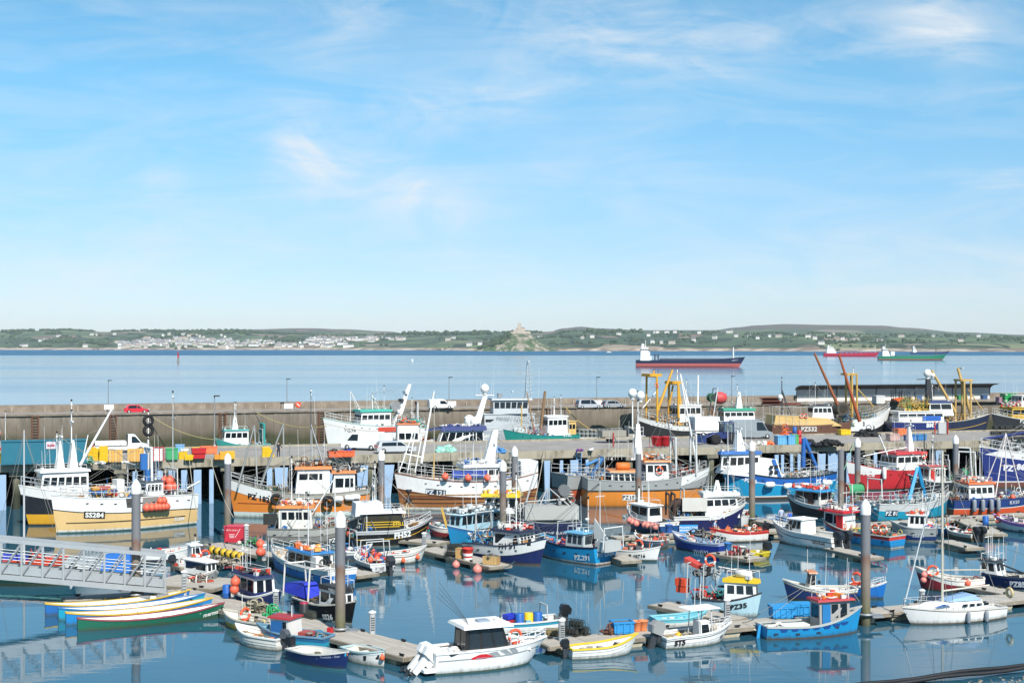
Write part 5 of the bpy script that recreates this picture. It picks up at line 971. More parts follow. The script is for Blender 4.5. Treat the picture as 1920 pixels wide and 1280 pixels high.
# PZ6.. grey trawler with the orange roof
b = Boat(FB, 'grey trawler with an orange wheelhouse roof and a big white hauler drum', fb_, (505, 1018), (668, 1014), 4.0, (1.35, 1.35, 2.4), bands('b9b8b0', '8d8c86', '4a3a34', -.75, '6e6a62'), rake=1.0, tf=.75, bul=.75, cap='7d7a72', deck='8a857a', capw=.15)
x0, x1 = sorted((b.X(526), b.X(590))); b.house(x0, x1, 2.5, 2.25, col='e2e0d8', roof='e0883f', ns=4, nf=3, nb=3, rf=.2, z0=.9, wz=(.55, .85), roofh=.25, ov=.2); b.text('PZ6', 626, 1012, 7.5, 'f2f2ee', .04, plate='17181b')
b.drum(b.X(557), 2.0, .5, .65, 'c3c6c2', '8f9490'); zt = b.P(622, 895).z; b.tripod(b.X(628), zt, 1.3, 'e0e0dc', 1.6, 2.6, .07); b.pole('mast', (b.X(578), 0, b.rz), (b.X(578), 0, b.rz+1.4), .06); b.gear(x0, x1, 2.0, b.rz, 2, ('e9e6e0', 'd8442c', 'f2efe8', 'ef8a4c'), .9, 'roof_gear', .4)
b.gear(-b.L/2+.3, x0, 2.6, None, 4, ('4a4d48', '6b5a44', '2f8a55', 'ef7a4c', '2a6fb0'), 1.4, h=1.4); b.gear(x1, b.L/2-1.2, 2.6, None, 6, ('9a968a', 'c9c4b6', 'b5543c', '55585a'), 1.6, h=1.3); b.part('name_board', MB().box((b.X(511), b.vis*1.3, 2.2), (1.3, .06, 1.0), bev=.02), '2b2d2a'); b.rail(.6, .97, .9); b.done()
# FH52
b = Boat(FB, 'black hulled boat numbered FH52 with yellow stripes and a grey upper deck', fb_, (672, 1026), (788, 1018), 3.6, (1.4, 1.45, 2.35), bands('c3c4c4', '17181b', 'b9bcbc', -.28, 'c3c4c4', .1), rake=1.1, tf=.8, bul=.6, cap='cfd0d0', deck='8d8f8e')
b.text('FH52', 755, 1002, 10, 'eceff0', .05); b.strake(-.72, .07, 'd8ac2c', .0, .97, .02); x0, x1 = sorted((b.X(676), b.X(758))); b.house(x0, x1, 2.3, 1.65, col='1b1c1f', roof='e4e5e4', ns=3, nf=3, nb=1, rf=.5, z0=1.3, wz=(.55, .92), roofh=.16, ov=.25, gl=glass('3c3a30'))
for k in range(3): b.part('stripe', MB().box(((x0+x1)/2-.2, b.vis*1.17, 1.75+k*.22), (x1-x0-.9, .06, .07)), 'd8b22c')
b.htext('STILL', x1-.75, 2.0, 1.2, .3, 'd8b22c'); b.part('shelter', MB().hexa([(b.X(662), -1.2, 2.75), (b.X(716), -1.2, 3.15), (b.X(716), 1.2, 3.15), (b.X(662), 1.2, 2.75)], [(b.X(664), -1.1, 3.9), (b.X(712), -1.1, 3.95), (b.X(712), 1.1, 3.95), (b.X(664), 1.1, 3.9)]), 'e9eaea')
mx_ = b.X(699); b.mast(mx_, 3.9, b.P(699, 880).z, .05, stays=None); b.radar(mx_, 5.2, .9); b.part('day_shape', MB().lathe([(.02, .0), (.35, .5), (.02, .5)], (b.X(766), 0, 4.4), 4).lathe([(.35, -.6), (.02, 0)], (b.X(766), 0, 4.4), 4), '1a1a1c'); b.tripod(b.X(766), 4.2, .4, 'd8c9a8', 2.4, .5, .04); b.rail(.6, .98, .6); b.gear(b.X(668), b.X(655), 1.5, None, 4, None, 1.2); b.done()
# pale blue cabin boat with gallows
b = Boat(FB, 'pale blue cabin boat with a white mast behind the creel stacked pontoon', fb_, (938, 1010), (846, 1022), 3.0, (1.2, 1.15, 1.9), bands('2f6fa8', '1f86b8', '6a3a34', -.3), rake=.6, tf=.8, bul=.6, cap='c9d6da', deck='8f9694')
x0, x1 = sorted((b.X(852), b.X(928))); b.house(x0, x1, 2.2, 1.5, col='a9cfdd', roof='c6e0e8', ns=4, nf=2, nb=2, rf=.2, z0=1.2, wz=(.45, .82), ov=.2); b.part('vent', MB().lathe([(.25, -.1), (.25, .1)], ((x0+x1)/2, b.vis*.6, b.rz+.3), 12, axis='Y'), W_)
b.mast(b.X(893), 2.0, b.P(893, 862).z, .05, 'c9ccce'); b.gear(x0, x1, 1.8, b.rz, 2, ('e9eceb', 'c9d0d2', '3a3d40'), .8, 'roof_gear', .6); b.gear(-b.L/2, x0, 2, None, 5, ('2f6fb0', '1f9fc8', 'c8402c', 'dad6cc'), 1.6, h=1); b.goal(b.X(862), 1.5, 1.9, 'c9ccc9', z0=1.2, r=.04); b.goal(b.X(880), 1.5, 1.9, 'c9ccc9', z0=1.2, r=.04); b.done()
b = Boat('open_boat', 'low white boat with a red band and yellow gallows beside the pale blue cabin boat', 'open boat', (868, 1008), (808, 1006), 2.6, (.95, .95, 1.4), bands('e3e0d8', '8a2f34', '55383a', -.45), rake=.5, bul=.5); b.goal(b.X(838), 1.7, 1.8, 'dcb45a', r=.07, lean=.5); b.gear(-2.5, 2, 1.8, None, 9, ('2f6fb0', 'd8442c', '1f9fa8', '9a968a', 'e9e6e0'), 1.5, h=1.0); b.done()
# yellow roofed boat
b = Boat(FB, 'white cabin boat with a bright yellow roof behind the capped piles', fb_, (988, 994), (904, 990), 3.2, (1.4, 1.4, 2.2), bands('eceae4', '22355f', '55302c', -.4), rake=.7, tf=.8, bul=.6)
x0, x1 = sorted((b.X(908), b.X(972))); b.house(x0, x1, 2.3, 1.6, roof='e8c421', ns=4, nf=3, nb=1, rf=.25, z0=1.6, wz=(.45, .85), roofh=.3, ov=.3); b.gear(x0, x1, 1.5, b.rz-.1, 3, ('e0662c', 'e8c421', 'e9e6e0'), .6, 'roof_gear', .3); b.mast(b.X(935), b.rz, b.rz+2.2, .05); b.gear(-b.L/2, x0, 2.2, None, 3, ('e9e6e0', '8d8f8e', 'c9ccc9'), 1.2, h=1.0); b.done()
# FH51
b = Boat(FB, 'navy hulled boat numbered FH 51 with a white wheelhouse and bow facing the camera', fb_, None, None, 3.3, (1.3, 1.45, 2.3), bands('f0f0ec', '1c2a5e', '8d5a50', -.9, '2a2f45'), mid=(955, 1052), L=8.2, hd=-42, rake=.7, tf=.85, bul=.6, cap='26304f', deck='8f9694')
b.house(-.7, 2.2, 2.5, 1.55, roof='2a3048', ns=2, nf=4, nb=1, rf=.35, z0=1.05, wz=(.5, .88), roofh=.2, ov=.25); b.text('FH 51', 951, 1023, 10, '2a2d36', .03)
b.patch([(976, 1018), (984, 1018), (984, 1021), (976, 1021)], '26272c', 'flag_mark'); b.patch([(986, 1017), (992, 1017), (992, 1023), (986, 1023)], '26272c', 'flag_mark')
b.mast(0, b.rz, b.rz+2.0, .05); b.radar(.6, b.rz+.2, .6, 'dome'); b.gear(-.5, 1.8, 2.0, b.rz, 6, ('e9e6e0', 'c8402c', 'c9ccc9'), .8, 'roof_gear', .4); b.gear(-3.9, -.8, 2.4, None, 3, ('1f9fc8', '2f6fb0', '4a4d48', 'e9e6e0'), 1.6, h=1.1); b.rail(.62, .98, .5); b.done()
# navy crabber seen from astern with a steel box shelter
b = Boat(FB, 'navy boat with a bare grey steel shelter box and twin gantry legs', fb_, (1082, 1008), (960, 1006), 4.2, (1.5, 1.5, 2.2), bands('26305a', '1b2348', '3a2a2c', -.3), rake=.8, tf=.85, bul=.6, cap='8d9294')
b.text('SERENE DAWN', 1040, 999, 6, 'd8dce6', .0); x0, x1 = sorted((b.X(980), b.X(1081))); b.part('shelter', MB().box(((x0+x1)/2, 0, 2.35), (x1-x0, 3.0, 1.25), bev=.05), 'b3b3ae'); zt = b.P(1030, 915).z
b.tripod(b.X(1030), zt, 1.0, 'a9adb0', 2.9, 1.8, .08); b.tripod(b.X(1026), zt, 1.0, 'a9adb0', 2.9, -.9, .08); b.pole('derrick', (b.X(985), 0, 3), (b.X(1008), 0, b.P(1008, 868).z), .1, .07, 'b5b8b8'); b.drum(b.X(1058), 4.3, .7, .55, '8a8d8c', '6f7375'); b.pole('boom', (b.X(985), .3, zt-1.2), (b.X(1060), .3, zt-1.0), .07, .07, 'b9bcbb'); b.gear(b.X(1075), b.X(1045), 2.2, 3.0, 3, ('2b2d30', '8d9294', 'c9c6be'), 1.4, h=1.2); b.gear(b.X(985), b.X(965), 2.2, 2.0, 4, ('2b2d30', '8d9294', 'c9c6be'), 1.4, h=1.2); b.done()
# PZ291
b = Boat(FB, 'cyan hulled boat numbered PZ.291 with a white waterline and pale wheelhouse', fb_, (1113, 1060), (1016, 1040), 3.2, (1.5, 1.35, 2.0), bands('1c2c48', '1f9ad0', 'b0392f', -.12, None, .06)[:1]+[('w', .2, 'eceae4'), ('s', -.12, '1f9ad0'), ('s', 0, '1c2c48')], rake=.6, tf=.9, bul=.7, cap='1f2c44', deck='a9a79f', inner='3a9cc8')
b.text('PZ.291', 1092, 1045, 8.5, 'f2f4f4', .04); b.ttext('MY LASS', .85, .36, 'dfe9f0', .0); x0, x1 = sorted((b.X(1074), b.X(1108))); b.house(x0, x1, 1.9, 1.4, col='c9d2d4', roof='6fb4d8', ns=3, nf=2, nb=1, rf=.15, z0=1.0, wz=(.45, .9), gl=glass('39444a')); b.part('sail', MB().prism([(b.X(1114), 2.0), (b.X(1140), 2.1), (b.X(1115), 3.7)], -.04, .04), 'd3d5d2')
b.mast(b.X(1125), 1.6, b.P(1125, 900).z, .05, 'dadcda', stays=(b.L*.3, b.L*.45, -b.L*.45)); b.mast(b.X(1103), b.rz, b.P(1103, 935).z, .04, arm=False); b.radar(b.X(1101), b.rz+1.0, .6, 'dome'); b.gear(-b.L/2+.2, x0, 2.1, None, 6, ('e0562c', '2f6fb0', 'c9ccc9', 'e9e6e0', '7a3a34'), 1.3, h=1.0); b.gear(x1, b.L/2-.7, 2.0, None, 8, ('2b2d30', 'c8402c', 'e9d9c9', '2a6fb0', 'd86a5a'), 1.7, h=.9); b.goal(b.X(1060), 1.8, 1.9, 'c9ccc9', r=.04); b.goal(b.X(1150), 2.2, 1.7, 'd5d7d6', r=.06); b.part('transom_box', MB().box((b.X(1140), 0, 1.55), (1.3, 2.0, .8), bev=.1), 'b9bcba'); b.done()
# SS716
b = Boat('open_boat', 'little white boat numbered SS716 poking out beside the cyan hulled boat', 'open boat', None, None, 1.9, (.8, .85, 1.3), bands('f1efe9', 'f1efe9', '2c5a6e', -.3, None, .16), mid=(1192, 1049), L=4.6, hd=-32, rake=.35, tf=.8, bul=.45); b.text('SS716', 1199, 1042, 6, '26282c', .03); b.gear(-2.1, 1.5, 1.3, None, 4, ('d8442c', '7fb0cc', 'c9c4b8', 'e07a5a', '55585a'), 1.6, h=.9); b.ring(.3, 0, 1.3, 'dark ring lying on the little white SS716 boat', 'Y'); b.done()
# dark blue boat with salmon buoys
b = Boat(FB, 'dark blue boat with a white wheelhouse and a row of salmon buoys along its side', fb_, (1238, 1003), (1184, 988), 2.7, (1.15, 1.15, 2.15), bands('ece8e0', '1d4c80', '24323c', -.3), rake=.8, tf=.85, bul=.6, cap='e9e4da', deck='c9c4b8'); x0, x1 = sorted((b.X(1192), b.X(1228))); b.house(x0, x1, 1.7, 1.5, roof=W_, ns=2, nf=2, nb=1, rf=.3, z0=1.0, wz=(.5, .85)); b.mast(b.X(1198), b.rz, b.rz+1.4, .12, 'f2f2ee', arm=False); b.whip(b.X(1205), b.rz, 1.8)
b.fenders((1186, 1191, 1198, 1214, 1220, 1228, 1234), -.35, 'pink', 'salmon pink ball buoy on the side of the dark blue boat', .33); b.rail(.5, .98, .5); b.gear(-b.L/2+.2, x0, 1.7, None, 7, ('2f6fb0', '6f4a9a', '2f8a6a', '55585a'), 1.3); b.done()
# PZ54
b = Boat(FB, 'dark navy trawler numbered PZ54 with a wide white wheelhouse', fb_, (1270, 998), (1380, 994), 3.9, (1.5, 1.6, 2.75), bands('eceae4', '23265a', '3a2a3c', -.35), rake=1.0, tf=.85, bul=.75, cap='e6e3da', deck='8f8a80'); b.text('PZ54', 1345, 968, 9.5, 'f0f0ee', .05)
x0, x1 = sorted((b.X(1318), b.X(1386))); b.house(x0, x1, 2.9, 2.1, roof='f0f0ec', ns=4, nf=4, nb=2, rf=.35, z0=1.3, wz=(.58, .86), roofh=.35, ov=.22); b.htext('MILLENNIA', x1-1.1, b.rz-.17, 1.62, .25, '24262a', w=.0); zt = b.P(1345, 900).z; b.part('mast', MB().hexa([(b.X(1337), -.3, b.rz), (b.X(1352), -.3, b.rz), (b.X(1352), .3, b.rz), (b.X(1337), .3, b.rz)], [(b.X(1342), -.12, zt), (b.X(1347), -.12, zt), (b.X(1347), .12, zt), (b.X(1342), .12, zt)]), W_); b.radar(b.X(1344), zt-.7, 1.0)
b.goal(b.X(1262), 2.2, 2.2, '4a3428', r=.1); b.goal(b.X(1252), 2.2, 2.2, '4a3428', r=.1); b.drum(b.X(1274), 2.3, 1.4, .8, '6a6a66', '55423a'); b.part('side_screen', MB().box((b.X(1298), b.vis*1.5, 2.7), (2.4, .08, 1.3)), 'd2d0c8'); b.gear(-b.L/2, x0, 2.6, None, 5, ('3f5a4c', '2b2d30', '6b4a34', '8d8f8e', '2f5f4a'), 1.6, h=1.7); b.rail(.6, .98, .6); b.done()
# blue open boat
b = Boat('open_boat', 'deep blue open boat with a white fringe and a central tripod of spars', 'open boat', (1347, 1040), (1268, 1027), 2.2, (.95, .9, 1.5), bands('1f3f9a', '1c3488', '1a2440', -.18, 'c9d2e6'), rake=.5, tf=.7, bul=.5, cap='a9b4c9', deck='d0ccc2'); b.text('WH593', 1314, 1034, 7, 'dfe4f0', .0); zt = b.P(1318, 988).z; b.tripod(b.X(1317), zt, .5, '55504a', .9, .8, .05); b.gear(-2.2, 2.2, 1.5, None, 6, ('e9e6e0', '2f6fb0', 'c9c4b8', 'd86a5a', '8aa9c4'), 1.5, h=.8); b.done()
b = Boat('open_boat', 'red and white open boat numbered PZ92 loaded with crates behind the blue open boat', 'open boat', (1438, 1014), (1340, 1016), 2.2, (.95, .9, 1.35), bands('c8342c', 'ece9e2', '6a2f2c', -.22), rake=.5, tf=.8, bul=.45, cap='d8483c'); b.text('PZ92', 1350, 1008, 6.5, '26282c', .03); b.gear(-2.4, 2.4, 1.5, None, 4, ('cf4a38', 'e9e6e0', 'cbb894', '2a2c30', 'e07a4a'), 1.6, h=.9); b.outboard(0, '23262b', 1.1); b.done()
b = Boat('dinghy', 'small yellow dinghy with a dark outboard at the end of the finger pontoon', 'dinghy', (1440, 1046), (1400, 1049), 1.6, (.55, .55, .8), bands('dfc42a', 'dfc42a', 'b89a1c', -.3), rake=.3, tf=.85, bul=.35, cap='e6cf3a', inner='d9c02c'); b.outboard(.1, '24272c', 1.25); b.gear(-1, 1, 1.0, None, 6, ('c9b83a', '55585a', 'e9e6e0'), 1, h=.4); b.done()
# WH544
b = Boat('motor_cruiser', 'white motor cruiser numbered WH544 with two dark outboards', 'motor cruiser', (1558, 1033), (1462, 1014), 2.8, (1.15, 1.25, 1.85), bands('f1efea', 'f1efea', 'b9bcb8', -.5, '3a3d42'), rake=.9, tf=.9, bul=.45, cap='f2f0ea', deck='e6e3da'); b.text('WH544', 1461, 1002, 5.5, '26282c', .0); b.text('WH544', 1535, 1018, 6, '26282c', .02)
x0, x1 = sorted((b.X(1480), b.X(1516))); b.house(x0, x1, 1.9, 1.35, roof=W_, ns=3, nf=3, nb=0, rf=.9, z0=1.0, wz=(.4, .9), ov=.15); b.part('foredeck', MB().hexa([(x1-.2, -.9, 1.1), (b.L/2-.9, -.3, 1.35), (b.L/2-.9, .3, 1.35), (x1-.2, .9, 1.1)], [(x1-.2, -.8, 1.45), (b.L/2-1.3, -.25, 1.5), (b.L/2-1.3, .25, 1.5), (x1-.2, .8, 1.45)]), W_); b.outboard(.55, '2a3038', 1.5, z=.9, tilt=.15); b.outboard(-.55, '2a3038', 1.5, z=.9, tilt=.15); b.rail(.6, .98, .55, 'c9ccce', 6); b.radar(x0+.6, b.rz, .6, 'dome'); b.part('anchor', MB().torus((b.X(1492), b.vis*.9, 1.5), .3, .12, 'Y'), '3a3d40'); b.done()
# red roofed wheelhouse boat
b = Boat(FB, 'red and blue boat with a red roofed wheelhouse and orange lifebuoys on its stern', fb_, (1667, 1029), (1552, 1010), 2.9, (1.1, 1.15, 1.9), bands('c23a34', '1f86c0', 'eceae4', -.35, 'c23a34'), rake=.6, tf=.85, bul=.6, cap='b9bcb8', deck='9fb4bc'); x0, x1 = sorted((b.X(1546), b.X(1592))); b.house(x0, x1, 1.9, 1.65, roof='c9202a', ns=2, nf=2, nb=0, rf=.1, z0=1.0, wz=(.5, .85), roofh=.18, ov=.3, dcol=('d4262c', .12, .7)); b.gear(x0+.3, x1-.3, 1.4, b.rz, 3, ('8a8478', 'e9e6e0'), .5, 'roof_gear', .15)
b.gear(-b.L/2+.2, x0, 2.1, None, 3, ('d8c46a', 'ef7a4c', '3f9c94', '6a6d60', '55585a'), 1.8, h=1.0); b.ring(b.X(1657), b.vis*1.2, 1.65, 'orange lifebuoy left of its pair on the stern of the red and blue boat', 'Y', .4); b.ring(b.X(1672), b.vis*1.2, 1.7, 'orange lifebuoy right of its pair on the stern of the red and blue boat', 'Y', .4); b.goal(b.X(1610), 1.7, 1.9, 'c9ccc9', r=.04); b.done()
# PZ81
b = Boat(FB, 'turquoise trawler numbered PZ 81 seen from its stern with a blue A frame', fb_, (1650, 979), (1772, 966), 4.2, (1.9, 1.7, 2.5), bands('c9cccb', '1f97b4', '55302c', -.7, 'e6e6e2'), rake=.7, tf=.9, bul=.7, cap='d5d7d5', deck='8f9694'); b.text('PZ 81', 1672, 962, 7.5, 'eceff0', .03, plate='2a3c4c'); b.text('LYONESSE', 1728, 956, 7, 'dfe9ee', .0); zt = b.P(1721, 876).z
b.pole('gantry_leg', (b.X(1697), b.vis*.6, 2.0), (b.X(1720), 0, zt), .24, .2, '1f97d0', 4); b.pole('gantry_leg', (b.X(1742), -b.vis*.6, 2.0), (b.X(1722), 0, zt), .24, .2, '1f97d0', 4); b.gear(-b.L/2, b.L/2-1, 3, None, 9, ('8d9294', 'c9ccc9', '55585a', '6fb0c4'), 1.2, h=1.3); b.rail(.0, .95, .9, 'd5d7d6'); b.done()
# black boat with blue roof
b = Boat(FB, 'black and white boat with a sky blue roof edged in red beside the tall pile', fb_, (1586, 976), (1486, 962), 3.1, (1.3, 1.3, 2.1), bands('eceae4', '1e1f22', '3a2a2c', -.35), rake=.8, tf=.85, bul=.6); x0, x1 = sorted((b.X(1494), b.X(1548))); b.house(x0, x1, 2.2, 1.4, col='e6e4dd', roof='2a8fc8', ns=3, nf=3, nb=1, rf=.4, z0=1.3, wz=(.5, .88), roofh=.15, ov=.5, dcol=('4a2f28', .3, .7)); b.gear(x0, x1, 2.0, b.rz, 3, ('d8442c', 'c8402c', 'e9e6e0'), .7, 'roof_gear', .25); b.gear(-b.L/2, x0, 2.2, None, 5, ('2f6fb0', '3a3d40', 'd8442c'), 1.6, h=1.0); b.mast(b.X(1572), 1.2, b.P(1572, 858).z, .05, arm=False); b.rail(.6, .98, .6); b.done()
b = Boat(FB, 'low black boat with a big drum of green and red nets behind the tall pile', fb_, (1655, 968), (1568, 972), 3.2, (1.4, 1.3, 1.9), bands('d9d7d0', '24272a', '3a2a2c', -.3), rake=.6, bul=.6); b.drum(b.X(1600), 2.9, 2.3, .75, '3f9a68', 'b8432f', 'X'); b.goal(b.X(1640), 2.0, 2.6, 'e3e3df', r=.07); b.goal(b.X(1585), 2.0, 2.2, 'e3e3df', r=.06); b.gear(-b.L/2+.3, b.L/2-1, 2.3, None, 5, ('8a6a4a', '3f9a68', 'c8543c', 'a8a293', '2b2d30'), 1.5, h=1.2); b.done()
# navy boat with grey upperworks
b = Boat(FB, 'navy boat with grey topsides and a small cabin in front of the turquoise trawler', fb_, (1748, 1016), (1680, 1010), 2.8, (1.3, 1.25, 1.7), bands('a9adac', '1f3a72', 'eceae4', -.75), rake=.5, tf=.9, bul=.6, cap='c2c5c4'); b.text('SS273', 1722, 1004, 6, 'dfe4ec', .0); x0, x1 = sorted((b.X(1703), b.X(1738))); b.house(x0, x1, 1.6, 1.25, roof='eceae4', ns=3, nf=2, nb=1, rf=.1, z0=1.1, wz=(.4, .9)); b.gear(x0, x1, 1.3, b.rz, 3, ('ef8a4c', 'e9e6e0', 'd8442c'), .9, 'roof_gear', .3); b.gear(-b.L/2+.1, x0, 1.9, None, 3, ('2f6fb0', 'd8442c', '55585a', 'e9d9c9'), 1.5, h=.9); b.mast(b.X(1730), b.rz, b.rz+2.2, .04); b.done()
b = Boat('dinghy', 'small dinghy with two dark outboards and orange boxes beyond the yacht mast', 'dinghy', (1820, 1016), (1778, 1006), 1.9, (.7, .7, 1.0), bands('cfc6b6', '6a5a4a', '3a2f2a', -.3), rake=.3, tf=.85, bul=.4); b.outboard(.35, '202226', 1.2); b.outboard(-.35, '202226', 1.2); b.gear(-1.4, 1.4, 1.3, None, 7, ('d8563c', '3a9cb4', '2b2d30', 'e9e6e0', 'c9904a'), 1.6, h=.8); b.done()
# PZ35
b = Boat(FB, 'pale blue boat numbered PZ35 with a rounded yellow wheelhouse roof', fb_, (1304, 1146), (1419, 1155), 2.6, (.95, 1.0, 1.62), bands('bfe0ea', 'bfe0ea', 'e3ecec', -.1, '3a3d44'), rake=.35, tf=.8, bul=.55, cap='3f4248', deck='a9a79f', inner='b5cdd4'); b.text('PZ35', 1385, 1136, 8.5, '24262a', .04); x0, x1 = sorted((b.X(1369), b.X(1421))); b.house(x0, x1, 1.75, 1.25, roof='e8c421', ns=3, nf=2, nb=1, rf=.1, z0=.95, wz=(.4, .85), roofh=.28, ov=.12, gl=glass('2c3a42'))
b.part('life_raft', MB().lathe([(.1, -.55), (.25, -.5), (.27, 0), (.25, .5), (.1, .55)], ((x0+x1)/2, 0, b.rz+.25), 12, axis='X'), W_); b.goal(b.X(1330), 1.6, 2.3, 'b9bcba', z0=.9, r=.05); b.goal(b.X(1300), 1.6, 2.3, 'b9bcba', z0=.9, r=.05); b.pole('boom', (b.X(1345), .2, 3.0), (b.X(1390), .1, 2.9), .05, .05, W_); b.mast(b.X(1322), .9, b.P(1318, 1042).z, .05, 'b5b0a6'); b.part('red_awning', MB().hexa([(b.X(1288), -.4, 3.2), (b.X(1312), -.4, 2.8), (b.X(1312), .4, 2.8), (b.X(1288), .4, 3.2)], [(b.X(1288), -.4, 3.5), (b.X(1314), -.4, 3.05), (b.X(1314), .4, 3.05), (b.X(1288), .4, 3.5)]), 'c8483c')
b.ring(b.X(1338), b.vis*.5, 3.5, 'orange lifebuoy high on the gallows of the pale blue boat', 'Y', .42); b.gear(-b.L/2, x0, 1.9, None, 5, ('d8342c', '3f9c94', 'e9e6e0', '2b2d30', '8d8f8e', 'c9c4b8'), 2.0, h=1.2); b.gear(b.X(1303), b.X(1345), 1.4, 2.3, 15, ('2b2d30', '8d8f8e', '55585a'), .9, 'stowed_gear', .6); b.part('grab_crate', MB().box((b.X(1279), 0, 1.75), (.85, .6, .5), bev=.04).box((b.X(1280), 0, 1.25), (.8, .55, .4), bev=.04), 'e0502c'); b.done()
# turquoise dinghy on the front pontoon
b = Boat('dinghy', 'turquoise and white dinghy lying behind the front pontoon by the blue tub', 'dinghy', (1232, 1178), (1318, 1170), 1.7, (.6, .6, 1.0), bands('79c9d8', 'eceae4', '4a8a94', -.25), rake=.4, bul=.4, cap='8fd4de', inner='6fc0d0'); b.gear(-1.2, .6, .9, None, 3, ('6fc0d0', 'e9e6e0', '4aa0b0'), 1, h=.4); b.done()
# white sheered boat with blue stern boat behind
b = Boat('open_boat', 'white and navy open boat with a small shelter and a rising white bow', 'open boat', (1606, 1126), (1478, 1124), 2.3, (.85, .8, 1.5), bands('f0eee6', '243a6c', '2a3038', -.28, '9a8a70'), rake=.4, tf=.6, bul=.5, cap='e9e4d8', deck='cfc9bd', sag=1.7); b.house(b.X(1526), b.X(1512), 1.2, 1.35, col='e6e0d6', roof='d98a5a', ns=1, nf=2, nb=0, z0=.6, wz=(.4, .9)); b.mast(b.X(1514), 1.0, b.P(1512, 1028).z, .035, 'd9d6cc', arm=False); b.thwart(.3, .7); b.gear(-2, 2, 1.3, None, 5, ('2f6fb0', 'e9e6e0', '8a8478'), .8, h=.5); b.done()
b = Boat('open_boat', 'white boat with a bright blue bow and lifebuoy behind the tall front pile', 'open boat', (1590, 1118), (1656, 1122), 2.2, (.85, .85, 1.25), bands('eceae4', '2073c4', '2a4a6c', -.12), rake=.25, tf=.75, bul=.45, cap='eceae4'); b.ring(b.X(1614), b.vis*.7, 1.4, 'orange lifebuoy on the boat just right of the tall front pile', 'Y', .4); b.gear(-1.6, 1.2, 1.3, None, 3, ('d8442c', 'e9e6e0', '55585a', 'd9904a'), 1.2, h=.7); b.rail(.5, .95, .4); b.done()
# maroon boat
b = Boat('open_boat', 'maroon and white double-ended boat with a high bow and lifebuoy behind the yacht', 'open boat', (1846, 1110), (1728, 1104), 2.3, (1.0, .9, 1.7), bands('efece4', '8e2a34', '4a2a2c', -.38), rake=.5, tf=.35, bul=.5, cap='e3ddd0', deck='cfc9bd', sag=1.6); b.ring(b.X(1748), b.vis*.8, 1.5, 'orange lifebuoy near the bow of the maroon and white boat', 'Y', .42); b.buoys(2, b.X(1730), b.X(1734), b.vis*.8, b.vis*.95, .6, 'salmon ball fender at the bow of the maroon and white boat', 'pink', .25); b.buoys(1, b.X(1812), b.X(1816), b.vis*.9, b.vis, .5, 'orange ball fender on the quarter of the maroon and white boat', 'buoy', .25); b.gear(-2.2, 1.6, 1.4, None, 5, ('c8402c', 'e9e6e0', 'd9d2c4', '8a4a44'), 1.1, h=.5); b.pole('spar', (b.X(1730), 0, 1.4), (b.X(1850), 0, 1.6), .05, .05, 'd9d2c0'); b.done()
# PZ850
b = Boat(FB, 'navy boat numbered PZ850 with a small white cabin cut by the right edge', fb_, (1846, 1098), (1985, 1112), 2.7, (.95, .95, 1.6), bands('24345c', '1f2f66', 'b9bcc4', -.1, '8d9ab4'), rake=.5, tf=.8, bul=.5, cap='2a3450', deck='a9a79f'); b.text('PZ850', 1912, 1095, 9.5, 'f0f0ee', .05); b.house(b.X(1846), b.X(1879), 1.4, 1.15, roof='2f3238', ns=2, nf=2, nb=1, z0=.7, wz=(.45, .85)); b.pole('derrick', (b.X(1935), 0, 1.0), (b.X(1828), 0, b.P(1828, 1038).z), .07, .05, '2f3134'); b.whip(b.X(1860), b.rz, 2.4); b.whip(b.X(1872), b.rz, 1.6); b.gear(b.X(1885), b.X(1950), 1.6, None, 4, ('55585a', '2b2d30', 'c9c4b8'), 1, h=.6); b.done()
# RX50
b = Boat(FB, 'navy and orange trawler numbered RX50 with grey fenders and an orange edged roof', fb_, (1790, 968), (1960, 958), 4.0, (1.7, 1.7, 2.6), bands('25407c', 'd8562c', 'c8482c', -.95, 'e6e2da', .15), rake=.9, tf=.7, bul=.7, cap='2a3c6a', deck='8f8a80', capw=.15); b.text('RX50', 1902, 941, 6.5, 'e6e8ee', .0); x0, x1 = sorted((b.X(1804), b.X(1852))); b.house(x0, x1, 2.6, 2.4, roof='e3703c', ns=4, nf=3, nb=3, rf=.15, z0=.9, wz=(.6, .86), roofh=.2, ov=.15, band=('25407c', .95)); b.fenders((1824, 1840, 1856, 1869), -.55, 'grey', 'grey tube fender along the navy and orange trawler', .3); b.gear(x0, x1, 2, b.rz, 5, ('eceae4', 'ef8a4c', '8d8f8e'), .7, 'roof_gear', .4); zt = b.P(1880, 812).z
b.tripod(b.X(1886), zt, 1.2, 'e6dcd8', 1.9, 2.2, .07); b.pole('mast_leg', (b.X(1915), 0, 2), (b.X(1886), 0, zt), .07, .06, 'e6dcd8'); b.buoys(1, b.X(1880), b.X(1882), b.vis*1.6, b.vis*1.7, 1.6, 'orange ball buoy on the bow rail of the navy and orange trawler', 'buoy', .3); b.gear(-b.L/2, x0, 2.6, None, 7, ('8a5a44', 'c8543c', '6b4a3a', 'a8a293'), 1.5, h=1.6); b.gear(x1, b.L/2-1.5, 2.6, None, 9, ('d9d6cc', '8d8f8e', 'c8543c'), .9, h=.7); b.done()
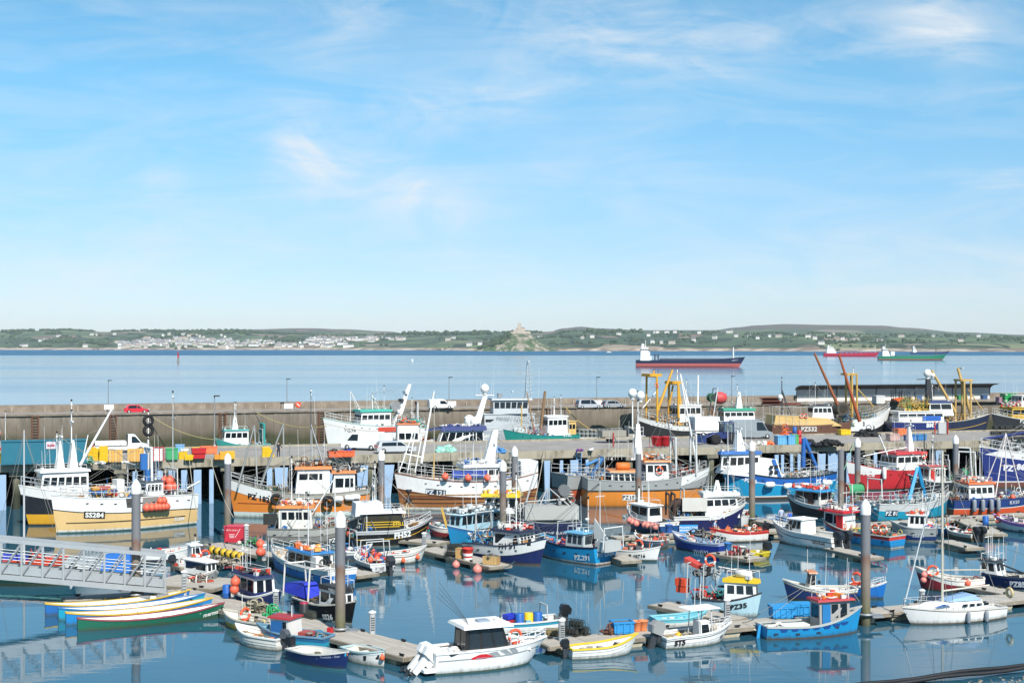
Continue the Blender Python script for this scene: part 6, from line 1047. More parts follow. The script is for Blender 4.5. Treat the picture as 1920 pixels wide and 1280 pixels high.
# purple boat
b = Boat('open_boat', 'white open boat with a lilac rim at the right edge', 'open boat', (1960, 1004), (1870, 990), 2.2, (.95, .9, 1.4), bands('b77fc0', 'eceae6', '8a7a9a', -.3), rake=.5, tf=.7, bul=.5, cap='c49ad0'); b.gear(-2.2, 1.6, 1.4, None, 6, ('2a3a6c', '55585a', 'd8442c', 'e9e6e0'), 1.6, h=1.1); b.ring(b.X(1880), b.vis*.7, 1.1, 'orange lifebuoy inside the bow of the lilac rimmed boat', 'Y'); b.text('PZ', 1915, 996, 5.5, '26282c', .03); b.done()
b = Boat('open_boat', 'small rusty workboat heaped with nets right of the little white SS716 boat', 'open boat', (1236, 1029), (1196, 1022), 1.9, (.75, .7, 1.1), bands('6a7a88', '55606a', '4a2f28', -.25), rake=.4, bul=.4); b.gear(-1.6, 1.4, 1.3, None, 4, ('c8503c', '8a5a44', 'e9d9c9', '3a3d40'), 1.6, h=.9); b.goal(-.6, 1.0, 1.4, '6a6d70', r=.04); b.done()
b = Boat('open_boat', 'small white boat squeezed between the dark navy trawler bow and a pile', 'open boat', (1404, 972), (1390, 990), 1.9, (.9, .9, 1.3), bands('f1efe9', 'f1efe9', '55606a', -.25), rake=.4, bul=.4); b.gear(-1.4, 1, 1.2, None, 4, None, 1, h=.6); b.done()
b = Boat('open_boat', 'small grey boat with red crates between the bright blue hull and the mid pontoon', 'open boat', (652, 1052), (690, 1046), 2.0, (.8, .8, 1.2), bands('c9ccc9', '3a4a5c', '55383a', -.3), rake=.4, bul=.4); b.gear(-1.8, 1.2, 1.4, None, 5, ('c8402c', '2f6fb0', '55585a', 'e9e6e0'), 1.8, h=1.1); b.goal(-.4, 1.2, 1.8, 'c9ccc9', r=.04); b.done()
b = Boat('open_boat', 'turquoise boat with covered gear lying behind the navy FH 51 boat', 'open boat', (936, 1034), (884, 1026), 2.2, (.9, .85, 1.3), bands('1f9fc8', '1f86b0', '55383a', -.25), rake=.4, bul=.4); b.gear(-2, 1.5, 1.6, None, 6, ('1f9fc8', '2f6fb0', 'e9e6e0', '55585a'), 1.6, h=1.0); b.done()
b = Boat('open_boat', 'blue boat with orange boxes moored ahead of the navy SS273 boat', 'open boat', (1776, 1006), (1742, 1000), 2.0, (.8, .8, 1.2), bands('2f86c0', '26507c', '55383a', -.25), rake=.4, bul=.4); b.gear(-1.6, 1.4, 1.4, None, 7, ('d8563c', 'e9e6e0', '3a9cb4', 'c9904a'), 1.8, h=1.0); b.done()
# ---------------------------------------------------------------- trawlers alongside the pier
TR = 'trawler'
# black and yellow trawler
b = Boat(TR, 'black and yellow trawler with a white bow lying inside the cream trawler', TR, (285, 974), (54, 985), 5.2, (3.2, 3.2, 4.1), [('w', 1.15, 'e2a92c'), ('s', -.95, '22242b'), ('s', 0, 'f0efeb')], rake=1.0, tf=.75, bul=.9, cap='ecebe6', deck='8f9694', strake=[(.1, .1, '3a3330', 0, 1, .05, 'w')])
x0, x1 = sorted((b.X(70), b.X(158))); b.house(x0, x1, 3.4, 2.0, roof=W_, ns=6, nf=3, nb=0, rf=.3, z0=3.3, wz=(.35, .75), roofh=.2, ov=.2); z0 = b.rz
for pa, pb in ((104, 119), (128, 144)): xa, xb = sorted((b.X(pa), b.X(pb))); b.part('mast_house', MB().hexa([(xa, -.6, z0), (xb, -.6, z0), (xb, .6, z0), (xa, .6, z0)], [(xa+.35, -.35, z0+2.9), (xb-.35, -.35, z0+2.9), (xb-.35, .35, z0+2.9), (xa+.35, .35, z0+2.9)]), W_)
b.mast(b.X(134), z0+2.6, b.P(134, 752).z, .07, W_, 3); b.radar(b.X(113), z0+3.1, 1.2); b.radar(b.X(134), z0+4.6, 1.0); b.pole('crane_boom', b.P(150, 872), b.P(209, 768), .16, .1, W_); b.pole('boom', b.P(155, 862), b.P(165, 815), .07, .05, W_); b.lines((b.P(165, 812), b.P(183, 806)), (b.P(209, 768), b.P(235, 870))); b.rail(.55, .98, .9, 'b9c4cc'); b.gear(b.X(240), b.X(165), 3.4, None, 5, ('8d9294', 'c9ccc9', '2f6fb0'), 1, h=1.5); b.done()
# cream trawler
b = Boat(TR, 'cream hulled trawler numbered SS284 with white bulwarks and a rust streaked stern', TR, (366, 983), (106, 1000), 5.0, (3.05, 3.2, 3.75), [('w', .12, '3f7f80'), ('w', .3, 'eceae2'), ('s', -1.5, paint('e6c184', .45, .25, rust=.06)), ('s', -1.4, '2a2624'), ('s', 0, 'f4f3ef')], rake=.55, tf=.82, bul=1.0, cap='e3e3df', deck='8f9694', strake=[(1.0, .08, '5a4a34', .1, .93, .05, 'w')], sag=2.4)
b.text('SS284', 177, 965, 8.5, 'f2f0ea', .04, plate='2a2422'); b.text('SS284', 336, 972, 6, 'f2f0ea', .03); b.patch([(236, 935), (250, 934), (250, 951), (238, 951)], '55524e', 'dark_hatch'); b.patch([(268, 930), (312, 927), (303, 953), (266, 955)], '8f8d88', 'painted_opening_shade', .02)  # flat grey patch: shade of an opening painted on the closed hull side
x0, x1 = sorted((b.X(262), b.X(297))); b.house(x0, x1, 2.4, 1.9, roof='4a4d52', ns=4, nf=2, nb=2, z0=2.6, wz=(.5, .85)); b.gear(b.X(290), b.X(170), 3, 2.4, 9, ('8d9294', 'c9ccc9', '3f6a9c', 'd8a84a', '55585a'), 1, h=1.6)
rn = random.Random(4); cols = ['c8402c', '2b4fc4', 'e9e6e0', '2f6fb0', 'e0a23c', '3f8fc4']
for k in range(3):
    for j in range(5): b.place('fish_box', fishbox(cols[(k*2+j) % 6], 1.1, .7, .34), ('red', 'dark blue', 'white', 'mid blue', 'orange yellow', 'pale blue')[(k*2+j) % 6]+' fish box stacked amidships on the cream trawler', 'fish box', (b.X(180+k*13), rn.uniform(-.4, .4), 2.5+j*.36), rn.uniform(-.05, .05), 'fish boxes on the cream trawler')
b.part('hopper', MB().box((b.X(222), 0, 3.9), (.8, 1.4, 1.9), bev=.1), 'e9e9e4'); xm = b.X(278); b.goal(xm, 1.6, 5.2, 'e6e8e8', z0=2.6, r=.14); b.mast(xm, 7.4, b.P(279, 772).z, .08, W_, 1); m = MB(); z9 = b.P(279, 788).z; m.torus((xm, 0, z9), .45, .17, 'Y', 14, 6); m.torus((xm, 0, z9-1.0), .45, .17, 'Y', 14, 6); b.part('tyre', m, RUBBER); b.part('hauler', MB().box((xm+.3, -.4, 6.4), (.7, .5, 1.6), bev=.1).box((xm+.1, .2, 5.0), (.6, .5, 1.2), bev=.1), '2f6fb4')
b.mast(b.X(324), 3.0, b.P(325, 736).z, .07, 'b9bcbb', 2, stays=(-b.L*.45,)); b.pole('stern_gantry', b.P(350, 915), b.P(375, 902), .1, .1, 'd8d8d2'); b.rail(.05, .95, 1.0); b.buoys(9, b.X(325), b.X(308), -.6, .8, 3.4, 'salmon orange ball buoy hung in the net over the cream trawler stern', 'buoy', .42, 5)
b.fenders((272, 281, 290, 296, 303, 309), -1.05, 'buoy', 'salmon orange ball buoy in the side opening of the cream trawler', .4); b.fenders((298, 305), -.45, 'buoy', 'orange ball buoy above the others at the side opening of the cream trawler', .34); b.done()
# orange trawler
b = Boat(TR, 'orange trawler numbered PZ 182 with a white bow and orange roofed wheelhouse', TR, (690, 967), (440, 969), 5.0, (2.9, 2.5, 4.1), [('w', .6, 'd7e3dc'), ('s', -.62, paint('e88a34', .5, .3, rust=.05)), ('s', -.5, '3a3834'), ('s', 0, 'a9a79c')], rake=.8, tf=.7, bul=1.0, cap='8f8d84', deck='8a857a', capw=.2, strake=[(1.55, .08, 'b9602c', 0, .95, .05, 'w')])
b.text('PZ 182', 485, 933, 9, '1f2022', .05, plate=None); b.plating(.69, 1, .95, 1.1, 'f3f2ee'); x0, x1 = sorted((b.X(551), b.X(617))); b.house(x0, x1, 3.2, 3.4, roof='e0853e', ns=3, nf=3, nb=1, rf=.4, z0=1.6, wz=(.68, .87), roofh=.3, ov=.22, dcol=('e4e3dd', .12, .7)); z0 = b.rz; b.gear(x0, x1, 2.6, z0, 4, ('8a5a3a', '55524e', 'b5b0a4', '3a3d40'), 1, 'roof_gear', .6)
x2, x3 = sorted((b.X(621), b.X(664))); b.house(x2, x3, 3.0, 2.4, roof='cf7f42', ns=2, nf=0, nb=1, z0=2.1, wz=(.4, .8), name='aft_house', roofh=.3, ov=.2); zt = b.P(583, 795).z; b.tripod(b.X(583), zt, 1.0, 'a9adb0', z0, 1.3, .07); b.mast(b.X(583), zt-.5, b.P(584, 733).z, .06, '55585a', 2); b.radar(b.X(583), b.P(584, 735).z, 1.1); b.whip(b.X(591), zt, 3)
for px, lean in ((470, 14), (520, 22)): 
    t = b.P(px+lean*.5, 797 if px < 500 else 795)
    for s_ in (-1, 1): b.pole('gallows_leg', (b.X(px-24 if px < 500 else px-32), s_*1.6, 3.2), (t.x, s_*.25, t.z), .1, .08, '8f9290')
    b.pole('gallows_strut', (b.X(px+13), 0, 2.6), t, .09, .08, 'a9acaa')
b.mast(b.X(543), 2, b.P(543, 830).z, .07, '8d9092', 0); b.rail(.72, .97, .8); b.gear(b.X(545), b.X(470), 3.2, 2.2, 6, ('8a857a', '55524e', '9a8a70', '3f6a5c'), 1.1, h=1.2); b.gear(x0, x0+.1+.9, 3.2, 1.6, 16, ('ef7a4c', '3a3d40', '9a8a5a'), 1.2, h=1.5); b.fenders((518, 615), -.75, 'tyre', 'black tyre fender on the side of the orange trawler', .62); b.fenders((634, 655, 666), -.6, 'white', 'cream cylinder fender along the stern quarter of the orange trawler', .36); b.gear(b.X(683), b.X(625), 3.4, 4.6, 31, ('3a3d40', 'c9c4b8', '8d8f8e'), .9, 'roof_gear', .8); b.done()
# varnished wooden trawler
b = Boat(TR, 'wooden trawler numbered PZ 121 with a varnished brown hull and white bulwarks', TR, (1004, 951), (752, 956), 5.4, (3.9, 3.1, 4.1), [('w', .35, 'ece6da'), ('w', 1.35, paint('a0693a', .5, .6, rust=.2)), ('s', -1.75, paint('85502c', .45, .6, rust=.15)), ('s', 0, 'f4f2ee')], rake=.75, tf=.7, bul=1.1, cap='8d5a3a', deck='a38f70', strake=[(1.3, .1, '4a2f20', 0, .97, .06, 'w'), (1.75, .1, 'b98a52', 0, .97, .05, 'w'), (.85, .09, '5a3a26', 0, .97, .05, 'w'), (-1.72, .1, '7a4a2c')])
b.text('PZ 121', 817, 923, 8, 'dfe6ec', .04, plate='22303c'); x0, x1 = sorted((b.X(860), b.X(937))); b.house(x0, x1, 3.3, 2.0, roof=W_, ns=5, nf=3, nb=1, rf=.5, z0=2.6, wz=(.55, .85), roofh=.3, ov=.25); z0 = b.rz; zt = b.P(927, 806).z; xa, xb = sorted((b.X(905), b.X(925))); b.part('funnel_mast', MB().hexa([(xa, -.6, z0), (xb, -.6, z0), (xb, .6, z0), (xa, .6, z0)], [(xa-.5, -.25, zt), (xa+.1, -.25, zt), (xa+.1, .25, zt), (xa-.5, .25, zt)]), W_); b.radar(xa, z0+2.0, 1.2)
for px in (748, 764, 778): b.pole('gallows_leg', b.P(px, 885), b.P(px+14 if px > 748 else 774, 812), .08, .07, W_)
b.pole('gallows_beam', b.P(758, 850), b.P(795, 858), .09, .09, W_); b.pole('derrick', b.P(790, 868), b.P(814, 733), .16, .08, W_); b.mast(b.X(814), 3, b.P(814, 762).z, .06, 'c9c4b4', 0); b.pole('yellow_post', b.P(812, 955), b.P(814, 850), .12, .08, 'd9b87a')
b.lines((b.P(814, 735), b.P(760, 880)), (b.P(814, 735), b.P(850, 870)), (b.P(812, 850), b.P(775, 935)), (b.P(812, 850), b.P(850, 935))); b.rail(.05, .97, 1.3, 'f0f0ec', top=3); b.part('rail_cover', MB().box(((b.X(838)+b.X(902))/2, b.vis*2.35, 4.0), (abs(b.X(838)-b.X(902)), .12, .75)), '3a55a8'); b.gear(x0, x1, 2.4, z0, 6, ('2f6fb0', 'c9ccc9', 'e9e6e0'), .6, 'roof_gear', .5)
b.fenders((833, 876, 912, 938), .45, 'buoy', 'orange ball buoy tied on the rail of the wooden trawler', .4); b.part('aft_house', MB().box((b.X(985), 0, 4.3), (2.0, 3.4, 1.7), bev=.1), W_); b.gear(-b.L/2+.4, x0, 3.4, 2.8, 7, ('8d9294', '2f6fb0', 'c9ccc9', '8a6a4a'), 1, h=1.5); b.done()
# red-orange steel boat seen from astern
b = Boat(TR, 'steel boat with a red orange hull showing left of the orange steel trawler', TR, (1066, 945), (1255, 932), 5.0, (3.3, 3.0, 3.9), [('w', 1.55, paint('b9512f', .55, .35, rust=.15)), ('w', 1.7, '3a3d40'), ('s', 0, 'a3a5a3')], rake=.8, tf=.9, bul=1.0, cap='9a9c9a', deck='8a857a'); b.ttext('FH721', 1.25, .4, 'd8d6d0', .8); b.rail(.0, .3, 1.0); b.gear(-b.L/2+.4, 0, 3.8, None, 4, ('2f6fb0', '3f86c8', '55585a', 'c9ccc9'), 1.2, h=1.6); b.pole('crane', (b.X(1110), 0, 3), (b.X(1130), 0, b.P(1125, 858).z), .25, .25, '2f78b8'); b.pole('crane_arm', (b.X(1125), 0, b.P(1125, 860).z), (b.X(1098), 0, b.P(1098, 872).z), .2, .18, '3a86c4'); b.done()
# orange and steel trawler
b = Boat(TR, 'orange hulled trawler numbered PZ181 with bare steel bulwarks and white bow', TR, (1106, 951), (1310, 944), 5.4, (3.2, 2.9, 4.1), [('w', 1.75, paint('e38a2e', .5, .3, rust=.06)), ('w', 1.9, '3a3834'), ('s', 0, 'a5a7a5')], rake=1.3, tf=.85, bul=1.1, cap='b5b7b4', deck='8a857a', capw=.18, strake=[(1.85, .12, '3a3532', 0, .96, .06, 'w')])
b.text('PZ181', 1181, 932, 7, '2a2a2c', .03, plate='f0eee8'); b.text('PZ181', 1323, 912, 7, '2a2422', .03); b.plating(.74, 1, 1.0, .8, 'f1f0ec'); x0, x1 = sorted((b.X(1141), b.X(1192))); b.house(x0, x1, 3.4, 1.6, roof='d68545', ns=4, nf=2, nb=2, z0=2.2, wz=(.55, .85), roofh=.2, ov=.25); x2, x3 = sorted((b.X(1206), b.X(1250))); b.house(x2, x3, 3.0, 2.9, roof='d68545', ns=3, nf=3, nb=1, z0=2.0, wz=(.62, .88), roofh=.2, ov=.25, name='bridge'); z0 = b.rz
b.part('life_raft', MB().lathe([(.25, -.8), (.45, -.7), (.47, 0), (.45, .7), (.25, .8)], (b.X(1168), 0, 4.35), 12, axis='X'), 'e07a34'); b.ring(b.X(1230), b.vis*1.7, 4.0, 'orange and white lifebuoy on the bridge side of the orange steel trawler', 'Y', .5)
zt = b.P(1255, 770).z; b.pole('derrick', (b.X(1275), 0, 3), b.P(1248, 772), .1, .07, '7a7d80'); b.pole('derrick', (b.X(1310), 0, 3.4), b.P(1275, 700), .13, .07, 'f0f0ec'); xm = b.X(1196); b.mast(xm, 4, b.P(1198, 736).z, .12, 'd9dadb', 3, stays=(-b.L*.45, b.L*.45)); b.part('mast_house', MB().hexa([(xm-.5, -.4, z0), (xm+.5, -.4, z0), (xm+.5, .4, z0), (xm-.5, .4, z0)], [(xm-.2, -.15, z0+4), (xm+.2, -.15, z0+4), (xm+.2, .15, z0+4), (xm-.2, .15, z0+4)]), W_); b.dome(xm+.3, b.P(1198, 736).z-.3, .5)
b.goal(b.X(1262), 2.4, 4.5, 'd5d7d6', z0=3.0, r=.12); b.goal(b.X(1300), 2.4, 4.5, 'd5d7d6', z0=3.4, r=.12); b.lines((b.P(1248, 772), b.P(1196, 860)), (b.P(1275, 700), b.P(1335, 880)), (b.P(1275, 700), b.P(1220, 860)), (b.P(1275, 700), b.P(1198, 740))); b.gear(b.X(1135), b.X(1112), 3.6, None, 4, ('8d9294', 'd68545', 'c9ccc9', '2b2d30'), 1.2, h=1.6); b.gear(b.X(1252), b.X(1315), 3.6, None, 8, ('8d9294', 'e9e6e0', 'c9ccc9', '3a3d40', 'b5543c'), 1.5, h=2.2); b.gear(x2, x3, 2.6, z0, 9, ('8d9294', 'd68545', 'c9ccc9'), 1, 'roof_gear', .8); b.rail(.05, .97, .9, 'b9bcbb'); b.done()
# big blue trawler
b = Boat(TR, 'large blue and turquoise trawler numbered PZ46 with a white superstructure', TR, (1561, 930), (1372, 936), 5.8, (2.9, 2.5, 3.9), [('w', .3, '6a4238'), ('w', .45, 'ece9e2'), ('s', -.95, '1f9bc8'), ('s', -.85, 'dfe9ee'), ('s', -.18, '1f63b4'), ('s', 0, '26374c')], rake=1.6, tf=.9, bul=1.0, cap='2a3a4c', deck='8f9694')
b.text('PZ46', 1408, 901, 6.5, 'f2f4f4', .04); b.text('PZ 46', 1540, 901, 7, 'f2f4f4', .04)
xa, xb = sorted((b.X(1447), b.X(1352))); b.part('superstructure', MB().hexa([(xa, -2.4, 2.2), (xb, -1.3, 3.1), (xb, 1.3, 3.1), (xa, 2.4, 2.2)], [(xa+.9, -2.2, 4.7), (xb-.4, -1.3, 3.8), (xb-.4, 1.3, 3.8), (xa+.9, 2.2, 4.7)]), W_); x0, x1 = sorted((b.X(1350), b.X(1410))); b.house(x0, x1, 3.3, 1.8, col='f0f0ec', roof='2a6cb8', ns=5, nf=4, nb=1, rf=.2, z0=3.5, wz=(.3, .8), roofh=.35, ov=.2); z0 = b.rz
b.part('stripe', MB().add([(xa+.3, b.vis*2.37, 2.6), (xa+.75, b.vis*2.37, 2.6), (xa+1.6, b.vis*2.24, 4.7), (xa+1.1, b.vis*2.24, 4.7)], [(0, 1, 2, 3)]), '2a6cb8'); zt = b.P(1388, 806).z; xm = b.X(1384); b.part('mast_house', MB().hexa([(xm-.7, -.5, z0), (xm+.5, -.5, z0), (xm+.5, .5, z0), (xm-.7, .5, z0)], [(xm-.2, -.2, zt), (xm+.25, -.2, zt), (xm+.25, .2, zt), (xm-.2, .2, zt)]), W_); b.radar(xm, zt, 1.2); b.radar(xm-.3, zt-1.6, 1.0); b.pole('boom', (x0, 0, z0), (xm, 0, zt-.8), .07, .06, W_)
b.pole('crane_arm', b.P(1506, 876), b.P(1507, 822), .3, .25, '1f63b4', 5); b.pole('crane_arm', b.P(1508, 822), b.P(1532, 878), .28, .22, '2a70c0', 5); b.rail(.0, .55, 1.1, 'd5d9da'); b.gear(b.X(1555), b.X(1460), 4, None, 5, ('8d9294', 'c9ccc9', '55585a', 'a9acaa'), 1.0, h=1.1); b.fenders((1440, 1474, 1505, 1547), -.95, 'white', 'white cylinder fender roped along the side of the blue trawler', .42); b.text('CROSS', 1400, 880, 5, 'f0f0ec', 0) if False else None; m = MB()
for i in (-1, 1):
    for j in (-1, 1): m.box((b.X(1429)+i*.35, b.vis*2.33, 3.5+j*.3), (.45, .06, .4))
b.part('flag_mark', m, '22262c'); b.done()
# red trawler
b = Boat(TR, 'red trawler with a white bow and a white wheelhouse roofed in red', TR, (1745, 914), (1597, 919), 5.0, (2.5, 2.4, 3.7), [('w', .2, '3a2a2c'), ('s', 0, paint('c8323a', .45, .3))], rake=1.0, tf=.8, bul=.9, cap='d04a48', deck='8f8a80'); b.text('PZ6', 1630, 888, 8, 'f2e6e4', .03); b.plating(.66, 1, .5, 1.5, 'f3f1ed'); x0, x1 = sorted((b.X(1664), b.X(1720))); b.house(x0, x1, 3.2, 2.6, roof='c63a3c', ns=4, nf=4, nb=2, rf=.3, z0=1.7, wz=(.62, .88), roofh=.3, ov=.2); z0 = b.rz; zt = b.P(1708, 800).z; xm = b.X(1706); b.part('mast_house', MB().hexa([(xm-.4, -.4, z0), (xm+.5, -.4, z0), (xm+.5, .4, z0), (xm-.4, .4, z0)], [(xm, -.15, zt), (xm+.3, -.15, zt), (xm+.3, .15, zt), (xm, .15, zt)]), W_); b.radar(xm, zt, 1.1); b.pole('boom', b.P(1668, 862), b.P(1648, 815), .12, .08, W_); b.pole('boom', b.P(1618, 855), b.P(1700, 838), .08, .06, W_); b.rail(.3, .9, .9); b.ring(b.X(1716), b.vis*1.65, 4.1, 'orange lifebuoy on the wheelhouse of the red trawler', 'Y', .5); b.fenders((1655,), -.5, 'whitelong', 'white tube fender on the side of the red trawler', .34); b.mast(b.X(1733), 2, b.P(1731, 812).z, .1, '2a2c34', 0); b.gear(b.X(1650), b.X(1605), 3, None, 4, ('8d9294', 'c9ccc9', '8a6a4a'), 1.2, h=1.4); b.gear(b.X(1742), b.X(1722), 3.6, None, 14, ('2b2d30', '8d9294', 'c8402c', '3f9c94'), 1.4, h=1.8); b.done()
b = Boat(TR, 'short black hulled boat lettered SS with a white sheer rail beside the blue A frame', TR, (1789, 926), (1712, 927), 3.6, (1.6, 1.6, 2.5), [('w', .28, 'e6e4dc'), ('s', -.12, '26282b'), ('s', 0, 'eceae4')], rake=.7, tf=.8, bul=.8, cap='eceae4'); b.text('SS 252', 1729, 903, 7.5, 'c9cccc', .0); x0, x1 = sorted((b.X(1730), b.X(1762))); b.house(x0, x1, 2.3, 2.1, col='ded8d2', roof='c8504a', ns=3, nf=2, nb=1, z0=1.3, wz=(.45, .85), dcol=('c8322c', .75, .5)); b.gear(-b.L/2, x0, 2.4, None, 5, ('c8504a', 'c9ccc9', '2f8a5c', '55585a'), 1.8, h=2.2); b.mast(b.X(1748), b.rz, b.P(1748, 830).z, .05); b.buoys(2, b.X(1778), b.X(1776), b.vis*1.3, b.vis*1.5, .9, 'orange cone shaped buoy at the stern of the short black boat', 'tear', .35); b.goal(b.X(1770), 1.6, 3.2, 'c9ccc9', r=.06); b.done()
b = Boat(TR, 'boat with white arched gantry and green net drum under the big navy bow', TR, (1834, 922), (1795, 926), 3.4, (1.5, 1.4, 2.0), [('w', .2, '3a2a2c'), ('s', 0, '4a5a5c')], rake=.5, bul=.6); b.goal(0, 2.0, 4.2, 'e9e8e4', r=.1, lean=.4); b.goal(-1.2, 2.0, 3.6, 'e9e8e4', r=.1); b.drum(.4, 2.4, 1.9, .7, '2f8f62', '55585a', 'X'); b.gear(-1.6, 1.6, 2.4, None, 8, ('8a5a4a', 'c9ccc9', 'd8442c', '55585a'), 1.6, h=1.5); b.done()
# big navy trawler at the right edge
b = Boat(TR, 'tall navy trawler bow with white bulwark rail at the right edge', TR, (2085, 906), (1850, 915), 6.4, (3.6, 4.0, 5.3), [('w', .75, '7a4a40'), ('w', .9, 'e6e2da'), ('s', -.9, '22337a'), ('s', 0, 'eceae6')], rake=1.2, tf=.85, bul=1.0, cap='e6e6e2', deck='8f9694', strake=[(2.9, .07, 'd8b45a', .1, .9, .03, 'w')]); b.plating(.9, 1, .1, 1.0, '22337a'); b.text('PZ', 1892, 877, 10, 'e9e6f0', .05); b.text('86', 1914, 875, 10, 'e9e6f0', .05); b.text('AJ', 1878, 857, 5, 'dfe4ee', .0); b.rail(.4, .985, 1.1, 'e6e8e8', top=3); b.pole('whale_gantry', (b.X(1845), 0, 6.2), (b.X(1930), 0, 6.9), .2, .2, '22306a')
b.gear(b.X(1925), b.X(1868), 3, 4.4, 5, ('8d9294', 'c9ccc9', '55585a'), 1, h=1.6); b.tripod(b.X(1898), b.P(1898, 862).z+1, 1.5, 'e9dfe0', 4.2, 1.5, .08); b.house(b.X(2020), b.X(1940), 4, 3.5, ns=4, nf=4, z0=4, wz=(.6, .88)); b.done()
# ---------------------------------------------------------------- boats between pier and sea wall
def wk(px, off): p = hit(WA, WU, WN, px, off); return (px, YH+HC*F/p.y)
def back(name, label, st, bw, off, B, fb, bands_, **k): return Boat(name, label, TR if name == TR else name.replace('_', ' '), wk(st, off), wk(bw, off), B, fb, bands_, **k)
b = back(FB, 'small turquoise boat with a white wheelhouse under the sea wall at the left', 505, 412, -9, 3.6, (1.6, 1.5, 2.8), [('w', .3, 'd8e3de'), ('s', 0, '3f9c94')], rake=.8, cap='7fc4bc'); x0, x1 = sorted((b.X(417), b.X(462))); b.house(x0, x1, 2.6, 2.3, roof='3fa098', ns=4, nf=3, nb=1, z0=1.6, wz=(.5, .85), roofh=.2); xm = b.X(440); b.mast(xm, b.rz, b.P(441, 755).z, .09, W_, 2); b.part('mast_house', MB().hexa([(xm-.5, -.4, b.rz), (xm+.5, -.4, b.rz), (xm+.5, .4, b.rz), (xm-.5, .4, b.rz)], [(xm-.2, -.2, b.rz+2), (xm+.2, -.2, b.rz+2), (xm+.2, .2, b.rz+2), (xm-.2, .2, b.rz+2)]), W_); b.radar(xm, b.rz+1.4, 1.1); b.goal(b.X(492), 2.0, 3.4, '2f9c94', r=.2); b.gear(-b.L/2, x0, 2.6, None, 4, ('d8b27a', '55585a', 'e9e6e0'), 1, h=1); b.done()
b = back(FB, 'red and orange boat cut by the left edge beyond the container', -60, 16, -9, 3.4, (1.8, 1.8, 2.6), [('s', 0, 'd8402c')], rake=.7); b.house(-1, 1.5, 2.2, 2.2, col='e9e3dc', roof='ef6a44', ns=2, nf=2, z0=1.8); b.mast(b.X(10), 3, 7.5, .06); b.done()
# white and turquoise trawler
b = back(TR, 'white trawler with turquoise trim and a high flared bow under the sea wall', 795, 617, -7, 6.2, (3.6, 4.2, 5.7), [('w', 1.0, 'b9402f'), ('s', -1.0, 'f1f0ec'), ('s', -.92, 'c9a08a'), ('s', 0, 'f1f0ec')], rake=1.1, tf=.8, bul=.9, cap='9fc9bd'); b.text('YG78', 656, 807, 6, '55585a', .0); x0, x1 = sorted((b.X(668), b.X(726))); b.house(x0, x1, 3.8, 2.7, roof='3fb09c', ns=5, nf=4, nb=2, rf=.4, z0=3.9, wz=(.5, .8), roofh=.35, ov=.25); z0 = b.rz; b.tripod(b.X(657), b.P(657, 733).z, 1.2, 'eceae6', 5, 2.4, .08); b.mast(b.X(698), z0, b.P(698, 738).z, .12, W_, 2); b.tripod(b.X(698), b.P(698, 742).z, .8, 'eceae6', z0, 1.0, .06); b.radar(b.X(700), z0+1.6, 1.4); b.whip(b.X(706), z0+3, 2.5)
t = b.P(768, 720); b.part('stern_ramp_mast', MB().hexa([(b.X(727), -.7, 2.5), (b.X(741), -.7, 2.5), (b.X(741), .7, 2.5), (b.X(727), .7, 2.5)][::-1], [(t.x+.25, -.2, t.z), (t.x-.25, -.2, t.z), (t.x-.25, .2, t.z), (t.x+.25, .2, t.z)][::-1]), W_)
for px, py in ((745, 770), (752, 750), (760, 735)): b.part('floodlight', MB().box(b.P(px, py), (.5, 1.6, .5), bev=.1), '3a3d40' if px == 752 else W_)
b.drum(b.X(740), b.P(740, 762).z, 1.2, .9, 'c9ccc9', '8d9092'); b.rail(.5, .98, 1.1, 'e9ebea', top=3); b.gear(b.X(792), b.X(725), 4, None, 6, ('e9ebea', 'c9ccc9', '3fb09c', '8d9294'), 1.5, h=2.6); b.part('red_panel', MB().box((b.X(715), b.vis*3.05, 3.6), (3.4, .15, .8)), 'cf4a34'); b.lines((b.P(657, 735), b.P(700, 765)), (b.P(768, 722), b.P(700, 740)), (b.P(768, 722), b.P(800, 800))); b.done()
b = back(FB, 'white boat with an orange roofed cabin and railings close behind the silver car', 735, 812, -20, 4.0, (2.2, 2.1, 2.8), [('s', 0, 'eceae6')], rake=.6); x0, x1 = sorted((b.X(745), b.X(786))); b.house(x0, x1, 2.8, 3.4, roof='dd7a48', ns=3, nf=2, nb=1, z0=1.6, wz=(.3, .6), roofh=.25); b.gear(x0, x1, 2.2, b.rz, 5, ('c9ccc9', '3fb09c', '55585a', 'ef7a4c'), 1.4, 'roof_gear', 1.2); b.goal(b.X(783), 1.6, 6.5, W_, r=.08); b.gear(b.X(815), b.X(790), 2.4, None, 3, ('ef7a3c', '2f6fb0', 'e9e6e0'), 1.5, h=1.6); b.done()
b = back('passenger_boat', 'white passenger boat with large dark windows under a navy canopy', 800, 918, -22, 4.6, (1.6, 1.5, 2.2), [('w', .3, '2a3a5c'), ('s', -.2, 'f1f0ec'), ('s', 0, 'c8402c')], rake=.8, tf=.9); x0, x1 = sorted((b.X(818), b.X(907))); b.house(x0, x1, 3.9, 2.6, roof='2b3a78', ns=6, nf=3, nb=2, rf=.2, rb=.9, z0=1.4, wz=(.22, .9), roofh=.7, ov=.35); b.dome(b.X(891), b.rz+.7, .85); b.gear(x0+.4, x1-.4, 2.6, b.rz-.1, 3, ('e9e6e0', '2b3a78'), .5, 'roof_gear', .4); b.part('canopy', MB().hexa([(b.X(798), -1.8, b.rz-.7), (b.X(850), -1.8, b.rz-.2), (b.X(850), 1.8, b.rz-.2), (b.X(798), 1.8, b.rz-.7)], [(b.X(798), -1.7, b.rz-.6), (b.X(850), -1.7, b.rz+.1), (b.X(850), 1.7, b.rz+.1), (b.X(798), 1.7, b.rz-.6)]), '24326c'); b.done()
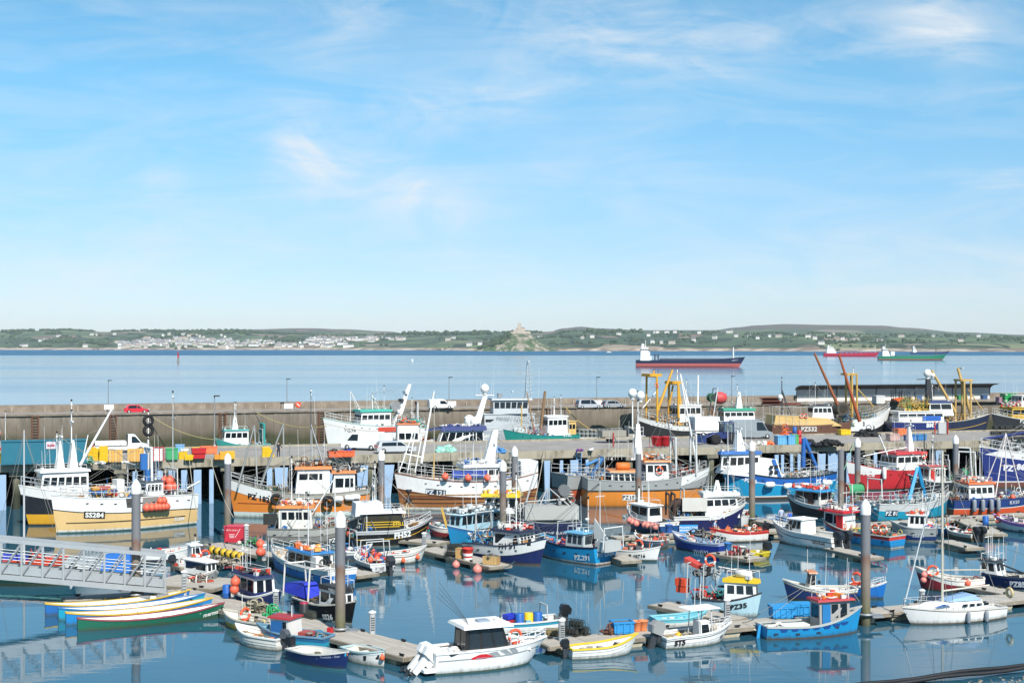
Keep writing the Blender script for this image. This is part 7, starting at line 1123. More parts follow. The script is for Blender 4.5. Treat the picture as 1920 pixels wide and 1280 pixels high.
# grey patrol vessel
b = back('patrol_vessel', 'grey patrol vessel with a tall lattice mast and stepped bridge', 860, 1010, -7, 6.5, (2.6, 3.0, 4.2), [('w', .5, '3a3d42'), ('s', 0, 'b3babf')], rake=1.5, tf=.9, cap='c2c8cc', deck='9aa2a6'); xa, xb = sorted((b.X(905), b.X(1002))); b.house(xa, xb, 4.8, 3.0, col='bcc3c7', ns=4, nf=3, nb=2, z0=2.8, wz=(.55, .72), name='deckhouse'); x0, x1 = sorted((b.X(922), b.X(986))); b.house(x0, x1, 4.2, 2.4, col='c2c8cc', roof='aab2b7', ns=6, nf=5, nb=3, rf=-.3, z0=5.9, wz=(.4, .85), roofh=.3, ov=.35, name='bridge'); z0 = b.rz; b.htext('FISHERY PATROL', b.X(960), 5.2, 2.35, .55, '7d868c', w=.0)
xm = b.X(990); zt = b.P(990, 680).z
for dx, dy in ((-.5, -.4), (.5, -.4), (-.5, .4), (.5, .4)): b.pole('mast_leg', (xm+dx, dy, z0), (xm+dx*.35, dy*.35, zt), .07, .05, 'b9c1c6')
m = MB()
for k in range(9): z = z0+(zt-z0)*k/9; r = .5*(1-.65*k/9); m.box((xm, 0, z), (2*r+.1, 2*r+.1, .08)); m.box((xm+(.9 if k % 2 else -.9)*.6, 0, z+.2), (1.0, .06, .06))
b.part('mast_platform', m, 'b9c1c6'); b.radar(xm, zt, 1.4); b.radar(b.X(960), z0+1.0, 1.2); b.part('searchlight', MB().box((b.X(937), 0, z0+.5), (.9, 1, .7), bev=.2), '8f979c'); b.whip(b.X(925), z0, 6.5); b.whip(b.X(1009), 6, 8); b.rail(.05, .95, 1.1, 'd5dade', top=3); b.done()
b = back('work_vessel', 'vessel with a white mast and big satellite dome left of the patrol ship', 845, 930, -14, 4.6, (2.2, 2.2, 3.0), [('s', 0, 'c9ced1')], rake=.8); t = b.P(909, 742); b.part('dome_mast', MB().hexa([(b.X(883), -.6, 3.4), (b.X(897), -.6, 3.4), (b.X(897), .6, 3.4), (b.X(883), .6, 3.4)], [(t.x-.35, -.3, t.z), (t.x+.4, -.3, t.z), (t.x+.4, .3, t.z), (t.x-.35, .3, t.z)]), W_); b.dome(t.x, t.z+1.3, .75); b.pole('yard', (t.x-1.6, 0, t.z+.1), (t.x+1.6, 0, t.z+.1), .1, .1, W_); b.whip(t.x-1.4, t.z, 2.8); b.whip(t.x-.8, t.z, 2.6); b.whip(t.x+1.1, t.z, 2.6); b.house(b.X(868), b.X(902), 3, 2.2, ns=3, nf=2, z0=2.0); b.dome(b.X(880), 5.2, .9); b.radar(b.X(872), 5.4, 1.3); b.done()
# teal stern trawler
b = back(TR, 'teal green trawler with a cream house and rusty gallows in the far row', 1084, 953, -16, 5.6, (2.6, 2.5, 3.7), [('w', .3, '3a2a2c'), ('s', 0, paint('1f8f84', .5, .3, rust=.08))], rake=1.0, tf=.8, bul=.8, cap='1a8a80'); b.text('PZ81', 977, 806, 7, 'dfe9e4', .03); b.text('STBL', 1064, 815, 6, 'dfe9e4', .03); x0, x1 = sorted((b.X(1018), b.X(1056))); b.house(x0, x1, 3.2, 3.4, roof=W_, ns=4, nf=3, nb=1, z0=2.2, wz=(.6, .85), roofh=.25); x2, x3 = sorted((b.X(1056), b.X(1072))); b.house(x2, x3, 3.2, 2.6, col='ddb870', ns=2, nf=0, z0=2.2, wz=(.5, .8), name='aft_house'); b.pole('gallows', b.P(1014, 805), b.P(1022, 733), .3, .22, '8a6a4a', 7); b.pole('gallows', b.P(978, 800), b.P(978, 760), .12, .12, 'd8b45a'); b.pole('boom', b.P(1000, 800), b.P(988, 735), .16, .1, 'a98a6a'); b.mast(b.X(1039), 5, b.P(1039, 745).z, .12, W_, 2); b.lines((b.P(1022, 734), b.P(1060, 780)), (b.P(988, 736), b.P(955, 798)), (b.P(1022, 734), b.P(960, 798))); b.gear(b.X(1012), b.X(965), 3.6, None, 5, ('55585a', '8a6a4a', 'c9ccc9', 'd8442c'), 1.3, h=1.8); b.done()
b = back('work_boat', 'low navy and white boat lined with white railing posts right of the teal trawler', 1085, 1205, -17, 4.2, (1.8, 1.7, 2.1), [('s', -.9, 'e6e6e4'), ('s', 0, '2b3a68')], rake=.5, tf=.9); b.rail(.03, .97, 1.6, 'e9ebea', n=16, top=3); b.house(-1, 1.5, 2, 1.8, ns=2, nf=2, z0=1.2); b.done()
# black beam trawler with yellow gantries
b = back(TR, 'black beam trawler numbered PZ 137 with yellow gantries and white whaleback', 1335, 1208, -10, 6.2, (3.3, 3.3, 5.2), [('w', .5, '6a3a30'), ('s', -.85, '2f2e2d'), ('s', 0, 'e9e6de')], rake=1.3, tf=.8, bul=1.0, cap='c9c4b4'); b.text('PZ 137', 1241, 796, 8.5, 'e9e9e4', .04); YG = 'dfa62e'
b.goal(b.X(1222), 3.4, 8.2, YG, z0=4.2, r=.22); b.part('gantry_head', MB().box((b.X(1222), 0, 12.6), (2.6, 3.4, .5), bev=.3), YG); b.mast(b.X(1226), 12.6, b.P(1227, 694).z, .25, 'd8a04a', 2); b.pole('derrick', b.P(1233, 770), b.P(1261, 693), .28, .2, YG, 7); b.goal(b.X(1263), 3.0, 7.8, YG, z0=3.2, r=.24); b.part('gantry_head', MB().box((b.X(1263), 0, 11.2), (2.2, 3.2, .5), bev=.3), YG); b.mast(b.X(1270), 11, b.P(1270, 692).z, .12, W_, 1); b.pole('brace', b.P(1255, 760), b.P(1262, 722), .2, .18, YG); b.pole('brace', b.P(1278, 770), b.P(1272, 722), .2, .18, YG); b.pole('spar', b.P(1205, 765), b.P(1232, 732), .1, .1, W_)
b.pole('derrick', b.P(1302, 800), b.P(1276, 702), .22, .12, W_, 7); x0, x1 = sorted((b.X(1262), b.X(1305))); b.house(x0, x1, 3.6, 3.0, ns=4, nf=3, nb=1, z0=4.0, wz=(.5, .85)); b.dome(b.X(1186), 9.4, .8); b.pole('dome_post', (b.X(1186), 0, 3), (b.X(1186), 0, 9), .15, .12, W_); b.lines((b.P(1261, 694), b.P(1227, 696)), (b.P(1227, 696), b.P(1200, 785)), (b.P(1276, 703), b.P(1330, 790))); b.gear(b.X(1330), b.X(1215), 4, 3.4, 8, ('d8a04a', 'c9ccc9', '8a6a4a', 'd8b27a', '3a3d40'), 1.2, h=2.4); b.rail(.5, .97, 1.2, 'e6e8e6'); b.ring(b.X(1219), b.vis*2.2, 10.8, 'orange lifebuoy on the yellow gantry of the black beam trawler', 'Y', .5); b.done()
# white trawler with green wheelhouse roof
b = back(TR, 'white trawler with a green wheelhouse roof behind the grey van', 1330, 1440, -9, 5.2, (3.2, 3.0, 4.0), [('w', .4, '8a3a30'), ('s', 0, 'eeece7')], rake=1.2, tf=.8, bul=.9); x0, x1 = sorted((b.X(1352), b.X(1411))); b.house(x0, x1, 3.6, 2.9, roof='2f9c7c', ns=5, nf=3, nb=1, rf=.3, z0=3.0, wz=(.65, .88), roofh=.4, ov=.2); xm = b.X(1385); zt = b.P(1388, 735).z; b.part('mast_house', MB().hexa([(xm-.6, -.5, b.rz), (xm+.6, -.5, b.rz), (xm+.6, .5, b.rz), (xm-.6, .5, b.rz)], [(xm-.15, -.2, zt), (xm+.25, -.2, zt), (xm+.25, .2, zt), (xm-.15, .2, zt)]), W_); b.radar(xm, zt-.6, 1.2); b.pole('mast', b.P(1308, 790), b.P(1309, 703), .2, .16, W_, 8); b.goal(b.X(1330), 2.6, 7, 'd5d7d6', z0=3, r=.12, lean=1.2); b.gear(b.X(1350), b.X(1330), 3.4, None, 5, ('3a3d40', '2f6a4c', '8d9294', 'b5543c'), 1.6, h=4.0); b.drum(b.X(1335), 8.3, 1.8, .8, '4a4d50', '2f6a4c'); b.part('red_hood', MB().lathe([(1.1, -1), (1.2, 0), (.8, .9), (.1, 1.2)], (b.X(1352), 0, 8.2), 10, axis='X'), 'cf4a4c'); b.rail(.5, .97, 1.1); b.done()
# brown trawler
b = back(TR, 'rusty brown trawler numbered PZ532 with cream superstructure and white wheelhouse', 1450, 1590, -18, 5.6, (3.7, 3.5, 4.0), [('s', -.1, paint('6f4a38', .7, .5, rust=.3)), ('s', 0, 'b0aaa0')], rake=.8, tf=.85, bul=.6, cap='7a5240'); b.text('PZ532', 1517, 804, 8, 'dfdad2', .04); xa, xb = sorted((b.X(1442), b.X(1570))); b.part('superstructure', MB().hexa([(xa, -2.4, 3.3), (xb, -2.2, 3.3), (xb, 2.2, 3.3), (xa, 2.4, 3.3)], [(xa+.4, -2.3, 5.4), (xb-2.6, -2.1, 4.7), (xb-2.6, 2.1, 4.7), (xa+.4, 2.3, 5.4)]), 'd9b472'); x0, x1 = sorted((b.X(1517), b.X(1557))); b.house(x0, x1, 3.0, 2.3, roof='3f4248', ns=4, nf=3, nb=1, rf=.4, rb=.3, z0=4.6, wz=(.5, .85), fwd=1); b.ring(b.X(1494), b.vis*2.3, 5.2, 'orange lifebuoy left of its pair on the brown trawler rail', 'Y', .5); b.ring(b.X(1502), b.vis*2.3, 5.2, 'orange lifebuoy right of its pair on the brown trawler rail', 'Y', .5); b.rail(.0, .4, 3.3, 'd5d7d2', top=3)
b.mast(b.X(1466), 4, b.P(1466, 708).z, .14, '3a3d42', 2); b.tripod(b.X(1467), b.P(1467, 732).z, .8, '3a3d42', 4.6, -1.6, .1); b.dome(b.X(1463), 8.6, .45); b.pole('derrick', b.P(1578, 775), b.P(1527, 662), .34, .2, paint('9a5a34', .7, .5, rust=.2), 8); b.pole('derrick', b.P(1612, 790), b.P(1573, 664), .36, .2, paint('a8532c', .7, .5, rust=.2), 8); b.lines((b.P(1527, 662), b.P(1592, 712)), (b.P(1573, 664), b.P(1600, 705)), (b.P(1527, 664), b.P(1527, 770)), (b.P(1573, 668), b.P(1573, 740))); b.drum(b.X(1575), 6.4, 3, 1.2, '6a6350', '4a4238'); b.gear(b.X(1600), b.X(1560), 4, 3.0, 6, ('6a5a44', '3a3d40', '7a6a4a', '2f6fb0', '5f7a6a'), 1.6, h=2.4); b.done()
b = back(TR, 'black trawler bow with white bulwark and cream gantry behind the rusty derricks', 1575, 1655, -8, 6.0, (3.6, 3.8, 6.0), [('w', .4, '6a3a30'), ('s', -2.2, '25272a'), ('s', 0, 'eeece8')], rake=1.6, tf=.85, bul=1.0); b.text('PZ1243', 1650, 788, 7, 'e9e9e4', .03); b.goal(b.X(1592), 3.4, 8.4, 'c9a252', z0=4.0, r=.22); b.part('gantry_head', MB().box((b.X(1592), 0, 12.4), (2.4, 3.4, .4), bev=.3), 'c9a252'); b.goal(b.X(1601), 3.4, 8.4, 'c9a252', z0=4, r=.2); b.pole('stay_spar', b.P(1605, 725), b.P(1638, 762), .1, .1, 'd8b45a'); b.rail(.4, .97, 1.2, 'e6e8e6', top=3); b.mast(b.X(1600), 12, b.P(1600, 690).z, .1); b.gear(b.X(1640), b.X(1580), 4, 3.4, 4, ('7a8a7a', '5f7a6a', '8a7a5a', '2f7fb0'), 1.4, h=2.6); b.done()
# navy and cream beam trawler BM7
b = back(TR, 'navy beam trawler numbered BM7 with a yellow line and cream derricks', 1674, 1845, -12, 6.4, (3.4, 3.2, 4.6), [('w', .3, '6a3a30'), ('s', 0, '2a3048')], rake=1.3, tf=.88, bul=1.0, cap='c9c4b4', strake=[(-1.5, .1, 'd8ae4a', 0, .97, .05)]); b.plating(0, .5, 1.9, 1.9, '223272'); b.text('BM7', 1746, 797, 7, 'f0f0ec', .05); xa, xb = sorted((b.X(1675), b.X(1760))); b.house(xa, xb, 4.6, 2.3, ns=5, nf=0, nb=2, z0=3.0, wz=(.55, .8), col='eceae6', name='deckhouse'); b.part('stripe', MB().box((b.X(1736), b.vis*2.36, 4.0), (3.8, .06, .9)), '2a62b8'); x0, x1 = sorted((b.X(1735), b.X(1780))); b.house(x0, x1, 3.6, 2.5, roof='2a3a78', ns=2, nf=3, nb=1, rf=.5, z0=4.4, wz=(.5, .9), roofh=.3); z0 = b.rz
xm = b.X(1741); b.part('mast_house', MB().hexa([(xm-.6, -.5, z0), (xm+.6, -.5, z0), (xm+.6, .5, z0), (xm-.6, .5, z0)], [(xm-.5, -.3, z0+4.2), (xm+.3, -.3, z0+4.2), (xm+.3, .3, z0+4.2), (xm-.5, .3, z0+4.2)]), '2b2d32'); b.dome(xm-.2, z0+5.4, .75); b.dome(xm+.9, z0+5.0, .45); b.pole('yard', (xm-2.4, 0, z0+4.2), (xm+1.4, 0, z0+4.3), .1, .1, '3a3d42'); CR = 'cba866'; b.pole('derrick', b.P(1791, 772), b.P(1747, 694), .36, .24, CR, 8); b.pole('derrick', b.P(1820, 775), b.P(1796, 690), .36, .26, CR, 8); b.goal(b.X(1800), 3.2, 8.0, CR, z0=3.2, r=.22); b.goal(b.X(1812), 3.2, 8.0, CR, z0=3.2, r=.22); b.part('gantry_head', MB().box((b.X(1806), 0, 11.2), (2.6, 3.4, .4), bev=.3), CR); b.pole('stay_spar', b.P(1815, 730), b.P(1842, 768), .12, .12, CR); b.radar(b.X(1802), b.P(1802, 692).z, 1.4)
b.lines((b.P(1747, 695), b.P(1800, 725)), (b.P(1796, 692), b.P(1770, 730)), (b.P(1796, 692), b.P(1850, 785))); b.gear(b.X(1735), b.X(1690), 4, 5.3, 7, ('d8b04a', 'c9a04a', '7a9a5a', 'd8c07a'), 2.4, h=2.4); b.gear(b.X(1835), b.X(1765), 4, None, 4, ('c9a24a', 'd8b06a', '3a3d40', '8a5a3a'), 1.2, h=2); b.rail(.0, .3, 1.2, 'e6e8e6', top=3); b.rail(.75, .97, 1.2, 'e6e8e6', top=3); b.done()
b = back(TR, 'black trawler with yellow deckhouse cut by the right edge of the far row', 2010, 1868, -12, 6.0, (3.2, 3.1, 4.7), [('s', -.12, '2f3033'), ('s', 0, 'c9c4b4')], rake=1.3, tf=.8, bul=1.0); b.text('PZ', 1918, 789, 7, 'e9e9e4', .03); x0, x1 = sorted((b.X(1960), b.X(1885))); b.house(x0, x1, 4, 2.4, col='d8ae42', ns=5, nf=3, z0=3.4, wz=(.45, .8)); b.gear(x0, x1, 3, b.rz, 5, ('e9e6e0', 'd8442c', 'c9ccc9'), 1, 'roof_gear', 1.2); b.rail(.4, .97, 1.2, 'e6e8e6'); b.house(b.X(1960), b.X(1905), 3, 2.2, ns=3, nf=3, z0=b.rz, name='bridge'); b.gear(b.X(1890), b.X(1872), 3, None, 8, ('c9ccc9', 'e9e6e0'), 1.4, h=1.6); b.done()
# ---------------------------------------------------------------- ships at anchor in the bay
def ship(label, st, bw, wl, B, fb, bands_, hx, hcol, hh, **k):
    b = Boat('cargo_ship', label, 'cargo ship', (st, wl), (bw, wl), B, fb, bands_, rake=k.get('rake', 5), tf=.7, bul=1.0, cap=k.get('cap', '2b3350'), deck='6a4a40', pd=5, pw=3.5, capw=.5); x0, x1 = sorted((b.X(hx[0]), b.X(hx[1]))); z = fb[0]-.5; n = 3
    for i in range(n): q = (x1-x0)*(.16*i); m = MB().box(((x0+x1)/2-q*.3, 0, z+hh*(i+.5)/n), ((x1-x0)-q, B*(.85-.12*i), hh/n-.15)); o = b.part('accommodation', m, hcol); w = MB(); 
    for i in range(5): b.part('window', MB().box((x0+(i+.8)*(x1-x0)/6.2, b.vis*B*.31, z+hh*.83), (1.0, .5, .9)), GLASS) if hh > 6 else None
    b.part('funnel', MB().box((x0+(x1-x0)*.25, 0, z+hh+1.2), (2.4, 2.0, 3.4), bev=.4), hcol); b.mast((x0+x1)/2, z+hh, z+hh+6, .3, hcol, 0, arm=False); return b
b = ship('navy and red cargo ship with white aft bridge, nearest in the bay', 1193, 1386, 688, 14, (5.8, 5.6, 8.4), [('w', 3.0, 'cf6a62'), ('s', 0, '27304c')], (1200, 1221), 'eeeeea', 11); b.pole('foremast', (b.X(1375), 0, 7), (b.X(1375), 0, b.P(1375, 651).z), .7, .5, 'eeeeea'); b.part('hatch_coaming', MB().box((b.L*.03, 0, 6.2), (b.L*.62, 10, 1.6)), '3a4258'); b.text('GENCA', 1378, 675, 2.4, 'e6e8ec', 0); m = MB()
for i in range(2): m.box((b.X(1228+i*6), 0, 8), (.6, 9, 5))
m.box((b.X(1231), 0, 9.5), (5, 9, .5)); b.part('deck_crane', m, '3a4258'); b.done()
b = ship('bright red tanker with white aft bridge near the far shore', 1545, 1643, 668, 13, (5.6, 4.6, 7.0), [('s', 0, 'd02c46')], (1549, 1567), 'eeeeea', 10, cap='c83a4c'); b.pole('foremast', (b.X(1641), 0, 6), (b.X(1641), 0, 16), .5, .4, 'dfe0e0'); m = MB()
for i in range(7): m.box((b.X(1575+i*9), 0, 5.6), (1.4, 8, 2.4))
m.box((b.X(1604), 0, 6.4), (b.L*.5, 1, .6)); b.part('deck_piping', m, 'c8384a'); b.done()
b = ship('green cargo ship with red bottom and white aft bridge, right of the red tanker', 1648, 1767, 675, 13, (5.2, 4.4, 7.0), [('w', 1.4, 'b5645a'), ('s', 0, '2f8f68')], (1653, 1667), 'eeeeea', 9, cap='2f8f68'); b.pole('foremast', (b.X(1755), 0, 6), (b.X(1755), 0, 19), .5, .4, '4a5a54'); b.part('hatch_coaming', MB().box((b.L*.05, 0, 5), (b.L*.6, 9, 1.2)), '3a7a5c'); b.part('aft_house', MB().box((b.X(1673), 0, 8), (4.5, 8, 5)), 'e9e9e6'); b.done()
b = ship('small navy cargo ship farthest out, half hidden behind the green ship', 1708, 1776, 663.5, 12, (3.6, 3.2, 6.0), [('s', 0, '2f4a74')], (1711, 1718), 'eeeeea', 10, cap='2f4a74'); b.done()
g = at(334, 678); t = thing('beacon', 'red beacon tower standing in the sea at the left', 'beacon', (g.x, g.y, 0)); MB().lathe([(1.5, -2), (1.3, .5), (.9, 3.6)], n=10).build('base', paint('8a8478', .8), t); m = MB()
for i in range(4): a = i*PI/2; m.tube((.9*math.cos(a), .9*math.sin(a), 3.5), (.4*math.cos(a), .4*math.sin(a), 9), .16, .16, 5)
m.build('lattice', paint('b03a34'), t); MB().box((0, 0, 6.4), (1.7, 1.7, 3.2)).build('day_board', RED, t); MB().lathe([(.9, 9), (.9, 10.6), (.1, 11.6)], n=8).build('lantern', paint('a83a34'), t)
g = at(773, 677); tag(MB().lathe([(.3, -1), (1.4, 0), (1.0, 1.2), (.4, 2.4)], n=10).build('mooring_buoy', WHITE, None, g), 'tiny white mooring buoy alone out in the bay', 'buoy')
b = Boat('launch', 'tiny white launch moving near the rocky island', 'launch', (1137, 661), (1146, 661), 5, (1.5, 1.5, 2.5), [('s', 0, W_)], rake=1); b.house(-4, 2, 3.5, 3, ns=2, nf=1, z0=1); b.done()
# ---------------------------------------------------------------- vehicles
def vehicle(name, label, cat, p, rz, col, L, W, low, cab, glasses, wheels, wr=.32, extra=None):
    """low: side outline of the body, cab: outline of the upper body, glasses: side window outlines (all x forward, z up)"""
    t = thing(name, label, cat, p, rz); pm = paint(col, .3, .1)
    m = MB(); m.prism(low, -W/2, W/2); n = len(cab); zt = max(z for _, z in cab); zb = min(z for _, z in cab)
    yw = lambda z: W/2*(1-.14*(z-zb)/(zt-zb)) if zt > zb else W/2
    vsa = [(x, -yw(z)+.01, z) for x, z in cab]+[(x, yw(z)-.01, z) for x, z in cab]; m.add(vsa, [list(range(n)), list(range(2*n-1, n-1, -1))]+[((i+1) % n, i, n+i, n+(i+1) % n) for i in range(n)]); m.build('body', pm, t)
    for g in glasses:
        if g[0] == 'F':                                   # front or rear screen: (x0,z0),(x1,z1) across the width
            (x0, z0), (x1, z1) = g[1:]; d = Vector((z1-z0, 0, x0-x1)).normalized()*.02; d = d if g[0] == 'F' else d; s_ = 1 if (x0+x1) > sum(c[0] for c in cab)/n*2 else -1; d = d if d.x*s_ > 0 else -d
            q = [Vector((x0, -yw(z0)*.88, z0)), Vector((x0, yw(z0)*.88, z0)), Vector((x1, yw(z1)*.88, z1)), Vector((x1, -yw(z1)*.88, z1))]; MB().hexa([v-d*.3 for v in q], [v+d for v in q]).build('windscreen', GLASS, t)
        else:
            for s_ in (-1, 1): q = [Vector((x, s_*(yw(z)+.0), z)) for x, z in g]; k = len(q); MB().add([v-Vector((0, s_*.02, 0)) for v in q]+[v+Vector((0, s_*.02, 0)) for v in q], [list(range(k)), list(range(2*k-1, k-1, -1))]+[((i+1) % k, i, k+i, k+(i+1) % k) for i in range(k)]).build('side_window', GLASS, t)
    for x in wheels:
        for s_ in (-1, 1):
            w = MB().lathe([(wr*.62, -.11), (wr, -.09), (wr, .09), (wr*.62, .11)], (x, s_*(W/2-.08), wr), 14, axis='Y').build('wheel', RUBBER, t); MB().lathe([(wr*.6, -.02), (wr*.58, .02), (.05, .03)] if s_ > 0 else [(.05, -.03), (wr*.58, -.02), (wr*.6, .02)], (x, s_*(W/2+.03), wr), 10, axis='Y').build('rim', ALU, w)
    xf = max(x for x, _ in low); xr = min(x for x, _ in low)
    for s_ in (-1, 1): MB().box((xf-.06, s_*W*.36, .68), (.14, .3, .16)).build('headlight', paint('e6ebee', .1, 0), t); MB().box((xr+.04, s_*W*.42, .85), (.1, .16, .3)).build('tail_light', RED, t)
    MB().box((xf+.0, 0, .42), (.03, .5, .11)).build('number_plate', WHITE, t); MB().box((xr-.005, 0, .62), (.03, .5, .11)).build('number_plate', paint('e6c33a', .5, 0), t)
    if extra: extra(t)
    return t
def car(label, p, rz, col, L=4.1, H=1.5, kind='hatch'):
    h = L/2; zb = .86
    low = [(-h, .35), (-h+.05, .3), (h-.05, .28), (h, .45), (h-.05, .68), (h-.95, .84), (-h+.1, .88), (-h, .6)]
    back = {'hatch': -h+.35, 'mpv': -h+.15, 'estate': -h+.2}[kind]; cab = [(-h+.06, zb-.02), (h-.85, zb-.03), (h-1.75, H-.04), (h-2.1, H), (back+.35, H), (back+.18, H-.05)]
    gl = [[(h-1.22, .92), (h-1.86, H-.12), (.1, H-.09), (.1, .93)], [(0, .93), (0, H-.09), (back+.45, H-.12), (-h+.55, .94)], ('F', (h-.9, .9), (h-1.72, H-.07)), ('F', (-h+.09, .95), (back+.2, H-.09))]
    return vehicle('parked_car', label, 'car', p, rz, col, L, 1.78, low, cab, gl, (-h+.78, h-.82))
def van(label, p, rz, col, L=5.2, H=2.25, small=False):
    h = L/2; bz = .95 if small else 1.15; no = .95 if small else .75; ws = no+.75
    low = [(-h, .35), (h-.05, .3), (h, .5), (h-.04, bz-.25), (h-no, bz), (-h, bz)]; cab = [(-h, bz-.02), (h-no, bz-.02), (h-ws, H-.08), (h-ws-.35, H), (-h+.12, H), (-h, H-.1)]
    gl = [[(h-no-.12, bz+.04), (h-ws-.02, H-.3), (h-ws-.85, H-.28), (h-ws-.85, bz+.04)], ('F', (h-no, bz+.03), (h-ws, H-.12))]
    return vehicle('parked_van', label, 'van', p, rz, col, L, 1.8 if small else 1.98, low, cab, gl, (-h+1.0, h-.85), .34)
WY = lambda px, py: at(px, py, 6.5)
car('small red hatchback parked on the sea wall road at the left', WY(256, 775), WANG, 'd8283a'); van('small white van parked on the sea wall road beside a white board', WY(826, 767), WANG, 'f1f1ee', 4.5, 1.85, True); car('silver people carrier parked on the sea wall road', WY(1104, 766), WANG, 'b4b9be', 4.75, 1.75, 'mpv'); car('grey hatchback parked nose to the back of the silver people carrier', WY(1150, 765), WANG, '9ba0a4', 4.2, 1.45)
PT = lambda px, py: at(px, py, 5.0)
van('white panel van parked tail-on at the pier edge', PT(681, 843), PANG+2.45, 'f1f1ee'); car('silver estate car parked along the pier edge beside the white van', PT(741, 849), PANG, 'bfc3c7', 4.8, 1.46, 'estate'); van('grey high-roofed van on the pier behind the navy loader', PT(1408, 822), PANG-.15, '8f989e', 5.8, 2.6)
def bed(t):
    MB().box((-1.15, 0, .98), (3.6, 2.0, .12)).build('load_bed', WHITE, t)
    for s_ in (-1, 1): MB().box((-1.15, s_*1.0, 1.2), (3.6, .05, .42)).build('side_board', WHITE, t)
    MB().box((.72, 0, 1.6), (.08, 1.9, 1.25)).build('headboard', paint('3a3d40'), t)
def truck(label, p, rz, col, ex=bed, L=6.0): return vehicle('flatbed_truck', label, 'truck', p, rz, col, L, 1.98, [(-L/2, .6), (L/2-.05, .35), (L/2, .5), (L/2-.05, .95), (L/2-.7, 1.15), (.8, 1.15), (.8, .8), (-L/2, .8)], [(.82, 1.1), (L/2-.7, 1.13), (L/2-1.45, 2.1), (L/2-1.7, 2.2), (.85, 2.2)], [[(L/2-.85, 1.2), (L/2-1.5, 1.95), (L/2-1.95, 1.98), (L/2-1.95, 1.2)], ('F', (L/2-.7, 1.18), (L/2-1.42, 2.05))], (-L/2+1.2, L/2-.85), .36, ex)
truck('white flatbed truck parked on the pier behind the yellow fish boxes', PT(226, 848), PANG, 'f2f2ef', L=6.4)
def bed2(t): MB().box((-1.3, 0, 1.25), (3.4, 1.95, .8)).build('load_box', paint('9a958a'), t)
truck('beige pickup truck parked far along the pier near the red posts', PT(1164, 829), PANG, 'a9a294', bed2, 5.2)
def box3(t):
    MB().box((-1.2, 0, 1.9), (3.8, 2.1, 1.9)).build('load_box', WHITE, t)
    m = MB()
    for k in range(4): m.add([(-3.12, -.9+k*.25, 1.1+k*.4), (-3.12, .0, 1.5+k*.4), (-3.12, .9-k*.25, 1.1+k*.4), (-3.12, .0, 1.3+k*.4)], [(0, 1, 2, 3)])
    m.build('chevron', RED, t)
truck('white box truck with red chevrons on its tail behind the navy loader', PT(1335, 818), PANG, 'f1f1ee', box3)
def loader():
    p = PT(1352, 832); t = thing('loader', 'navy blue tractor loader with big tyres on the pier', 'tractor', p, PANG+PI); nv = paint('26366e', .4, .2)
    MB().prism([(-1.9, .8), (1.5, .7), (1.7, 1.0), (1.6, 1.45), (0, 1.6), (-1.9, 1.5)], -.55, .55).build('body', nv, t); m = MB()
    for x in (-1.5, -.1):
        for y in (-.72, .72): m.box((x, y, 2.1), (.1, .1, 1.4))
    m.build('cab_post', nv, t); MB().box((-.8, 0, 2.84), (1.7, 1.7, .12)).build('cab_roof', nv, t); MB().box((-.8, 0, 2.15), (1.36, 1.4, 1.1)).build('cab_glass', glass('5a6a70'), t)
    for x, r in ((-1.3, .75), (1.2, .68)):
        for s_ in (-1, 1): w = MB().lathe([(r*.6, -.22), (r, -.18), (r, .18), (r*.6, .22)], (x, s_*.95, r), 14, axis='Y').build('wheel', RUBBER, t); MB().lathe([(r*.55, -.02), (r*.5, .02)], (x, s_*1.14, r), 10, axis='Y').build('rim', paint('6a6a55'), w)
    for s_ in (-1, 1): MB().tube((.9, s_*.5, 1.5), (2.7, s_*.5, .8), .1, .1, 6).build('lift_arm', nv, t)
    MB().prism([(2.6, .25), (3.5, .3), (3.2, .6), (2.9, 1.2), (2.6, 1.2)], -1.0, 1.0).build('bucket', nv, t)
loader()
def forklift(px, py, col, label):
    p = WY(px, py); t = thing('forklift', label, 'forklift', p, WANG+PI); MB().prism([(-1.2, .3), (.9, .3), (.9, .8), (.1, .95), (-1.2, 1.1)], -.5, .5).build('body', paint(col), t); m = MB()
    for x, y in ((-.9, .45), (-.9, -.45), (.5, .45), (.5, -.45)): m.tube((x, y, .9), (x*.8, y, 2.1), .05, .05, 5)
    m.box((-.15, 0, 2.12), (1.2, 1.0, .06)); m.build('cage', BLACK, t); m = MB()
    for y in (-.35, .35): m.box((1.0, y, 1.3), (.12, .1, 2.4)); m.box((1.6, y, .15), (1.1, .12, .06))
    m.build('mast_and_forks', BLACK, t)
    for x in (-.8, .6):
        for s_ in (-1, 1): MB().lathe([(.2, -.1), (.34, -.09), (.34, .09), (.2, .1)], (x, s_*.55, .34), 12, axis='Y').build('wheel', RUBBER, t)
forklift(1681, 755, 'e0632c', 'orange forklift in front of the long shelter'); forklift(1697, 754, '3a3d40', 'black forklift right of the orange one by the shelter')
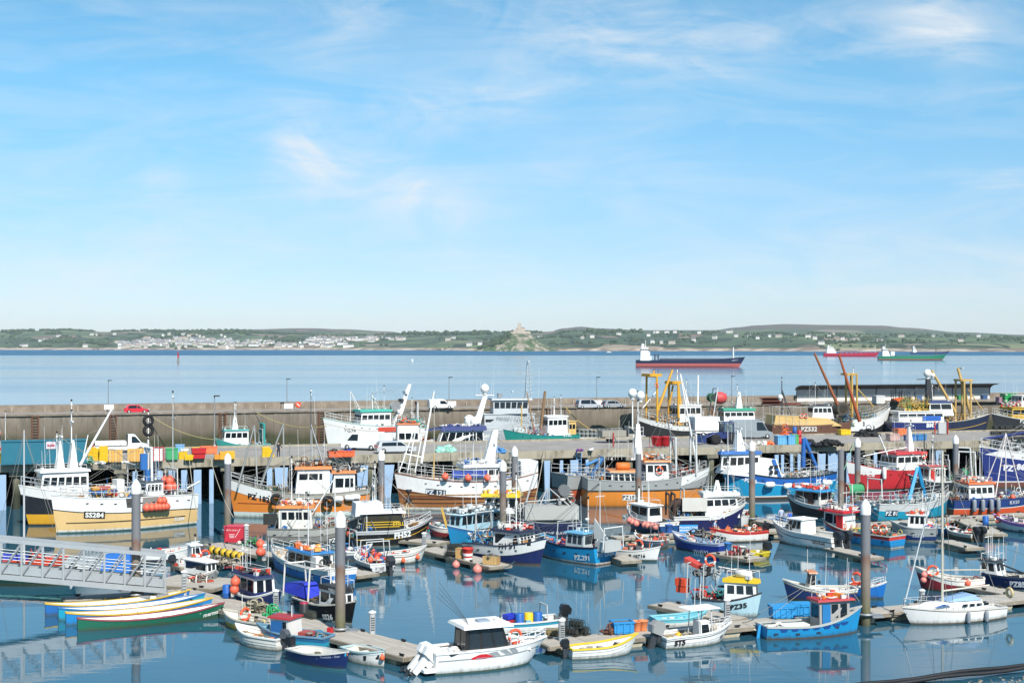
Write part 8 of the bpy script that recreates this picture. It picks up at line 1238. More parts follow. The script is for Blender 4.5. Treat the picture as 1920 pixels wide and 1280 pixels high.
# ---------------------------------------------------------------- pier goods
def box_thing(name, label, cat, p, d, col, rz=PANG, ribs=0, group=None, lid=None, wear=.2):
    t = thing(name, label, cat, p, rz, group); L, W, H = d; m = MB(); w = .06
    m.box((0, 0, .08), (L*.94, W*.94, .1))
    for x, y, a, b_ in ((0, -W/2+w/2, L, w), (0, W/2-w/2, L, w), (-L/2+w/2, 0, w, W-2*w), (L/2-w/2, 0, w, W-2*w)): m.box((x, y, H/2+.06), (a, b_, H-.12))
    m.build('tub', paint(col, .5, wear), t); MB().box((0, 0, H-.12), (L-.12, W-.12, .1)).build('contents', paint('6f6a60', .9, .5), t); k = MB()
    k.box((0, -W/2-.03, H-.06), (L+.1, .06, .1)); k.box((0, W/2+.03, H-.06), (L+.1, .06, .1)); k.box((-L/2-.03, 0, H-.06), (.06, W, .1)); k.box((L/2+.03, 0, H-.06), (.06, W, .1)); k.build('rim', paint(col, .45, .1), t)
    for i in range(ribs): MB().box((-L/2+(i+.5)*L/ribs, -W/2-.025, H*.46), (.1, .05, H*.78)).build('rib', paint(col, .5, wear), t)
    if lid: MB().box((0, 0, H+.03), (L+.14, W+.14, .07), bev=.05).build('lid', paint(lid, .4, .1), t)
    return t
def fish_stack(px, py, n, label, col='f2c522', w=.95, grp=None, seed=0, rz=PANG):
    p = PT(px, py); rn = random.Random(seed+px)
    for i in range(n): o = link('fish_box', fishbox(col, w, .6, .3), None, p+Vector((rn.uniform(-.04, .04), rn.uniform(-.03, .03), i*.295)), rz+rn.uniform(-.06, .06)); tag(o, label, 'fish box', 'fish boxes: '+label)
for a in ((172, 863, 5, 'yellow fish box in the lower left stack beside the container'), (182, 865, 5, 'yellow fish box in the middle stack left of the tan pallets'), (194, 866, 6, 'yellow fish box in the tallest stack left of the tan pallets'), (3, 869, 4, 'yellow fish box stacked at the left edge before the container')): fish_stack(*a)
for a in ((343, 861, 3, 'yellow fish box under a white one beside the red skip'), (354, 862, 2, 'yellow fish box low against the red skip'), (409, 861, 2, 'orange yellow fish box in a low row right of the lamp post', 'f0a23c'), (420, 861, 3, 'yellow orange fish box in the middle of the low row', 'f2b53c'), (432, 860, 3, 'yellow fish box at the right end of the low row', 'f2c03c'), (499, 857, 4, 'yellow fish box stacked beside the standing man'), (506, 857, 3, 'yellow fish box in the shorter stack beside the standing man')): fish_stack(*a)
def panel(px, py, w, h, col, label, n=6):
    t = thing('pallet', label, 'pallet', PT(px, py), PANG); rn = random.Random(px)
    for i in range(n): MB().box((-w/2+(i+.5)*w/n, rn.uniform(-.02, .02), h/2), (w/n*.86, .07, h*rn.uniform(.96, 1.0))).build('slat', paint('e3ab52' if i % 2 else 'e8b866', .7, .3), t)
    for z in (.12, .5, .88): MB().box((0, .1, h*z), (w, .12, .1)).build('cross_bar', paint('c98f44', .7, .3), t)
panel(217, 866, 1.5, 1.35, 0, 'tan slatted pallet standing on edge nearest the yellow boxes', 5); panel(255, 865, 1.9, 1.5, 0, 'wider tan slatted pallet standing behind the blue hauler', 6)
rack = thing('drinks_rack', 'red framed white cabinet standing on the pier left of the green bin', 'cabinet', PT(297, 864), PANG); m = MB()
for x in (-.55, .1, .55): m.box((x, -.4, .8), (.09, .09, 1.6))
m.box((0, -.4, 1.57), (1.2, .09, .09)); m.build('frame', RED, rack); MB().box((-.1, 0, .78), (1.0, .7, 1.45)).build('cabinet_body', WHITE, rack)
box_thing('bin', 'green plastic bin between the white cabinet and yellow boxes', 'bin', PT(322, 862), (1.3, 1.0, 1.35), '43a86c', ribs=3); o = fishbox('e9e7e1', .9, .55, .3); tag(link('fish_box', o, None, PT(346, 861)+Vector((0, 0, .92)), PANG), 'white fish box on top of the yellow boxes by the red skip', 'fish box')
t = thing('skip', 'red tipping skip standing on the pier edge', 'skip', PT(373, 861), PANG); MB().hexa([(-.7, -.5, .15), (.6, -.5, .15), (.6, .5, .15), (-.7, .5, .15)], [(-.85, -.6, 1.3), (.8, -.6, 1.3), (.8, .6, 1.3), (-.85, .6, 1.3)]).build('body', RED, t); MB().box((0, -.62, .8), (1.6, .08, .1)).build('rail', RED, t); MB().box((0, 0, .08), (1.2, .9, .14)).build('skid', BLACK, t)
for p_, d, c, l in (((391, 850), (1.9, 1.2, .9), 'ee7a4c', 'salmon orange tub behind the red skip'), ((370, 849), (1.2, .8, .7), 'f2c522', 'yellow tub behind the red skip'), ((337, 850), (1.0, .9, 1.1), '7fb0d8', 'pale blue covered tub behind the green bin'), ((628, 857), (1.6, 1.2, .75), 'ee6a3a', 'orange tub heaped with black net beside the white van'), ((652, 856), (1.4, 1.2, .75), 'ee6a3a', 'orange tub heaped with blue net touching the white van'), ((1690, 816), (1.9, 1.4, 1.0), 'ee7a3c', 'orange tub on the pier below the navy beam trawler'), ((1464, 834), (1.4, 1.1, 1.25), '6cb2e0', 'light blue tub at the left of the pair on the pier edge'), ((1481, 834), (1.0, 1.1, 1.3), '6cb2e0', 'light blue tub left of the green tub'), ((1489, 833), (.8, 1.0, 1.3), '58b070', 'green tub between the blue tubs and red drums'), ((1707, 826), (1.4, 1.1, .8), '2f74b4', 'blue tub on the pier edge behind the red trawler'), ((1725, 825), (1.4, 1.1, .8), '3a80bc', 'second blue tub on the pier edge near the mast'), ((1583, 815), (1.6, 1.0, .8), 'f2c522', 'yellow tub in front of the brown trawler stern')): box_thing('tub', l, 'tub', PT(*p_), d, c, ribs=3)
rn = random.Random(21)
def heap(name, label, cat, p, w, d, h, cols, n=40, seed=1, coil=0):
    rn = random.Random(seed); m = MB(); mats = [paint(c, .9, .4) for c in cols]
    for i in range(n):
        a = rn.random()**.5; th = rn.uniform(0, 2*PI); x = a*w/2*math.cos(th); y = a*d/2*math.sin(th); z = h*(1-a*a)*rn.uniform(.3, 1); mi = rn.randrange(len(mats))
        if coil and rn.random() < coil: m.torus((x, y, z+.05), rn.uniform(.2, .4), .05, rn.choice('XYZ'), 10, 4, (mi,))
        else: blob(m, (x, y, z*.6), rn.uniform(.18, .34)*min(1.6, max(.6, h)), rn, 6, .7, mi)
    return tag(m.build(name, mats, None, p), label, cat)
U = Vector((0, 0, 1))
heap('net_heap', 'heap of black net filling the left orange tub', 'fishing net', PT(627, 857)+U*.6, 1.6, 1.2, .6, ('24272a', '2f3338'), 30, 1); heap('net_heap', 'heap of blue net filling the right orange tub', 'fishing net', PT(652, 856)+U*.6, 1.3, 1.1, .5, ('2a48a0', '24408a'), 24, 2); heap('tarpaulin', 'crumpled blue tarpaulin on the pier edge behind the wooden trawler mast', 'tarpaulin', PT(936, 847), 1.6, 1.0, 1.0, ('2f78b8', '4a8ac4'), 30, 3); heap('tarpaulin', 'purple and red bag lying on the pier edge', 'bag', PT(1087, 845), .9, .6, .5, ('5a3a9c', '8a3a6c'), 14, 4); heap('bag', 'crumpled white sack on the pier edge right of the purple bag', 'bag', PT(1110, 844), .9, .6, .45, ('eeeae4', 'dcd8d2'), 14, 5)
for i, (px, py) in enumerate(((822, 847), (829, 847), (835, 847), (841, 847), (848, 846))): tag(heap('bale', 'x', 'bale', PT(px, py), .55, .6, 1.15+.1*(i % 2), ('a9e0d0', '8fd0be'), 12, 30+i), ['mint green bale at the left end of the row of five', 'mint green bale second from the left in the row', 'mint green bale in the middle of the row', 'mint green bale second from the right in the row', 'mint green bale at the right end of the row of five'][i], 'bale', 'mint green bales on the pier edge')
for px, py in ((1413, 835), (1424, 834), (1433, 834)): heap('bag', {1413: 'white sack left of three on the pier edge', 1424: 'white sack in the middle of three on the pier edge', 1433: 'white sack beside the orange netting'}[px], 'bag', PT(px, py), .8, .7, .9, ('eeece8', 'dedbd5'), 14, px)
heap('net_heap', 'heap of orange netting left of the light blue tubs', 'fishing net', PT(1444, 834), 1.0, .8, .8, ('f07a2c', 'd8602c'), 26, 7); heap('rope_coils', 'heap of orange rope hanging over blue drums on the pier', 'rope', PT(1474, 824), 1.8, 1.2, 2.0, ('f0742c', 'e0602a', '2a4a9c', 'e88a4c'), 50, 8, .5); heap('net_heap', 'black tarpaulin bundle right of the red drums', 'fishing net', PT(1517, 834), 1.9, 1.2, 1.2, ('1d1e21', '26282c', '24478a'), 34, 9); heap('net_heap', 'long black wrapped bundle with yellow bands at the pier edge', 'fishing net', PT(1556, 834), 3.4, 1.4, 1.2, ('1b1c1f', '222428'), 60, 10)
heap('net_heap', 'large heap of black netting in front of the white trawler bow', 'fishing net', PT(1627, 818), 3.2, 2.0, 2.0, ('1e1f22', '26282b', '2a2c30'), 60, 11, .15); heap('rope_coils', 'green and white rope heap at the left end of the pier goods', 'rope', PT(168, 867), .9, .6, .6, ('3f9c74', 'c9d2cc'), 20, 12, .4); heap('bag', 'white sheet bundled on the pier kerb by the tan pallet', 'bag', PT(236, 868), .9, .5, .5, ('f0eeea', 'dad7d0'), 14, 13); heap('bag', 'grey white sheet bundled on the pier kerb by the yellow boxes', 'bag', PT(190, 869), 1.2, .5, .5, ('e9e7e2', 'c9c9c6'), 16, 14)
for px, py, z, c, l in ((1499, 832, 0, 'c8262b', 'red drum at the bottom of the pile right of the green tub'), (1499, 832, .9, 'c8262b', 'red drum standing on another red drum'), (1490, 824, .9, '3a3a9c', 'violet blue drum behind the red drums')): tag(link('barrel', BARR.get(c) or BARR['1f62b5'], None, PT(px, py)+U*z), l, 'barrel')
for px, l in ((1232, 'red hopper left of its pair in a tubular frame on the pier'), (1247, 'red hopper right of its pair in a tubular frame on the pier')):
    t = thing('hopper', l, 'hopper', PT(px, 840), PANG); MB().lathe([(.45, .25), (.6, .5), (.62, .55), (.75, 1.3), (.8, 1.35), (.8, 1.5)], n=14).build('tub', RED, t); m = MB()
    for x in (-.8, .8): m.tube((x, -.5, 0), (x, -.5, 1.4), .04, .04, 5); m.tube((x, .5, 0), (x, .5, 1.4), .04, .04, 5); m.tube((x, -.5, 1.4), (x, .5, 1.4), .04, .04, 5)
    m.build('frame', RED, t)
t = thing('container', 'teal corrugated shipping container at the left end of the pier', 'shipping container', PT(83, 868), PANG); tl = paint('1f7288', .5, .3); L = 8.9; MB().box((0, 0, 1.3), (L, 2.4, 2.5)).build('box', tl, t)
for i in range(26): MB().box((-L/2+.25+i*(L-.5)/25, -1.22, 1.3), (.16, .07, 2.2)).build('corrugation', tl, t)
for z in (.1, 2.56): MB().box((0, -1.24, z), (L+.1, .12, .14)).build('frame_rail', tl, t)
flat_text('SAMSKIP', .16, paint('c8384a', .5, 0), MB().box((.7, -1.28, 2.05), (1.0, .04, .8)).build('sign', paint('dfe6ea', .5, 0), t), (.7, -1.31, 1.95), (1, 0, 0), (0, 0, 1)) if False else MB().box((.7, -1.28, 2.05), (1.0, .04, .8)).build('sign_plate', paint('d9cfd6', .5, .1), t)
MB().box((.7, -1.305, 2.02), (.75, .02, .22)).build('sign_bar', paint('b5485c', .5, 0), t)
for px, l in ((1150, 'rust red post standing on the pier near the pickup'), (1753, 'red post left of the white gate on the pier'), (1761, 'red post just left of the white gate panel'), (1777, 'red post right of the white gate on the pier')): tag(MB().tube((0, 0, 0), (0, 0, 1.7), .1, .1, 8).lathe([(.13, 1.7), (.13, 1.8), (.03, 1.86)], n=8).build('post', paint('b3322c', .5, .2), None, PT(px, 838 if px < 1200 else 814)), l, 'post')
tag(MB().box((0, 0, .9), (1.5, .1, 1.6), PANG).box((-.7, 0, .9), (.08, .12, 1.8), PANG).box((.7, 0.2, .9), (.08, .12, 1.8), PANG).build('gate_panel', STEEL, None, PT(1768, 814)), 'pale grey gate panel between red posts on the pier', 'gate')
box_thing('crate_stack', 'pinkish grey stacked trays on the pier beside the orange tub', 'crate', PT(1674, 826), (1.5, 1.1, 1.0), 'c9aaa2', ribs=5)
def creel(p, label, rz=0, k=1.0, col='2b2d2c', grp=None):
    o = link('lobster_pot', CREEL.setdefault((col, k), creel_mesh(k, col)), None, p, rz); return tag(o, label, 'lobster pot', grp)
CREEL = {}
def creel_mesh(k, col):
    m = MB(); n = 5
    for i in range(n):
        x = (-.42+i*.21)*k; pts = [Vector((x, .26*k*math.cos(a), .05+.38*k*math.sin(a))) for a in [PI*q/6 for q in range(7)]]; m.path(pts, .022, 4)
    for a in range(7): q = PI*a/6; m.tube((-.42*k, .26*k*math.cos(q), .05+.38*k*math.sin(q)), (.42*k, .26*k*math.cos(q), .05+.38*k*math.sin(q)), .014, .014, 4)
    m.box((0, 0, .03), (.9*k, .54*k, .05)); m.box((0, 0, .2*k), (.75*k, .3*k, .24*k)); return m.mesh('lobster_pot', paint(col, .9, .3))
rn = random.Random(9)
for i in range(15): creel(PT(1868+(i % 5)*13+rn.uniform(-3, 3), 826-(i//5)*.6)+U*(.72*(i//5)), 'dark lobster pot in the big pile on the pier at the right edge', rn.uniform(-.3, .3)+PANG, 1.5, '3a3d3d', 'lobster pots piled on the pier')
for i, (px, py, z, c, l) in enumerate(((1072, 1190, 0, '2b2d2c', 'black lobster pot at the left of the pair on the front pontoon'), (1090, 1188, 0, '2b2d2c', 'black lobster pot at the right of the pair on the front pontoon'), (1080, 1189, .45, '24302f', 'black lobster pot on top of the pair on the front pontoon'), (1036, 1192, 0, '8a7a58', 'tan lobster pot on the front pontoon behind the motor boat'), (845, 1042, 0, '2b2d2c', 'dark creel at the left of the pontoon end'), (850, 1040, .45, '26302e', 'dark creel stacked second on the pontoon end'), (874, 1036, .1, '24282a', 'dark creel behind the striped tub'), (583, 1158, 0, '3f443e', 'small creel beside the dark barrel on the long pontoon'))): creel(at(px, py, .58)+U*z, l, rn.uniform(-.5, .5)-.4, 1.15, c)
PO = lambda px, py: at(px, py, .58)
box_thing('tub', 'long blue lidded tub, left of the pair behind the blue boat', 'tub', PO(1466, 1157), (1.45, 1.0, .75), '2a97d8', .12, ribs=4, lid='2a97d8'); box_thing('tub', 'blue lidded tub, right of the pair behind the blue boat', 'tub', PO(1503, 1153), (1.15, 1.0, .75), '2a97d8', .12, ribs=3, lid='2a97d8'); box_thing('tub', 'blue open tub on the front pontoon beside orange buckets', 'tub', PO(1166, 1186), (1.25, .9, .75), '2a90d0', .25, ribs=3)
BUCK = lambda c: MB().lathe([(.22, 0), (.29, .55), (.32, .57), (.32, .62), (.26, .62), (.2, .2)], n=14).mesh('bucket', paint(c, .5, .15))
for px, py, c, l, k in ((1194, 1182, 'ef8f5c', 'orange bucket left of its pair by the blue tub', 1), (1206, 1181, 'ef8f5c', 'orange bucket right of its pair by the blue tub', 1), (487, 1047, '3fc890', 'mint green bucket beside a service post', .9), (1365, 1032, '2f78c0', 'blue bucket on the short finger pontoon', 1.1), (1379, 1034, 'c83a3c', 'red bucket on the short finger pontoon', .8), (1392, 1036, 'eceae6', 'white bucket on the short finger pontoon', .9), (1254, 998, '2f62b0', 'blue bucket left of the blue sign', 1.2), (877, 1048, 'd8342c', 'red and white striped tub on the pontoon end', 1.5)):
    o = tag(link('bucket', BUCK(c), None, PO(px, py)), l, 'bucket'); o.scale = (k, k, k)
    if px == 877: MB().lathe([(.265, .2), (.285, .34)], n=14).build('stripe', WHITE, o); MB().lathe([(.235, .0), (.25, .1)], n=14).build('stripe', WHITE, o)
o = tag(link('barrel', BARR['2b2d31'], None, PO(570, 1156)), 'dark barrel with a crimson lid on the long pontoon by the black boat', 'barrel'); MB().lathe([(.27, .86), (.27, .95), (.05, .97)], n=14).build('lid', paint('a8284c'), o)
tag(link('barrel', BARR['1f62b5'], None, PO(1848, 984)), 'blue barrel alone on the far right finger pontoon', 'barrel')
t = thing('crate', 'slatted wooden crate heaped with grey net on the pontoon end', 'crate', PO(922, 1057), -.45)
for i in range(5): MB().box((-.5+i*.25, -.4, .35), (.22, .04, .65)).build('slat', paint('d2ac70', .7, .3), t)
MB().box((0, 0, .33), (1.18, .72, .62)).build('crate_body', paint('b58d58', .8, .3), t); heap('net_heap', 'grey net heaped on the slatted wooden crate', 'fishing net', PO(922, 1057)+U*.55, 1.1, .8, .4, ('6a6458', '7a746a', '55524a'), 22, 41)
t = thing('crate', 'plain tan box between the dark creels and striped tub', 'crate', PO(863, 1046), -.4); MB().box((0, 0, .4), (.6, .6, .78)).build('crate_body', paint('cfa266', .7, .3), t); MB().box((0, 0, .81), (.64, .64, .05)).build('lid', paint('c2955a', .7, .3), t)
t = thing('bin', 'crimson red bin with white lettering on the pontoon by the orange trawler', 'bin', PO(442, 1015), -.12); MB().box((0, 0, .7), (1.75, 1.3, 1.36), bev=.04).build('body', paint('c92f42', .45, .2), t); MB().box((0, 0, 1.41), (1.82, 1.36, .08)).build('lid', paint('d8485c', .4, .1), t)
for i, s_ in enumerate(('NETS ONLY', 'PLEASE DO NOT', 'PUT RUBBISH IN')): flat_text(s_, .14, paint('f0e9e6', .5, 0), t, (-.15, -.665, 1.1-(.3 if i else 0)-i*.17), (1, 0, 0), (0, 0, 1), 0) if i == 0 else None
for i in range(3): MB().box((-.15, -.66, .72-i*.13), (.5-.05*i, .02, .05)).build('print_line', paint('ecdcd8', .5, 0), t)
MB().hexa([(.12, -.66, .45), (.16, -.66, .45), (.16, -.65, .45), (.12, -.65, .45)], [(.6, -.66, 1.25), (.64, -.66, 1.25), (.64, -.65, 1.25), (.6, -.65, 1.25)]).build('print_line', WHITE, t)
heap('net_heap', 'dark net heap topped with green net beside the red bin', 'fishing net', PO(473, 1021), 1.3, .9, .7, ('2b2f30', '3f9c5c', '8a8478', '2f8a4c'), 36, 43, .3); heap('net_heap', 'white sack slumped against the red bin', 'bag', PO(452, 1019), .7, .5, .4, ('e6ded0', 'd8cfc0'), 12, 44); heap('rope_coils', 'tangle of pale rope and dark net on the long pontoon by the yellow boat', 'rope', PO(480, 1146), 1.5, 1.0, .8, ('9a937c', '6a6450', '4a4a40', 'b5ae98'), 60, 45, .55); heap('net_heap', 'green net on the long pontoon behind the red roofed cabin', 'fishing net', PO(507, 1154), 1.0, .6, .5, ('2fae6c', '2a9a5c'), 22, 46, .3); heap('net_heap', 'pile of brown rope and net on the short pontoon behind the cabin boats', 'fishing net', PO(415, 1056), 2.4, 1.0, .6, ('a89a88', '7a7468', 'b5aa98', '55524a'), 60, 47, .4); heap('net_heap', 'second pile of tangled net nearer the gangway foot', 'fishing net', PO(372, 1090), 1.6, .8, .5, ('9a9488', 'c8503c', '6a6a64', 'e0dcd2'), 36, 48, .4); heap('net_heap', 'rusty brown rope coil beside the blue tub on the front pontoon', 'rope', PO(1143, 1188), .8, .6, .4, ('8a5a44', '6a4636'), 16, 49, .6); heap('net_heap', 'black net pile on the middle pontoon right of the blue sign', 'fishing net', PO(1305, 1003), 1.4, .7, .6, ('26282a', '33363a', '8d8f8e'), 30, 50, .4); heap('net_heap', 'mixed gear on the short finger pontoon by the yellow dinghy', 'fishing gear', PO(1385, 1040), 2.2, .8, .5, ('8a6a4c', 'c9c4b8', '6a6a64', '9a3a3c', '3a3d40'), 44, 51, .3)
t = thing('fuel_can', 'small red fuel can on the pontoon beside the tall front pile', 'can', PO(619, 1186), -.4); MB().box((0, 0, .16), (.36, .26, .32), bev=.04).build('body', RED, t); MB().tube((.1, 0, .3), (.16, 0, .4), .03).build('spout', BLACK, t)
t = thing('sign', 'bright blue sign with white lettering on the middle pontoon', 'sign', PO(1291, 1001), .05); MB().box((0, 0, .5), (1.7, .06, .75)).build('board', paint('1f97dc', .5, .1), t); flat_text('PROSPECTIVE', .19, WHITE, t, (0, -.04, .62), (1, 0, 0), (0, 0, 1), .02); flat_text('MONMOUTH', .19, WHITE, t, (0, -.04, .36), (1, 0, 0), (0, 0, 1), .02)
m = MB()
for x in (-.7, .7): m.box((x, .05, .25), (.06, .06, .55))
m.build('leg', WHITE, t)
for i in range(6): o = tag(MB().lathe([(.12, -.26), (.34, -.24), (.38, 0), (.34, .24), (.12, .26)], n=12, axis='X').build('roller_fender', paint('e0b42c', .5, .3), None, at(400+i*10.5, 1031+i*2.4, .25)), 'yellow roller fender in the black and yellow chain along the pontoon', 'fender', 'yellow roller fenders along a pontoon'); o.rotation_euler = (0, 0, -.4)
tag(MB().path([at(394+i*7, 1030+i*1.6, .25) for i in range(11)], .2, 8).build('boom_core', BLACK), 'black boom tube carrying the yellow roller fenders', 'floating boom')
for px, py, l, k in ((855, 1062, 'pink ball fender hanging off the pontoon, left of two', .32), (895, 1071, 'pink ball fender hanging off the pontoon, right of two', .38), (1360, 983, 'orange ball fender hanging at the white dinghy by the pile', .3)): o = tag(link('fender', FEND['pink'], None, at(px, py, .1)+U*.15), l, 'fender'); o.scale = (k, k, k)
# ---------------------------------------------------------------- things on the sea wall
def lamp(px, top, base, h, label, sign=True, d=None):
    g = at(px, base, h); s = F/g.y; H = (base-top)/s; t = thing('lamp_post', label, 'lamp post', g, WANG, 'lamp posts along the harbour'); MB().tube((0, 0, 0), (0, 0, H), .09, .055, 8).build('pole', paint('8a8f92', .5, .2), t); MB().box((.25, -.1, H), (.7, .35, .14), bev=.05).build('lantern', BLACK, t); MB().box((0, -.1, .9), (.25, .2, .4)).build('control_box', STEEL, t)
for a in ((203, 713, 771, 'lamp post above the white board at the left'), (538, 710, 768, 'lamp post above the white board near the lifebuoy case'), (842, 707, 765, 'lamp post beside the small white van'), (1119, 707, 763, 'lamp post behind the silver people carrier'), (1372, 705, 762, 'lamp post behind the white trawler')): lamp(a[0], a[1], a[2], 6.5, a[3])
lamp(402, 742, 850, 5.0, 'tall lamp post standing on the pier at the left')
for px, py, l in ((204, 772, 'white board under the left lamp post on the sea wall'), (541, 770, 'white board left of the lifebuoy case on the sea wall'), (847, 765, 'white board beside the small white van'), (1121, 763, 'white board beside the silver people carrier')):
    t = thing('notice_board', l, 'board', at(px, py, 6.5), WANG); MB().box((0, 0, .85), (1.6, .3, .85), bev=.05).build('panel', WHITE, t); m = MB(); m.box((-.6, 0, .22), (.1, .1, .45)); m.box((.6, 0, .22), (.1, .1, .45)); m.build('leg', STEEL, t)
t = thing('lifebuoy_case', 'red orange lifebuoy case on the sea wall', 'lifebuoy', at(559, 769, 6.5), WANG); MB().tube((0, 0, 0), (0, 0, .6), .05).build('post', STEEL, t); MB().lathe([(.5, -.12), (.55, 0), (.5, .12)], (0, 0, 1.0), 16, axis='Y').build('case', paint('e2502c'), t); MB().box((0, -.14, 1.0), (.7, .04, .14), ry=.7).build('stripe', WHITE, t)
def shelter():
    A = wallp(1504, 8.6); B_ = wallp(1868, 8.6); L = (B_-A).length; t = thing('shelter', 'long open shelter with a curved dark roof on the sea wall', 'shelter', A, WANG); n = 10
    MB().box((L/2, 2.2, .55), (L, .15, 1.1)).build('lower_wall', paint('efe9de', .7, .2), t); MB().box((L/2, 2.25, 1.8), (L, .1, 1.5)).build('back_panel', paint('aeb3b8', .6, .2), t)
    pr_ = [(2.3, 2.3), (1.9, 2.75), (1.0, 3.1), (-.6, 3.3), (-.6, 3.4), (1.05, 3.22), (2.0, 2.86), (2.42, 2.35)]; MB().prism(pr_, -.3, L+.3, axis='X').build('roof', paint('3f4248', .6, .2), t)
    for i in range(n+1): x = i*L/n; m = MB(); m.path([Vector((x, 2.2, 0)), Vector((x, 2.15, 2.2)), Vector((x, 1.8, 2.7)), Vector((x, .95, 3.06)), Vector((x, -.5, 3.28))], .1, 5); m.build('arch_rib', paint('5a4a42', .6), t)
shelter()
box_thing('crate_stack', 'bright green stack of crates at the right end of the sea wall', 'crate', at(1891, 755, 6.5), (2.9, 1.6, 1.9), '27a05a', WANG, ribs=6); box_thing('crate_stack', 'low mauve crate left of the green crates', 'crate', at(1874, 755, 6.5), (1.0, 1.2, 1.2), 'b58a9c', WANG, ribs=3); box_thing('container', 'small white metal container in front of the long shelter', 'container', at(1647, 757, 6.5), (1.9, 1.6, 1.6), 'dcdad6', WANG, ribs=5, lid='dcdad6')
m = MB(); rn = random.Random(6)
for i in range(14): a = rn.uniform(-.06, .06); m.box((rn.uniform(-.4, .4), rn.uniform(-.8, .8), .15+.13*(i//1)*.85), (rn.uniform(3.2, 4.4), .3, .16), a)
tag(m.build('girder_stack', paint('6a3a2c', .8, .4), None, at(1447, 761, 6.5)), 'stack of rusty steel girders on the sea wall left of the shelter', 'girders')
m = MB()
for i in range(3): m.box((0, -.3+i*.3, .2+.1*i), (3.4, .25, .3), .02*i)
tag(m.build('girder_stack', paint('74402f', .8, .4), None, at(1485, 760, 6.5)), 'low row of rusty girders beside the taller stack', 'girders')
for px, c, l in ((1722, '3f6a9c', 'blue bin under the shelter'), (1845, '3a5a86', 'dark blue bin under the right end of the shelter'), (1800, '3f9c64', 'green bin under the shelter by the cream derrick')): box_thing('bin', l, 'bin', wallp(px, 9.0), (1.2, .9, .9), c, WANG, ribs=2)
# ---------------------------------------------------------------- people
def person(p, rz, label, top, legs, hair='3a2a20', pose='stand', arm=.35):
    h = thing('person', label, 'person', p, rz); V = []; E = []; R = []; add = lambda v, r, par=None: (V.append(v), R.append(r), E.append((par, len(V)-1)) if par is not None else None, len(V)-1)[3]
    k = 0.0 if pose == 'stand' else .42
    pel = add((0, 0, .95-k), .15); bel = add((.02+k*.2, 0, 1.12-k), .15, pel); ch = add((.02+k*.4, 0, 1.36-k), .17, bel); nk = add((.03+k*.55, 0, 1.52-k), .06, ch); hd = add((.05+k*.6, 0, 1.63-k), .095, nk); hd2 = add((.05+k*.6, 0, 1.72-k), .085, hd); add((.13+k*.6, 0, 1.63-k), .03, hd)
    for s_ in (-1, 1):
        sh = add((.02+k*.45, s_*.2, 1.44-k), .07, ch); el = add((.0+k*.7, s_*(.24+arm*.3), 1.16-k), .05, sh); wr = add((.14+k*.8, s_*(.22+(.0 if arm > .3 else .02)), .95-k*.6 if arm < .3 else 1.02-k*.7), .035, el); hn = add((.2+k*.8, s_*(.2 if arm < .3 else .17), .9-k*.6 if arm < .3 else .98-k*.7), .035, wr)
        for f in range(4): add((.27+k*.8, s_*(.17+f*.022), (.85-k*.6 if arm < .3 else .94-k*.7)+.004*f), .012, hn)
        add((.24+k*.8, s_*.14, .92-k*.6 if arm < .3 else 1.0-k*.7), .013, hn)
        hip = add((0, s_*.1, .88-k), .1, pel); kn = add((.04+k*1.0, s_*.12, .5-k*.2), .07, hip); an = add((0-k*.1, s_*.12, .1), .05, kn); add((.14-k*.1, s_*.13, .05), .045, an)
    me = bpy.data.meshes.new('body'); me.from_pydata(V, E, []); o = link('body', me, h); md = o.modifiers.new('skin', 'SKIN')
    for i, r in enumerate(R): me.skin_vertices[0].data[i].radius = (r, r) if me.skin_vertices else (r, r)
    me.skin_vertices[0].data[0].use_root = True; o.modifiers.new('smooth', 'SUBSURF').levels = 1; o.modifiers[-1].render_levels = 1
    bpy.context.view_layer.update(); me2 = bpy.data.meshes.new_from_object(o.evaluated_get(bpy.context.evaluated_depsgraph_get())); o.modifiers.clear(); o.data = me2; o.data.name = 'body'
    me2.materials.clear(); [me2.materials.append(paint(c, .8, 0)) for c in ('d8a888', top, legs, hair, '2a2622')]
    for pl in me2.polygons:
        c = pl.center; z = c.z; pl.use_smooth = True; hx = z-(1.52-k)
        pl.material_index = (3 if (z > 1.68-k and c.x < .1+k*.6) or (z > 1.58-k and c.x < .02+k*.6) else 0) if z > 1.5-k and abs(c.y) < .14 else (4 if z < .09 else (2 if z < .93-k and abs(c.y) < .23 and not (c.x > .1+k*.75 and k > 0 and z > .55-k) else (0 if abs(c.y) > .17 and z < 1.1-k*.7 and c.x > .05 else 1)))
    for s_ in (-1, 1): MB().ball((.14+k*.6, s_*.035, 1.65-k), .014, 6).build('eye', BLACK, h)
    return h
def face(px): return math.atan2(-1, .2)
person(PT(522, 857), -1.2, 'man in dark navy clothes standing hands on hips on the pier edge', '23283c', '1f2230', arm=.6); person(at(780, 768, 6.5), -1.9, 'person in black clothes walking on the sea wall road', '1e1f24', '26282e', arm=.2); person(PO(1465, 985), 1.9, 'person in a light grey shirt standing on a middle pontoon', 'aab4cc', '26283a', arm=.25); person(PO(1484, 983), 2.2, 'person in a bright blue top bending on a middle pontoon', '2a56b8', '2a2c38', pose='crouch', arm=.2); person(PO(1336, 1001), -.4, 'person in pale blue overalls crouching on the middle pontoon', '9cc0e0', '8fb4d8', 'c9c9c4', 'crouch', .2)

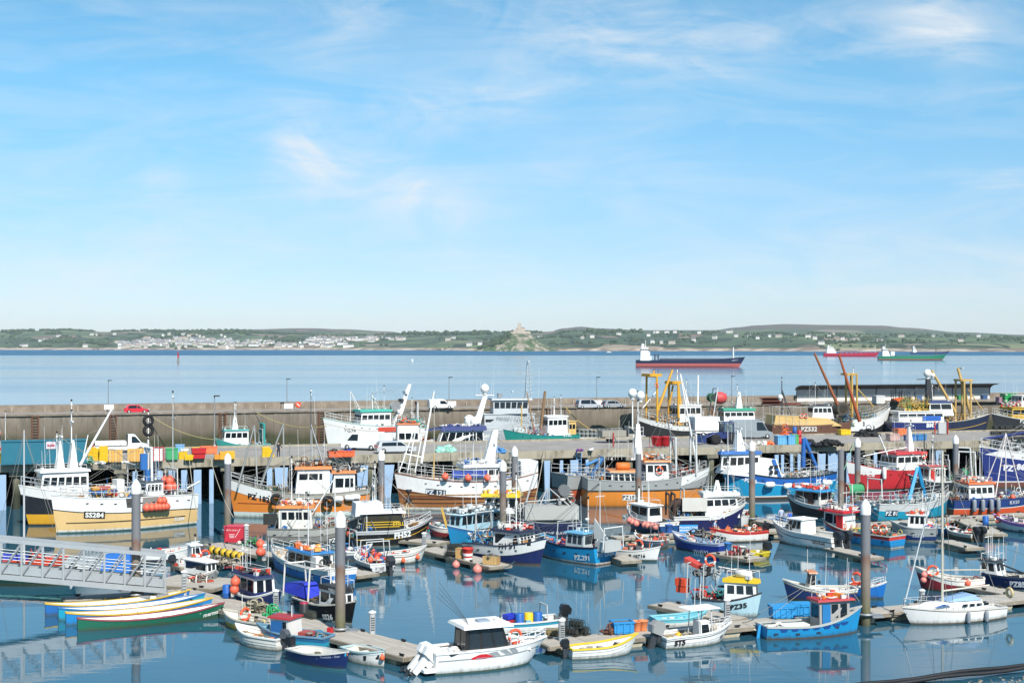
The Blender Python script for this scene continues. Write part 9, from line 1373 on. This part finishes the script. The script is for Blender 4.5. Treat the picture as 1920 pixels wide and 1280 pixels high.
def rope(p, q, label, sag=.6, r=.035, col='c9c2ac'):
    n = 10; tag(MB().path([p.lerp(q, k/n)-U*(sag*4*(k/n)*(1-k/n)) for k in range(n+1)], r, 5).build('mooring_rope', paint(col, .9, 0)), label, 'rope')
rope(pier(355, -.1, 5), at(372, 975, 2.9), 'pale mooring rope from the pier to the cream trawler stern'); rope(pier(395, -.1, 5), at(438, 970, 3.6), 'pale mooring rope from the pier to the orange trawler bow'); rope(pier(690, -.1, 5), at(748, 958, 3.8), 'pale mooring rope from the pier to the wooden trawler bow', 1.0); rope(pier(1020, -.1, 5), at(1000, 950, 3.4), 'pale mooring rope from the pier to the wooden trawler stern', .4); rope(pier(1600, -.1, 5), at(1560, 932, 2.4), 'green mooring rope from the pier to the blue trawler stern', .3, .05, '7fb8a0'); rope(pier(1690, -.1, 5), at(1832, 920, 4.6), 'thick mooring rope from the pier to the tall navy bow', .8, .06)
rope(wallp(1060, -.3, 6.6), atd(1150, 245, 3.0), 'heavy tan mooring rope drooping from the sea wall by the people carrier', 1.6, .09, 'c9a860'); rope(wallp(478, -.3, 6.6), atd(612, 236, 4.6), 'tan mooring rope from the sea wall to the high white bow', 1.2, .06, 'b5a670'); rope(wallp(275, -.3, 6.6), atd(408, 232, 2.6), 'tan mooring rope from the sea wall to the small turquoise boat', 1.0, .06, 'b5a670'); rope(at(943, 1064, .6), at(965, 1052, 2.2), 'white mooring rope from the pontoon end to the FH 51 bow', .1, .04, 'e6e6e0'); rope(at(1392, 1166, .6), at(1424, 1150, 1.5), 'pale rope from the front pontoon to the pale blue bow', .15, .03); rope(at(1668, 1150, .6), at(1700, 1150, 1.1), 'dark mooring rope from the front pontoon to the yacht bow', .1, .03, '3a3d40')
# ---------------------------------------------------------------- air
def haze():
    m = bpy.data.materials.new('haze'); m.use_nodes = True; nt = m.node_tree; nt.nodes.clear()
    o = nt.nodes.new('ShaderNodeOutputMaterial'); v = nt.nodes.new('ShaderNodeVolumePrincipled'); v.inputs['Color'].default_value = (0.86, 0.94, 1.0, 1); v.inputs['Density'].default_value = 0.000026; v.inputs['Anisotropy'].default_value = 0.0
    nt.links.new(v.outputs[0], o.inputs['Volume'])
    mb = MB(); mb.box((0, 7350, 100.5), (34000, 15100, 217)); stuff(mb.build('haze', m))
haze()
